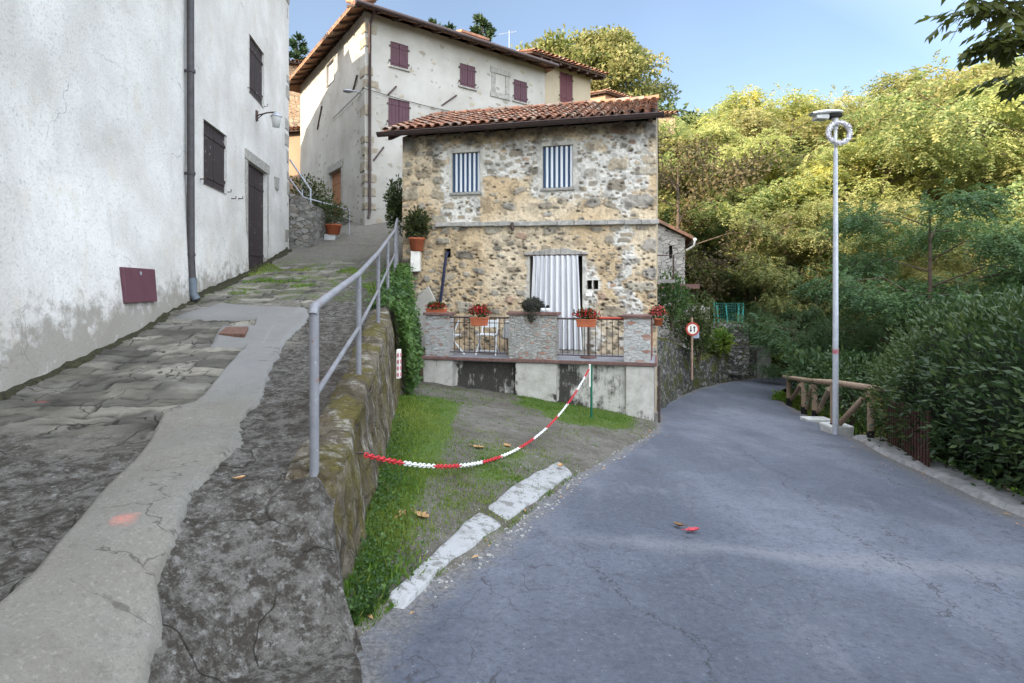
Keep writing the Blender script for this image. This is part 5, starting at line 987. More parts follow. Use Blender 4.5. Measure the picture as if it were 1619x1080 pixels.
# ============================================================= chain and its post
pb = unproj(935, 662, verge_z); pt_ = P(935, 577, pb.y)
gp_ = thing('green_post', 'thin green metal post holding the chain beside the terrace', 'post', pb); m = MB(); m.tube([pb + Vector((0, 0, -.2)), pt_], .021, 10); m.build('shaft', M['green_paint'], gp_)
m = MB(); m.box(pt_.x - .045, pt_.x - .014, pt_.y - .03, pt_.y + .02, pt_.z - .38, pt_.z + .01); m.build('clip_strip', M['sign_white'], gp_, bevel=.006)
A0 = P(562, 720, 4.22); A0.x = max(A0.x, wall_x(4.22) + .09); B0 = pt_ + Vector((-.04, -.02, -.06))
def chain_p(t): p = A0.lerp(B0, t); p.z -= 4 * .63 * t * (1 - t); return p
ch = thing('plastic_chain', 'red and white plastic chain sagging from the mossy wall to the green post', 'chain', A0); S = [chain_p(k / 400) for k in range(401)]; ds = [0]
for a, b in zip(S, S[1:]): ds.append(ds[-1] + (b - a).length)
pitch = .040; nl = int(ds[-1] / pitch); k = 0; runs = {}
for q in range(nl):
    s = q * pitch
    while ds[k + 1] < s: k += 1
    c = S[k]; d = (S[k + 1] - S[k]).normalized(); side = d.cross(Vector((0, 0, 1))).normalized(); up_ = side.cross(d); w = side if q % 2 else up_; mm = runs.setdefault(int(s / ds[-1] * 12.6), MB()); pts = []
    for t in range(9): a = 2 * math.pi * t / 8; pts.append(c + d * math.cos(a) * .030 + w * math.sin(a) * .0155)
    mm.tube(pts, .0062, 5, cap=False)
[mm.build('red_chain' if k_ % 2 == 0 else 'white_chain', M['red_pl' if k_ % 2 == 0 else 'white_pl'], ch) for k_, mm in runs.items()]; m = MB(); m.tube([A0 + Vector((-.12, 0, .02)), A0 + Vector((-.01, 0, .015)), A0], .008, 6); m.build('wall_hook', M['iron'], ch)
# ============================================================= upper white house
wh = thing('plastered_house', 'tall white plastered house with maroon shutters at the top of the lane', 'house', WR.o, WR.ang); WLEN, WD = 8.27, 8.8; ZB, ZE = 1.2, 9.40; C_ = Vector((-5, 20, 0)); D_ = Vector((1.41, 25.2, 0)); A_ = WL.w((WD, 0, 0)); B_ = A_ + D_ - C_
rw1 = WR.rect(617, 69, 645, 107); rw2 = WR.rect(727, 103, 751, 138); rw3 = WR.rect(812, 128, 833, 161); rw4 = WR.rect(614, 158, 647, 204); ldw = WL.rect(521, 270, 540, 352); lwn = WL.rect(517, 98, 528, 133)
def fixr(r, mn_, mx_): c = (r[2] + r[3]) / 2; h = clamp(r[3] - r[2], mn_, mx_) / 2; return (r[0], r[1], c - h, c + h)
rw1, rw2, rw3, rw4 = [fixr(r, .7, 1.35) for r in (rw1, rw2, rw3, rw4)]; lwn = fixr(lwn, .6, 1.0); ldw = (ldw[0], ldw[1], 2.0, ldw[3])
m = MB(); wall_panel(m, WR, 0, WLEN, ZB, ZE, [rw1, rw2, rw3, rw4], .12, .35, .02); wall_panel(m, WL, 0, WD, ZB, ZE, [ldw, lwn], .16, .35, .02); m.fr = None
for a, b in ((A_, B_), (B_, D_)): m.quad(a + Vector((0, 0, ZB)), b + Vector((0, 0, ZB)), b + Vector((0, 0, ZE)), a + Vector((0, 0, ZE)))
m.build('wall', M['white_stone'], wh)
for r, mt in ((rw1, 'shutter_red'), (rw2, 'shutter_red'), (rw3, 'shutter_red'), (rw4, 'shutter_red')): shutters(wh, WR, r, M[mt], -.03, 'stone_frame')
wn = thing('window', None, None); wn.parent = wh; x0, x1, z0, z1 = lwn; m = MB(WL); leaf_panel(m, x0, x1, z0, z1, -.1, 2); m.build('shutter', plain('grey_blue_shutter', (.38, .38, .42), .7, .2), wn); m = MB(WL)
m.box(x0 - .1, x0, -.01, .02, z0, z1); m.box(x1, x1 + .1, -.01, .02, z0, z1); m.box(x0 - .1, x1 + .1, -.01, .02, z1, z1 + .15); m.build('window_frame', M['stone_frame'], wn, bevel=.01)
dr = thing('door', None, None); dr.parent = wh; x0, x1, z0, z1 = ldw; m = MB(WL); leaf_panel(m, x0, x1, z0, z1, -.15, 4); m.build('door_leaf', M['brown_door'], dr); m = MB(WL); m.box(x0 - .2, x0 - .002, -.02, .03, z0, z1); m.box(x1 + .002, x1 + .2, -.02, .03, z0, z1); m.box(x0 - .22, x1 + .22, -.02, .035, z1 + .003, z1 + .3); m.build('door_frame', M['stone_frame'], dr, bevel=.012)
r = WR.rect(777, 110, 805, 156); x0, x1, z0, z1 = r; m = MB(WR); m.box(x0, x0 + .2, -.03, .035, z0 + .22, z1 - .22, 0, .006); m.box(x1 - .2, x1, -.03, .035, z0 + .22, z1 - .22, 0, .006); m.box(x0 - .05, x1 + .05, -.03, .04, z1 - .21, z1, 0, .006); m.box(x0 - .05, x1 + .05, -.03, .04, z0, z0 + .21, 0, .006); m.build('blocked_window_frame', M['stone_frame'], wh, bevel=.01)
qmat = plain('tan_corner_stones', (.29, .25, .185), .9, .35, 6, 0, .5)
for z in np.arange(2.2, 9.1, .46):
    zz = z + R.uniform(-.05, .05); h = R.uniform(.22, .36); l1, l2 = R.choice([(.28, .5), (.5, .28), (.34, .4)]); l1 *= R.uniform(.8, 1.1)
    if R.random() < .22: continue
    m = MB(WR); m.box(WLEN - l1, WLEN + .004, -.1, .024, zz, zz + h, 0, .02); m.fr = WL; m.box(-.004, l2, -.1, .024, zz, zz + h, 0, .02); m.build('corner_stone', qmat, wh, bevel=.03)
for fr, a, b in ((WR, (613, 150), (626, 137)), (WR, (698, 167), (721, 151)), (WR, (590, 254), (606, 233)), (WL, (560, 142), (566, 119)), (WL, (503, 205), (510, 168)), (WR, (820, 195), (826, 180))): p, q = fr.hit(*a), fr.hit(*b); m = MB(fr); m.tube([(p[0], .035, p[1]), (q[0], .035, q[1])], .03, 6); m.build('tie_bar', M['iron'], wh)
m = MB(WR); m.tube([(WLEN - .14, .5, ZE - .1), (WLEN - .14, .10, ZE - .45), (WLEN - .14, .09, 5), (WLEN - .14, .09, 2.6), (WLEN - .05, .16, 2.35)], .05, 10); m.build('downpipe', M['gutter'], wh)
OV = .62; oR = WR.f * OV; oL = WL.f * OV; ec = [C_ + oR + oL, D_ + oR - WL.f * .1, B_ - oR - oL, A_ - oR + oL]; rid = [(C_ + D_ + A_ + B_) / 4] * 2
ro = thing('roof', None, None); ro.parent = wh; m = MB(); ze = ZE - .13; zt = ZE + 2.1
E0 = [p + Vector((0, 0, ze)) for p in ec]; T0 = [p + Vector((0, 0, zt)) for p in rid]; up = Vector((0, 0, .07))
for tri in ((0, 1, 0), (1, 2, 0), (2, 3, 1), (3, 0, 1)):
    a, b, t = E0[tri[0]], E0[tri[1]], T0[tri[2]]; m.add([a, b, t], [(0, 1, 2)]); m.add([a + up, b + up, t + up], [(0, 1, 2)]); m.add([a, b, b + up, a + up], [(0, 1, 2, 3)])
m.build('roof_board', plain('terracotta_soffit_boards', (.30, .17, .10), .85, .35, 5), ro)
m = MB()
for a, b, inn in ((E0[0], E0[1], -WR.f), (E0[3], E0[0], -WL.f)):
    L = (b - a).length; n = int(L / .75); d = (b - a) / L
    for k in range(n + 1): p = a + d * (L * k / n * .98 + .05); q = p + inn * (OV + .05); h = Vector((0, 0, -.075)); w = d * .04; s = Vector((0, 0, .20)); m.hexa([p - w + h, p + w + h, q + w + h + s, q - w + h + s], [p - w - h * .05, p + w - h * .05, q + w - h * .05 + s, q - w - h * .05 + s])
m.build('rafter', M['wood_dark'], ro)
m = MB()
for a, b, c in ((E0[0], E0[1], T0[0]), (E0[3], E0[0], T0[1])):
    L = (b - a).length; d = (b - a) / L; n = int(L / .2); mid = (c - (a + b) / 2); perp = mid - d * mid.dot(d); perp.normalize(); nn2 = d.cross(perp); nn2 *= (1 if nn2.z > 0 else -1)
    for k in range(n): p = a + d * (L * (k + .5) / n) + nn2 * .05 + perp * .02; m.tube([p, p + perp * .9], [.075, .07], 8, jit=.05)
m.build('roof_tile', M['tile'], ro)
m = MB(); m.tube([E0[0] + Vector((0, 0, .055)) + WR.f * .07, E0[1] + Vector((0, 0, .055)) + WR.f * .07], .085, 8); m.build('gutter', M['gutter'], ro)
cp = P(738, 58, 27.0); m = MB(WR); x, z = WR.hit(738, 58, -3.2); m.box(x - .55, x + .55, -3.7, -2.7, z - 1.6, z - .12, 0, .01); cbody = m.build('chimney', M['brown_stone'], wh); m = MB(WR); m.hexa([(x - .75, -2.5, z - .2), (x + .75, -2.5, z - .2), (x + .75, -3.9, z + .08), (x - .75, -3.9, z + .08)], [(x - .75, -2.5, z - .1), (x + .75, -2.5, z - .1), (x + .75, -3.9, z + .18), (x - .75, -3.9, z + .18)]); m.build('chimney_cap', M['tile'], cbody)
an = P(805, 110, 28); at_ = P(805, 48, 28); a_ = thing('aerial', 'thin television aerial above the white house roof', 'aerial', an); m = MB(); m.tube([an - Vector((0, 0, 1.2)), at_], .012, 6); m.build('mast', M['galv'], a_); m = MB(); m.tube([at_ + Vector((-.5, 0, -.2)), at_ + Vector((.35, 0, -.05))], .008, 5)
for k in range(6): p = at_ + Vector((-.45 + .15 * k, 0, -.19 + .027 * k)); m.tube([p + Vector((.02, -.2, -.12)), p + Vector((-.02, .2, .12))], .006, 5)
m.build('antenna_rods', M['galv'], a_)
p = WL.hit(571, 148); b0 = WL.w((p[0], .0, p[1])); sl_ = thing('wall_lamp', 'small street lamp on an arm from the corner of the shuttered white house', 'wall lamp', b0); e = b0 + WL.f * .36 + Vector((0, 0, .0)); m = MB(); m.tube([b0, b0 + WL.f * .2 + Vector((0, 0, .06)), e], .022, 6); m.build('arm', M['galv'], sl_); m = MB(); m.blob(e + WL.f * .10, .15, (1.15, 1, .38), 2, .0); m.build('lamp_head', M['galv'], sl_)
wire = thing('cable', 'black cable strung along the front of the white house', 'cable', WR.w((WLEN, .05, 6.5))); a = WR.hit(580, 141, .06); b = WR.hit(785, 188, .06); m = MB(WR); m.tube([(lerp(a[0], b[0], k / 20), .06, lerp(a[1], b[1], k / 20) - .12 * math.sin(math.pi * k / 20)) for k in range(21)], .012, 5); c = WL.hit(480, 175, .06); m.fr = None; m.tube([WR.w((a[0], .06, a[1])), WL.w((-.05, .06, a[1] + .02)), WL.w((3.5, .05, a[1] - .15))], .012, 5); m.build('wire', M['black'], wire)
# ochre house beside it, the small house and others behind
OC = Frame(*(WR.w((-2.95, -.12, 0)).xy), -.775, -.632); oh = thing('ochre_house', 'narrow ochre house with dark shutters joined to the white house', 'house', OC.o, OC.ang); ow = OC.rect(885, 116, 905, 163); ow = (ow[0], ow[1], ow[2], min(ow[3], ow[2] + 1.45)); m = MB(); wall_panel(m, OC, 0, 2.95, 1, 9.75, [ow], .12, .4, .02); m.fr = OC; 
for q in (((0, 0), (0, -7)), ((0, -7), (4.6, -7)), ((4.6, -7), (4.6, -.3)), ((4.6, -.3), (2.95, -.3))): m.quad((*q[0], 1), (*q[1], 1), (*q[1], 9.75), (*q[0], 9.75))
m.add([(4.6, -.3, 9.75), (4.6, -7, 9.75), (4.6, -7, 11.3)], [(0, 1, 2)]); m.add([(0, 0, 9.75), (0, -7, 9.75), (0, -7, 11.4)], [(0, 1, 2)]); m.quad((0, -7, 9.75), (4.6, -7, 9.75), (4.6, -7, 11.3), (0, -7, 11.3)); m.build('wall', M['ochre_wall'], oh); shutters(oh, OC, ow, M['shutter_plum'], -.03, None)
ro = thing('roof', None, None); ro.parent = oh; m = MB(OC); ye, ze, yr_, zr_ = .62, 9.62, -7.2, 11.42; m.hexa([(-.45, ye, ze), (4.1, ye, ze), (4.9, yr_, zr_), (-.45, yr_, zr_)], [(-.45, ye, ze + .07), (4.1, ye, ze + .07), (4.9, yr_, zr_ + .07), (-.45, yr_, zr_ + .07)]); 
for k in range(8): xx = -.3 + k * .55; m.hexa([(xx - .05, ye - .03, ze - .1), (xx + .05, ye - .03, ze - .1), (xx + .05, -.1, ze + .07), (xx - .05, -.1, ze + .07)], [(xx - .05, ye - .03, ze), (xx + .05, ye - .03, ze), (xx + .05, -.1, ze + .165), (xx - .05, -.1, ze + .165)])
m.build('roof_timber', M['wood_dark'], ro); m = MB(OC); tile_roof(m, OC, -.45, 4.1, ye + .04, ze + .08, yr_, zr_ + .08, .23, .6); m.build('roof_tile', M['tile'], ro)
def box_house(name, label, frR, wR, frL_len, z0, z1, mat, matL, pitch, over, wins=()):
    h = thing(name, label, 'house', frR.o, frR.ang); m = MB(); wall_panel(m, frR, 0, wR, z0, z1, wins, .1, .5, .02); m.fr = frR
    for a, b in (((wR, 0), (wR, -frL_len)), ((wR, -frL_len), (0, -frL_len)), ((0, -frL_len), (0, 0))): m.quad((*a, z0), (*b, z0), (*b, z1), (*a, z1))
    for x in (0, wR): m.add([(x, 0, z1), (x, -frL_len, z1), (x, -frL_len, z1 + frL_len * pitch)], [(0, 1, 2)])
    m.quad((0, -frL_len, z1), (wR, -frL_len, z1), (wR, -frL_len, z1 + frL_len * pitch), (0, -frL_len, z1 + frL_len * pitch)); m.build('wall', mat, h)
    ro = thing('roof', None, None); ro.parent = h; m = MB(frR); a, b = -over, wR + over; ye, yr = over, -frL_len - .2; ze = z1 - over * pitch + .03; zr = z1 - yr * pitch + .03; m.hexa([(a, ye, ze), (b, ye, ze), (b, yr, zr), (a, yr, zr)], [(a, ye, ze + .07), (b, ye, ze + .07), (b, yr, zr + .07), (a, yr, zr + .07)]); m.build('roof_timber', M['wood_dark'], ro); m = MB(frR); tile_roof(m, frR, a, b, ye + .04, ze + .08, yr, zr + .08, .24, .6); m.build('roof_tile', M['tile'], ro)
    return h
k_ = P(957, 150, 33); k2 = k_ + Vector((.775, .632, 0)) * 3.3; box_house('pink_house', 'small pale pink house peeping over the tiled roof ridge', Frame(k2.x, k2.y, -.775, -.632), 3.3, 4.0, 2, 10.85, M['orange_wall'], None, .12, .25)
k_ = P(1036, 180, 30); k2 = k_ + Vector((1, 0, 0)) * 1.02; box_house('tan_house', 'tan plastered house edge at the right end of the tiled ridge', Frame(k2.x, k2.y, -1, 0), 2.6, 4.0, 2, 8.75, M['brown_stone'], None, .2, .15)
k_ = P(548, 70, 37); box_house('rubble_house', 'sunlit brown rubble house seen between the two white houses', Frame(-9.2, 36.5, -.93, -.36), 9, 7, 4, 13.3, M['brown_stone'], None, .25, .35)
k_ = P(476, 230, 29); box_house('orange_house', 'low sunlit orange house at the head of the lane', Frame(-9.9, 28.6, -.97, .24), 4, 3, 2, 7.6, M['orange_wall'], None, .2, .3)
# far small cottage right of the stone house
CO = Frame(*(P(1083, 400, 22).xy), -.97, .22); co = thing('cottage', 'small pale rubble cottage beyond the stone house at the bend', 'house', CO.o, CO.ang); cw = CO.rect(1058, 388, 1063, 408); m = MB(); wall_panel(m, CO, 0, 4, -2.2, 1.9, [cw], .15, .4, .02); m.fr = CO; m.quad((0, 0, -2.2), (0, -4, -2.2), (0, -4, 1.9), (0, 0, 1.9)); m.add([(0, 0, 1.9), (4, 0, 1.9), (2, 0, 2.95)], [(0, 1, 2)]); m.quad((4, 0, -2.2), (4, -4, -2.2), (4, -4, 1.9), (4, 0, 1.9)); m.quad((cw[0] - .1, -.14, cw[2] - .1), (cw[1] + .1, -.14, cw[2] - .1), (cw[1] + .1, -.14, cw[3] + .1), (cw[0] - .1, -.14, cw[3] + .1), 1); m.build('wall', [M['pale_rubble'], M['black']], co)
ro = thing('roof', None, None); ro.parent = co; m = MB(CO)
for a, b in (((-.28, 1.79), (2, 3.0)), ((2, 3.0), (4.28, 1.79))): m.hexa([(a[0], .25, a[1]), (b[0], .25, b[1]), (b[0], -4.2, b[1]), (a[0], -4.2, a[1])], [(a[0], .25, a[1] + .12), (b[0], .25, b[1] + .12), (b[0], -4.2, b[1] + .12), (a[0], -4.2, a[1] + .12)])
m.build('roof_tile', M['tile'], ro); m = MB(CO); m.tube([(-.33, .3, 1.78), (-.33, -4, 1.78)], .07, 8); m.tube([(-.33, .3, 1.76), (-.30, .28, 1.55), (-.06, .06, 1.4)], .04, 8); m.build('gutter', M['sign_white'], ro); m = MB(CO); m.box(-.5, 3, .003, .45, -.02, .12, 0, .02); m.build('ledge', M['brick_red'], co)
uh = thing('uphill_shade_house', 'unseen house added uphill to shade the white plastered house', 'house', (-14.2, 14, 0)); m = MB(); z0 = 0  # unseen house, added so its roof throws shade on the white house
for a, b in (((-14.2, 12), (-14.2, 22.5)), ((-14.2, 22.5), (-26, 22.5)), ((-26, 22.5), (-26, 12)), ((-26, 12), (-14.2, 12))): m.quad((*a, z0), (*b, z0), (*b, 9.8), (*a, 9.8))
for x in (-14.2, -26): m.add([(x, 12, 9.8), (x, 22.5, 9.8), (x, 15.4, 13)], [(0, 1, 2)])
m.build('wall', M['white_wall'], uh); m = MB()
for a, b in (((11.6, 9.4), (15.4, 13)), ((15.4, 13), (23, 9.55))): m.hexa([(-26.4, a[0], a[1]), (-13.8, a[0], a[1]), (-13.8, b[0], b[1]), (-26.4, b[0], b[1])], [(-26.4, a[0], a[1] + .15), (-13.8, a[0], a[1] + .15), (-13.8, b[0], b[1] + .15), (-26.4, b[0], b[1] + .15)])
m.build('roof', M['tile'], uh); m = MB(); m.box(-15.6, -15.0, 15.1, 15.7, 12.4, 14.0, 0, .01); m.build('chimney', M['brown_stone'], uh)
# ============================================================= left of the lane head
sw = thing('planter_wall', 'dark rubble wall of the raised bed at the lane head', 'wall', (-6.1, 17.2, 1)); x0 = P(455, 300, 17.15).x; x1 = P(497, 300, 17.15).x; m = MB()
m.grid(12, 16, lambda i, j: (lerp(x0, x1, i / 12), 17.15 + .04 * fbm(i, j, 2, .4), lerp(.8, 2.75 - .35 * (i / 12) ** 2, j / 16) + .0)); m.grid(16, 16, lambda i, j: (x1 + .04 * fbm(i, j, 3, .4), 17.15 + i * .28, lerp(.8, 2.4 + .0 * i, j / 16))); m.grid(6, 6, lambda i, j: (lerp(x0, x1, i / 6), 17.15 + j * .75, 2.42 + .33 * (1 - i / 6) * (1 - j / 6) - .01)); m.build('wall', M['grey_rubble'], sw)
hr = thing('stair_handrail', 'thin grey pipe handrail in front of the potted shrubs', 'railing', (-5.7, 17.3, 2.4)); m = MB(); P1, P2 = P(458, 252, 17.4), P(491, 300, 17.6); P3, P4, P5 = P(488, 312, 18.0), P(552, 332, 18.6), P(552, 372, 18.6)
m.tube([P1, P2, P(491, 345, 17.6)], .028, 8); m.build('upper_rail', M['galv'], hr); m = MB(); m.tube([P(458, 283, 17.4), P(480, 312, 17.5), P4, P5], .024, 8); m.build('lower_rail', M['galv'], hr); m = MB(); q = P(478, 300, 17.5); m.tube([q, q + Vector((0, 0, -.7))], .022, 8); m.build('post', M['galv'], hr)
sb = unproj(513, 375, lane_z); m = MB(); m.box(sb.x - .5, sb.x + .45, sb.y - .35, sb.y + .9, sb.z - .12, sb.z + .06, 0, .03); tag(m.build('stone_slab', M['concrete'], bevel=.02), 'pale flat slab lying at the top of the lane before the pot', 'slab')
def potted(label, px, py, Y, pw, phh, bush, mat, nleaf, seed, L=(.05, .1)):
    b = P(px, py, Y); o = thing('potted_plant', label, 'potted plant', b); m = MB(); w = pw / F * Y / 2; h = phh / F * Y; m.lathe([(0, 0), (w * .78, 0), (w, h * .82), (w * 1.1, h * .83), (w * 1.1, h), (w * .95, h), (w * .9, h * .85), (0, h * .85)], b, 14); m.build('pot', M['terracotta'], o); g = np.random.default_rng(seed); bw, bh = bush[0] / F * Y / 2, bush[1] / F * Y
    q = rnd_dirs(g, nleaf) * (g.random(nleaf) ** .45)[:, None]; q *= (1 + .35 * np.array([mn.noise(Vector(v * 2.4) + Vector((seed, 0, 0))) for v in q]))[:, None]; p = q * np.array([bw, bw, bh / 2]) + np.array([0, 0, h + bh * .42]); d = q + g.normal(size=(nleaf, 3)) * .5 + np.array([0, 0, .3]); l = g.uniform(*L, nleaf); quads_object('foliage', leaves(p, d, g.normal(size=(nleaf, 3)) + np.array([0, 0, 1]), l, l * .42), M[mat], o)
    m = MB()
    for k in range(5): a = k * 1.3; m.tube([(0, 0, h * .7), (bw * .5 * math.cos(a), bw * .5 * math.sin(a), h + bh * .6)], .012, 5)
    m.build('stem', M['bark'], o, world=False); return o
potted('terracotta pot with a bushy dark plant by the handrail', 527, 371, 18.2, 24, 16, (48, 40), 'shrub', 1400, 51)
potted('small half hidden pot and shrub against the dark rubble wall', 506, 368, 18.6, 18, 12, (34, 48), 'ivy', 900, 52)
po = potted('tall oleander in a red pot at the upper end of the lane railing', 659, 397, 13.75, 24, 21, (38, 48), 'shrub', 1300, 53, (.06, .13))
st = thing('white_block', 'white painted block under the red oleander pot', 'block', P(657, 412, 13.75)); m = MB(); p = P(658, 397, 13.75); m.box(p.x - .12, p.x + .10, 13.65, 13.88, p.z - .48, p.z - .004, 0, .008); m.build('block', M['sign_white'], st, bevel=.01)
def bush(label, c, r, mat, n, seed, L=(.06, .12), name='shrub', cat='shrub'):
    o = thing(name, label, cat, (c[0], c[1], c[2] - r[2])); g = np.random.default_rng(seed); q = rnd_dirs(g, n) * (g.random(n) ** .4)[:, None]; q *= (1 + .45 * np.array([mn.noise(Vector(v * 2.2) + Vector((seed, 3, 0))) for v in q]))[:, None]; p = q * np.array(r) + np.array([0, 0, r[2]]); d = q + g.normal(size=(n, 3)) * .6 + np.array([0, 0, .3]); l = g.uniform(*L, n); quads_object('foliage', leaves(p, d, q + g.normal(size=(n, 3)) * .6 + np.array([0, 0, .5]), l, l * .5), M[mat], o); m = MB()
    for k in range(6): a = k * 1.1; m.tube([(0, 0, -.2), (r[0] * .4 * math.cos(a), r[1] * .4 * math.sin(a), r[2] * 1.2)], [.03, .008], 5)
    m.build('stem', M['bark'], o, world=False); return o
bush('dark evergreen shrub in the raised bed below the brown door', P(487, 318, 18.5), (.75, .6, .8), 'shrub', 2600, 61); bush('tall dark climber squeezed between the stone house and white house', P(626, 325, 15.6), (.26, .3, .72), 'shrub', 1800, 62)
bush('leafy bush growing over the wall behind the round sign', P(1092, 500, 17.5), (.75, .8, .75), 'shrub', 2600, 63); bush('rose bush beside the corner of the stone house', P(1062, 470, 15.5), (.45, .6, .7), 'ivy', 1500, 64); bush('low bush at the foot of the round sign', P(1104, 528, 17.6), (.5, .6, .7), 'shrub', 1600, 65); bush('weeds under the teal stakes on the terrace step', P(1135, 540, 19.9), (.5, .5, .35), 'grass', 1000, 66, (.1, .22))
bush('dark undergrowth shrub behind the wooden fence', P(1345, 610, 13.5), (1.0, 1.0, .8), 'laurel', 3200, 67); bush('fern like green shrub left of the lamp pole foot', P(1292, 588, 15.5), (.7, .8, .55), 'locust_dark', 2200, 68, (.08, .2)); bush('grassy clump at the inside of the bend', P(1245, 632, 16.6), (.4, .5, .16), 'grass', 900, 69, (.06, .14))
# ============================================================= roadside walls, stakes, sign
def rwall(label, pts, tops_, thick=.5, mat='mossy_rubble', back=1):
    o = thing('roadside_wall', label, 'wall', pts[0]); P_ = resample([Vector(p) for p in pts], 60); nt = len(tops_); m = MB()
    def tz(k): s = k / 59 * (nt - 1); i = min(nt - 2, int(s)); return lerp(tops_[i], tops_[i + 1], s - i)
    def fn(i, k):
        p = P_[k]; q = P_[min(59, k + 1)] - P_[max(0, k - 1)]; nrm = Vector((-q.y, q.x, 0)).normalized() * back; t = tz(k) + .05 * fbm(p.x, p.y, 3, 1.4); b = road_z(p.x, p.y) - .3
        if i <= 20: z = lerp(b, t, i / 20); y = (.20 * (i / 20)) + .06 * fbm(p.x * 1.0 + p.y, z, 2, 1.6, 4)
        else: z = t + .03 * nz(p.x, p.y, i, 4); y = .2 + thick * (i - 20) / 5
        if i == 25: z -= .4
        return (p.x + nrm.x * y, p.y + nrm.y * y, z)
    m.grid(25, 59, fn)
    for k in (0, 59): e = [fn(i, k) for i in range(26)]; m.add(e, [tuple(range(26))])
    m.build('wall', M[mat], o); return o
def wp(px, py): p = unproj(px, py, road_z); return p
rwall('mossy grey roadside wall starting at the stone house corner', [wp(1040, 652), wp(1076, 626), wp(1100, 614)], [P(1042, 530, 13.6).z, P(1080, 535, 15.6).z, P(1096, 560, 17.0).z], .6)
rwall('lower mossy wall curving round the bend to a concrete pillar', [wp(1098, 615), wp(1150, 603), wp(1198, 597)], [P(1098, 585, 17.3).z, P(1140, 560, 19.5).z, P(1196, 556, 21).z], .6)
b = wp(1207, 596); pr = thing('concrete_pillar', 'stained concrete pillar ending the wall at the bend', 'pillar', b); t = P(1207, 548, b.y).z; m = MB(); m.box(b.x - .28, b.x + .26, b.y - .1, b.y + .6, b.z - .3, t, 0, .02); m.build('shaft', M['concrete_dark'], pr, bevel=.03)
x0, x1 = P(1128, 530, 20.2).x, P(1184, 530, 20.2).x; tw = thing('terrace_wall', 'mossy upper terrace wall below the teal stakes', 'wall', ((x0 + x1) / 2, 20.2, -2)); m = MB(); zt = P(1150, 511, 20.2).z; m.grid(16, 14, lambda i, j: (lerp(x0, x1, i / 16), 20.2 + .07 * fbm(i, j, 1, .35), lerp(-3.0, zt, j / 14))); m.grid(8, 14, lambda i, j: (x1 + .06 * fbm(i, j, 4, .35), 20.2 + i * .3, lerp(-3.0, zt, j / 14))); m.grid(10, 8, lambda i, j: (lerp(x0, x1, i / 10), 20.2 + j * .35, zt + .03 * nz(i, j, 1, .7))); m.grid(4, 14, lambda i, j: (x0 - .0, 20.2 + i * .7, lerp(-3.0, zt, j / 14))); m.build('wall', M['mossy_rubble'], tw)
gd = thing('garden_wall', 'short pale garden wall beside the cottage', 'wall', P(1095, 490, 21)); m = MB(); a, b_ = P(1080, 500, 20.8), P(1122, 500, 21.4); m.hexa([a + Vector((0, 0, -1.6)), b_ + Vector((0, 0, -1.6)), b_ + Vector((0, .4, -1.6)), a + Vector((0, .4, -1.6))], [a + Vector((0, 0, .45)), b_ + Vector((0, 0, .35)), b_ + Vector((0, .4, .35)), a + Vector((0, .4, .45))]); m.build('wall', M['pale_rubble'], gd)
STAKE = ('leftmost teal garden stake on the mossy terrace', 'second teal garden stake from the cottage side, leaning', 'middle teal garden stake on the mossy terrace', 'fourth teal garden stake from the cottage side', 'rightmost teal garden stake, closest to the dark trees')
for lab, (px, t, ln_) in zip(STAKE, ((1129, 478, 0), (1138, 480, -.12), (1152, 482, -.10), (1167, 482, .02), (1173, 482, .05))):
    b = P(px, 512, 20.6); o = thing('garden_stake', lab, 'stake', b, 0, 'teal garden stakes'); m = MB(); q = P(px, t, 20.6); m.tube([b + Vector((0, 0, -.3)), q + Vector((ln_, 0, 0))], .024, 6); m.build('cane', M['teal'], o); m = MB(); m.lathe([(.0, .05), (.03, .02), (.03, -.03), (0, -.03)], q + Vector((ln_, 0, 0)), 8); m.build('cap', M['green_paint'], o)
n0 = P(1129, 512, 20.7); nt = thing('garden_net', 'thin green garden netting stretched between the teal stakes', 'net', n0); m = MB(); n1 = P(1176, 512, 20.7); h = .72
for k in range(15): x = lerp(n0.x, n1.x, k / 14); m.tube([(x, 20.7, n0.z), (x, 20.7, n0.z + h)], .004, 3)
for k in range(9): m.tube([(n0.x, 20.7, n0.z + h * k / 8), (n1.x, 20.7, n0.z + h * k / 8)], .004, 3)
m.build('netting', M['teal'], nt)
Ys = 16.4; sc_ = P(1094, 520, Ys); sg = thing('road_sign', 'round white sign with a red ring and two upright arrows above the mossy wall', 'road sign', P(1094, 575, Ys)); m = MB(); m.tube([P(1094, 600, Ys) , P(1094, 502, Ys)], .03, 8); m.build('pole', plain('rusty_sign_pole', (.36, .24, .17), .7, .3), sg)
def disc(m, c, r, y, th, n=28, ri=0):
    ang = [2 * math.pi * k / n for k in range(n)]
    if not ri: m.prism([(c.x + r * math.cos(a), y, c.z + r * math.sin(a)) for a in ang], (0, th, 0))
    else:
        vs = [(c.x + q * math.cos(a), yy, c.z + q * math.sin(a)) for (q, yy) in ((r, y), (ri, y), (ri, y + th), (r, y + th)) for a in ang]; m.add(vs, [(s * n + k, s * n + (k + 1) % n, ((s + 1) % 4) * n + (k + 1) % n, ((s + 1) % 4) * n + k) for s in range(4) for k in range(n)])
m = MB(); disc(m, sc_, .172, Ys - .055, .02); m.build('sign_face', M['sign_white'], sg); m = MB(); disc(m, sc_, .19, Ys - .062, .012, 28, .14); m.build('sign_ring', M['sign_red'], sg)
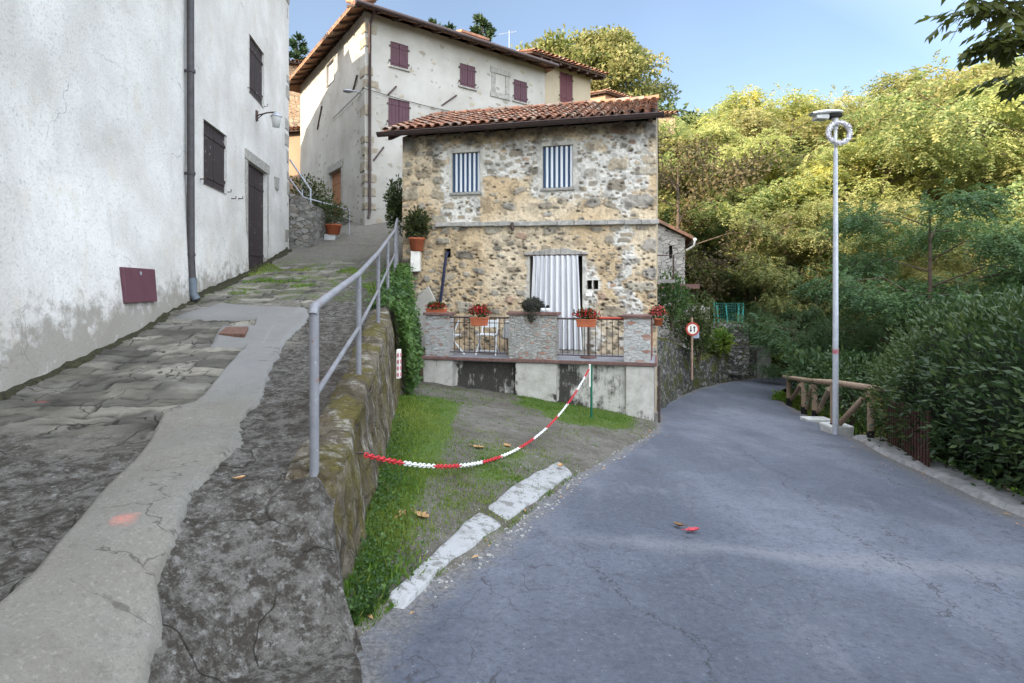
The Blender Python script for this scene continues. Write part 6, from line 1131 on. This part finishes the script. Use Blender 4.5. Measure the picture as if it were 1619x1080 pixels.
def arrow(m, cx, up_):
    s = 1 if up_ else -1; z = sc_.z; m.prism([(cx - .014, Ys - .058, z - .085 * s), (cx + .014, Ys - .058, z - .085 * s), (cx + .014, Ys - .058, z + .03 * s), (cx + .036, Ys - .058, z + .03 * s), (cx, Ys - .058, z + .09 * s), (cx - .036, Ys - .058, z + .03 * s), (cx - .014, Ys - .058, z + .03 * s)][::s], (0, -.003, 0))
m = MB(); arrow(m, sc_.x - .047, False); m.build('arrow', M['sign_black'], sg); m = MB(); arrow(m, sc_.x + .047, True); m.build('arrow', M['sign_black'], sg)
m = MB(); m.box(sc_.x + .02, sc_.x + .2, Ys + .0, Ys + .012, sc_.z - .26, sc_.z - .05); m.build('back_plate', plain('blue_grey_plate', (.35, .40, .48), .5, .1), sg)
# ============================================================= street lamp, fence
lb = unproj(1322, 690, road_z); lb.x += .12; lb.y += .25; lb = P(1322, 688, lb.y) if False else lb; Yl = lb.y; lpX = P(1321, 500, Yl).x; lz = lambda py: P(1321, py, Yl).z
sl2 = thing('street_lamp', 'tall slim grey street lamp standing by the wooden fence', 'street lamp', (lpX, Yl, lb.z)); m = MB(); m.tube([(lpX, Yl, lb.z - .4), (lpX, Yl, lz(420)), (lpX, Yl, lz(238))], [.054, .046, .038], 14); m.build('pole', M['pole'], sl2); m = MB(); m.tube([(lpX, Yl, lz(238)), (lpX, Yl, lz(192))], .030, 12); m.tube([(lpX, Yl, lz(205)), (lpX - .01, Yl, lz(186))], [.045, .06], 12); m.build('spigot', M['pole_white'], sl2)
hx0, hx1 = P(1282, 180, Yl).x, P(1332, 180, Yl).x; m = MB(); n = 14
def head(i, j):
    t = i / n; a = 2 * math.pi * j / 12; w = .16 * math.sin(math.pi * clamp(t * .86 + .12)) ** .55; h = .055 * math.sin(math.pi * clamp(t * .86 + .12)) ** .5; x = lerp(hx0, hx1, t); zc = lerp(lz(181), lz(177), t); return (x, Yl + w * math.cos(a), zc + h * (math.sin(a) if math.sin(a) > 0 else math.sin(a) * .7))
m.grid(n, 12, head); m.build('lamp_head', M['pole_white'], sl2); m = MB(); m.box(lerp(hx0, hx1, .12), lerp(hx0, hx1, .5), Yl - .1, Yl + .1, lz(190), lz(183), 0, .004); m.build('lamp_glass', M['lampglass'], sl2, bevel=.015); m = MB(); m.box(lerp(hx0, hx1, .52), lerp(hx0, hx1, .9), Yl - .11, Yl + .11, lz(187), lz(181)); m.build('lamp_box', M['black'], sl2, bevel=.01)
m = MB(); m.tube([(lpX, Yl, lz(559)), (lpX, Yl, lz(552))], .0525, 14); m.build('red_band', M['sign_pink'], sl2)
wr = P(1327, 210, Yl - .08); we = thing('wreath', 'white tinsel ring decoration hung on the street lamp', 'wreath', wr); m = MB(); pts = [wr + Vector((math.cos(2 * math.pi * k / 40) * .20, 0, math.sin(2 * math.pi * k / 40) * .19)) for k in range(41)]; m.tube(pts, .034, 8, cap=False); m.build('ring', M['tinsel'], we); g = np.random.default_rng(91); n = 1500; a = g.uniform(0, 6.28, n); p = np.stack([np.cos(a) * .2, g.normal(size=n) * .008, np.sin(a) * .19], 1); quads_object('tinsel', leaves(p, rnd_dirs(g, n), rnd_dirs(g, n), np.full(n, .06), np.full(n, .02)), M['tinsel'], we)
fpx = [(1377, 697), (1318, 684), (1288, 661), (1271, 655), (1247, 640)]; fb = [unproj(px, py, road_z) for px, py in fpx]; ftop = [P(1377, 618, fb[0].y), P(1318, 609, fb[1].y), P(1288, 606, fb[2].y), P(1271, 604, fb[3].y), P(1247, 600, fb[4].y)]
fe = thing('wooden_fence', 'rustic round log fence with diagonal braces along the road edge', 'fence', fb[1])
for b, t in zip(fb, ftop):
    m = MB(); m.tube([b + Vector((0, 0, .16)), t], .062, 10, jit=.05); po_ = m.build('post', M['log'], fe); m = MB(); m.tube([b + Vector((0, 0, -.3)), b + Vector((0, 0, .18))], .066, 10, jit=.04); m.build('tarred_foot', M['tar'], po_)
m = MB(); m.tube([ftop[0] + Vector((.35, -.3, .04)), ftop[0] + Vector((0, 0, .05)), ftop[1] + Vector((0, 0, .05)), ftop[2] + Vector((0, 0, .05)), ftop[3] + Vector((0, 0, .05)), ftop[4] + Vector((-.05, .15, .05))], .055, 10, jit=.05); m.build('rail', M['log'], fe)
for k in range(4): m = MB(); m.tube([fb[k + 1] + Vector((.05, -.05, .14)), ftop[k] + Vector((-.05, .05, -.08))], .05, 8, jit=.05); m.build('brace', M['log'], fe)
e2 = [ftop[4] + Vector((.0, .4, .02)), P(1290, 590, fb[4].y + 1.5)]; m = MB(); m.tube([ftop[4] + Vector((.05, .2, .06)), P(1262, 590, fb[4].y + 1.3), P(1292, 592, fb[4].y + 1.2)], .06, 8, jit=.05); m.build('rail', M['log'], fe)
for px in (1262, 1276, 1290): b = P(px, 592, fb[4].y + 1.25); m = MB(); m.tube([b + Vector((0, 0, -.9)), b], .07, 8); m.build('post', M['log'], fe)
cb = unproj(1336, 688, road_z); m = MB(); m.box(cb.x - .22, cb.x + .22, cb.y + .05, cb.y + .5, cb.z - .25, cb.z + .14, 0, .01); tag(m.build('concrete_block', M['concrete'], bevel=.03), 'pale concrete block at the foot of the street lamp', 'block')
cb = unproj(1296, 668, road_z); m = MB(); m.box(cb.x - .25, cb.x + .3, cb.y + .02, cb.y + .35, cb.z - .2, cb.z + .05, 0, .015); tag(m.build('concrete_footing', M['concrete'], bevel=.02), 'low pale concrete footing between fence posts', 'footing')
gt = thing('slat_gate', 'dark red brown vertical slat gate half hidden by the laurel hedge', 'gate', unproj(1430, 728, road_z)); a, b = unproj(1392, 702, road_z) + Vector((.1, 0, 0)), unproj(1452, 742, road_z) + Vector((.12, 0, 0)); m = MB(); n = 17; d = (b - a).normalized(); s = Vector((-d.y, d.x, 0))
for k in range(n): p = a.lerp(b, k / (n - 1)); m.hexa([p - d * .035, p + d * .035, p + d * .035 + s * .02, p - d * .035 + s * .02], [q + Vector((0, 0, .78)) for q in (p - d * .035, p + d * .035, p + d * .035 + s * .02, p - d * .035 + s * .02)])
m.build('slats', M['slat'], gt); m = MB()
for zz in (.12, .68): m.tube([a + s * .04 + Vector((0, 0, zz)), b + s * .04 + Vector((0, 0, zz))], .025, 6)
m.build('rail', M['slat'], gt)
m = MB(); ep = [unproj(px, py, road_z) for px, py in ((1345, 690), (1400, 722), (1500, 768), (1619, 822))] + [Vector((5.05, 3.2, road_z(5, 3.2))), Vector((5.05, -1, road_z(5, -1)))]; ep = resample(ep, 90)
def ed(i, j): p = ep[j]; X = p.x - .02 + .075 * i + .03 * fbm(p.x, p.y, i, 2.5, 3); return (X, p.y, road_z(X, p.y) + ((.05 + .03 * fbm(p.x, p.y, i, 1.8, 3) - (.03 if j % 9 == 0 else 0)) if 0 < i < 8 else -.05))
m.grid(8, 89, ed); struct(m.build('kerb_edging', M['edging']))
# ============================================================= pots and furniture on the terrace
def flower_box(label, px, py, w_px, h_px, Y, fl, box=True, spill=.0, mat='red_flower', seed=1, rail=True):
    b = P(px, py, Y); o = thing('flower_pot', label, 'flower pot', b, TERR.ang); w, h = w_px / F * Y / 2, h_px / F * Y; m = MB()
    if box: m.hexa([(-w * .9, -.07, 0), (w * .9, -.07, 0), (w * .9, .07, 0), (-w * .9, .07, 0)], [(-w, -.085, h), (w, -.085, h), (w, .085, h), (-w, .085, h)]); m.box(-w - .01, w + .01, -.095, .095, h * .84, h * 1.02)
    else: m.lathe([(0, 0), (w * .75, 0), (w * .95, h * .8), (w * 1.08, h * .8), (w * 1.08, h), (w * .9, h), (0, h * .9)], (0, 0, 0), 14)
    m.build('pot', M['terracotta'], o, world=False, bevel=.008 if box else 0); g = np.random.default_rng(seed); fw, fh = fl[0] / F * Y / 2, fl[1] / F * Y; n = 420
    def cloud(n, lo): q = rnd_dirs(g, n, .3) * (g.uniform(lo, 1, n))[:, None]; q *= (1 + .3 * np.array([mn.noise(Vector(v * 3) + Vector((seed, 0, 0))) for v in q]))[:, None]; return q
    q = cloud(n, .2); l = g.uniform(.03, .06, n); quads_object('foliage', leaves(q * np.array([fw, .13, fh * .5]) + np.array([0, 0, h + fh * .36]), q + g.normal(size=(n, 3)) * .5, g.normal(size=(n, 3)) + np.array([0, 0, .6]), l, l * .8, .1), M['ivy'], o)
    n = 520; q = cloud(n, .55); q[:, 2] = np.abs(q[:, 2]) * 1.0 - .25; cl = np.round(q * 3.2) / 3.2; q = q * .45 + cl * .55; l = g.uniform(.02, .04, n); quads_object('blossoms', leaves(q * np.array([fw * 1.05, .15, fh * .62]) + np.array([0, 0, h + fh * .42]), rnd_dirs(g, n), rnd_dirs(g, n, .4), l, l * .9), M[mat], o); return o
flower_box('terracotta box with deep red begonias on the left railing', 758, 515, 27, 13, 12.0, (36, 24), True, 0, 'red_flower', 71); flower_box('terracotta box with wide dark red flowers on the right railing', 927, 517, 31, 12, 11.6, (42, 20), True, 0, 'red_flower', 72)
flower_box('round orange pot with bright coral flowers at the terrace corner', 1041, 515, 15, 12, 11.5, (27, 22), False, 0, 'pink_flower', 73); flower_box('low grey bowl of red flowers on the left pillar', 690, 497, 32, 9, 12.62, (32, 11), True, 0, 'red_flower', 74)
pc = TERR.w(((pil[1][0] + pil[1][1]) / 2, -.18, ptop[1] + .0)); pc += TERR.u * -.0; gpl = thing('trailing_plant', 'dark grey green mound of plant trailing over the middle pillar', 'plant', pc, TERR.ang); g = np.random.default_rng(75); n = 2600; q = rnd_dirs(g, n, .3) * g.uniform(.6, 1, n)[:, None]; q *= (1 + .22 * np.array([mn.noise(Vector(v * 2.5)) for v in q]))[:, None]; p = q * np.array([.25, .17, .17]) + np.array([.02, 0, .13]); t = g.random(500); tr_ = np.stack([.0 + g.normal(size=500) * .09 * (1.2 - t), np.full(500, .24) + g.normal(size=500) * .02, .05 - t * .24], 1); p = np.concatenate([p, tr_]); q = np.concatenate([q, rnd_dirs(g, 500)]); l = g.uniform(.015, .035, len(p)); quads_object('foliage', leaves(p, q + g.normal(size=(len(p), 3)) * .6, q + g.normal(size=(len(p), 3)) * .4, l, l * .8), M['grey_plant'], gpl); m = MB(); m.blob((.02, 0, .12), .2, (1.1, .75, .78), 2, .15); m.build('core', M['black'], gpl, world=False)
OR = ('black and white round stone ornament on the middle pillar nearer the plant', 'black and white round stone ornament at the right edge of the middle pillar')
for lab, px in zip(OR, (858, 866)): c = P(px, 487, 11.9); o = thing('ornament', lab, 'ornament', c, 0, 'pillar ornaments'); m = MB(); m.lathe([(0, -.075), (.05, -.07), (.045, -.02), (.04, 0)], c, 12); m.build('base', M['chair_white'], o); m = MB(); m.blob(c + Vector((0, 0, .025)), .04, (1, 1, 1), 1, .05); m.build('top', M['black'], o)
cc = TERR.hit(758, 555); co_ = TERR.w((cc[0], -.55, -1.455)); chx = thing('white_chair', 'small white folding chair standing behind the left railing', 'chair', co_, TERR.ang); w = .19
m = MB(); m.tube([(-w - .03, .12, 0), (-w + .02, -.18, .46), (-w + .02, -.24, .78)], .016, 8); m.tube([(w + .03, .12, 0), (w - .02, -.18, .46), (w - .02, -.24, .78)], .016, 8); m.build('frame', M['chair_white'], chx, world=False); m = MB(); m.tube([(-w, -.3, 0), (-w, .14, .43)], .014, 8); m.tube([(w, -.3, 0), (w, .14, .43)], .014, 8); m.tube([(-w, .09, .1), (w, .09, .1)], .014, 8); m.build('legs', M['chair_white'], chx, world=False)
m = MB(); m.box(-w, w, -.2, .17, .43, .455); m.build('seat', M['chair_white'], chx, world=False, bevel=.008); m = MB(); m.box(-w + .02, w - .02, -.245, -.225, .58, .74); m.build('backrest', M['chair_white'], chx, world=False, bevel=.008)
c2 = TERR.hit(708, 560); ch2 = thing('folded_chair', 'white folding chair partly hidden behind the left pillar', 'chair', TERR.w((c2[0] + .05, -.5, -1.455)), TERR.ang); m = MB(); m.tube([(-.25, 0, 0), (.05, 0, .35), (-.12, .0, .75)], .02, 8); m.tube([(.2, .1, 0), (-.06, .1, .4)], .02, 8); m.build('frame', M['chair_white'], ch2, world=False); m = MB(); m.box(-.1, .1, -.2, .1, .40, .43); m.build('seat', M['chair_white'], ch2, world=False, bevel=.006)
c3 = TERR.hit(925, 556); pb_ = thing('parasol_stand', 'dark parasol pole on a red brown foot beside the right railing', 'parasol stand', TERR.w((c3[0], -.55, -1.455)), TERR.ang); m = MB(); m.lathe([(0, 0), (.17, 0), (.17, .03), (.05, .05), (0, .05)], (0, 0, 0), 16); m.build('foot', M['brick_red'], pb_, world=False); m = MB(); m.tube([(0, 0, .04), (0, 0, .72)], .022, 8); m.build('pole', M['iron'], pb_, world=False)
tc = TERR.hit(795, 530); tb = thing('cloth_table', 'small terrace table under a white cloth behind the middle pillar', 'table', TERR.w((tc[0] - .15, -.7, -1.455)), TERR.ang); m = MB(); m.grid(24, 6, lambda i, j: ((.30 + .05 * (1 - j / 6) * math.cos(i * 2.1)) * math.cos(2 * math.pi * i / 24), (.26 + .05 * (1 - j / 6) * math.cos(i * 2.1)) * math.sin(2 * math.pi * i / 24), lerp(.38, .73, j / 6))); m.add([(.3 * math.cos(2 * math.pi * i / 24), .26 * math.sin(2 * math.pi * i / 24), .73) for i in range(24)], [tuple(range(24))]); m.build('cloth', M['chair_white'], tb, world=False)
for sx, sy in ((-.2, -.15), (.2, -.15), (-.2, .15), (.2, .15)): m = MB(); m.tube([(sx, sy, 0), (sx, sy, .6)], .018, 6); m.build('leg', M['log'], tb, world=False)
# ============================================================= fallen leaves and stones
def flat_leaf(label, px, py, fn, L, mat, rz, curl=.2, name='fallen_leaf'):
    b = unproj(px, py, fn); m = MB(); ol = [(0, 0), (.18, .20), (.30, .12), (.45, .34), (.55, .18), (.8, .2), (1, 0)]; pts = [(x, y) for x, y in ol] + [(x, -y * .9) for x, y in ol[-2:0:-1]]; c, s = math.cos(rz), math.sin(rz); vs = []
    for x, y in pts: X, Y = (x - .5) * L, y * L; vs.append((b.x + X * c - Y * s, b.y + X * s + Y * c, b.z + .022 + curl * L * (abs(y) * 1.2 + (x - .5) ** 2)))
    vs.append((b.x, b.y, b.z + .012)); n = len(vs) - 1; m.add(vs, [(n, i, (i + 1) % n) for i in range(n)]); m.add([(v[0], v[1], v[2] - .004) for v in vs], [((i + 1) % n, i, n) for i in range(n)]); p0, p1 = Vector(vs[0]), Vector(vs[0]) + Vector((-c * .3 * L, -s * .3 * L, .01)); m.tube([p0, p1], .002 + L * .01, 4); tag(m.build(name, M[mat]), label, 'leaf', 'fallen leaves')
flat_leaf('crimson leaf lying on the asphalt', 1095, 843, road_z, .13, 'red_leaf', .3); flat_leaf('brown stalked leaf on the asphalt beside the crimson one', 1073, 834, road_z, .10, 'brown_leaf', 2.4, .3)
for lab, px, py in (('large tan leaf on the verge under the chain', 756, 711), ('tan leaf on the grass touching the chain', 802, 708), ('curled tan leaf beside the dirt below the wall foot', 634, 820), ('pale leaf lying on the white kerb end', 886, 740), ('small brown leaf right of the curled tan one', 667, 823)): flat_leaf(lab, px, py, (lambda X, Y: road_z(X, Y) + .085) if px == 886 else verge_z, .16 if px < 880 else .13, 'dead_leaf', R.uniform(0, 6), .3) if True else None
flat_leaf('tiny ochre leaf on the pale lane cement', 95 + 285, 763, lane_z, .06, 'dead_leaf', 1)
g = random.Random(33); lit = MB()
for k in range(900):
    Y = 3.3 + 7.8 * g.random(); xe = table(XE, Y); a = -.3 - .15 * Y; X = lerp(a, xe + .15, g.random() ** .5); s = g.uniform(.004, .013); z = (verge_z(X, Y) if X < xe else road_z(X, Y)); lit.box(X - s, X + s, Y - s * .8, Y + s * .8, z - s * .4, z + s * .8, 0, s * .4)
lo = lit.build('gravel', plain('loose_grey_gravel', (.30, .29, .27), .95, .4, 30)); tag(lo, 'loose gravel scattered over the verge', None, None, 'stuff')
g = random.Random(35); lit = MB()
for k in range(110):
    Y = 2.8 + 12 * g.random(); r_ = g.random(); X = (xr(Y) - abs(g.gauss(0, .25)) + .15) if r_ < .5 else (table(XE, Y) + g.gauss(0, .2)); z = road_z(X, Y) + (.02 if X > table(XE, Y) else .03); s = g.uniform(.015, .035); a = g.uniform(0, 6); lit.add([(X + s * math.cos(a), Y + s * math.sin(a), z), (X + s * .4 * math.cos(a + 1.6), Y + s * .4 * math.sin(a + 1.6), z + .008), (X - s * math.cos(a), Y - s * math.sin(a), z + .004), (X - s * .4 * math.cos(a + 1.6), Y - s * .4 * math.sin(a + 1.6), z + .01)], [(0, 1, 2, 3)])
lo = lit.build('leaf_litter', M['dead_leaf']); tag(lo, 'tiny dry leaf litter along the road edges', None, None, 'stuff')
# ============================================================= sky, sun, camera
EL = math.radians(24); SX, SY = -.79, -.613; az = math.atan2(SX, SY)
w = bpy.data.worlds.new('World'); SC.world = w; w.use_nodes = True; t = w.node_tree; bg = t.nodes['Background']; sk = t.nodes.new('ShaderNodeTexSky'); sk.sky_type = 'NISHITA'; sk.sun_disc = False; sk.sun_elevation = EL; sk.sun_rotation = az; sk.air_density = 1.0; sk.dust_density = 2.0; sk.ozone_density = 1.5
# fill light added over the part of the sky behind and above the viewer
tcn = t.nodes.new('ShaderNodeTexCoord'); dn = t.nodes.new('ShaderNodeVectorMath'); dn.operation = 'DOT_PRODUCT'; t.links.new(tcn.outputs['Generated'], dn.inputs[0]); dn.inputs[1].default_value = (.28, -.66, .70)
mr_ = t.nodes.new('ShaderNodeMapRange'); mr_.inputs[1].default_value = -.15; mr_.inputs[2].default_value = .75; mr_.inputs[3].default_value = .035; mr_.inputs[4].default_value = 1; t.links.new(dn.outputs['Value'], mr_.inputs[0]); nzn = t.nodes.new('ShaderNodeTexNoise'); nzn.inputs['Scale'].default_value = 2.5; t.links.new(tcn.outputs['Generated'], nzn.inputs[0])
mu = t.nodes.new('ShaderNodeMath'); mu.operation = 'MULTIPLY'; t.links.new(mr_.outputs[0], mu.inputs[0]); t.links.new(nzn.outputs['Fac'], mu.inputs[1]); mu.use_clamp = True
ad = t.nodes.new('ShaderNodeMix'); ad.data_type = 'RGBA'; ad.blend_type = 'ADD'; ad.inputs[0].default_value = 1; sc2 = t.nodes.new('ShaderNodeMix'); sc2.data_type = 'RGBA'; sc2.inputs[6].default_value = (0, 0, 0, 1); CL = 29.0; sc2.inputs[7].default_value = (CL * .91, CL * .97, CL * 1.06, 1); t.links.new(mu.outputs[0], sc2.inputs[0]); t.links.new(sk.outputs[0], ad.inputs[6]); t.links.new(sc2.outputs[2], ad.inputs[7]); t.links.new(ad.outputs[2], bg.inputs[0]); bg.inputs[1].default_value = .10
sd = bpy.data.lights.new('sun', 'SUN'); sd.energy = 5.0; sd.angle = math.radians(.5); sd.color = (1, .86, .66); so = bpy.data.objects.new('sun', sd); COL.objects.link(so); S_ = Vector((SX * math.cos(EL), SY * math.cos(EL), math.sin(EL))); so.rotation_euler = S_.to_track_quat('Z', 'Y').to_euler()
cd = bpy.data.cameras.new('camera'); cam = bpy.data.objects.new('camera', cd); COL.objects.link(cam); cam.location = (0, 0, 0); cam.rotation_euler = (math.pi / 2, 0, 0); cd.sensor_width = 36; cd.lens = F / 1619 * 36; cd.shift_y = -(540 - HY) / 1619; cd.clip_start = .05; cd.clip_end = 3000; SC.camera = cam
SC.view_settings.view_transform = 'Standard'; SC.view_settings.look = 'None'; SC.view_settings.exposure = 1.27; SC.view_settings.gamma = 1
SC.cycles.max_bounces = 6; SC.cycles.diffuse_bounces = 3; SC.cycles.transparent_max_bounces = 4; SC.cycles.use_denoising = True
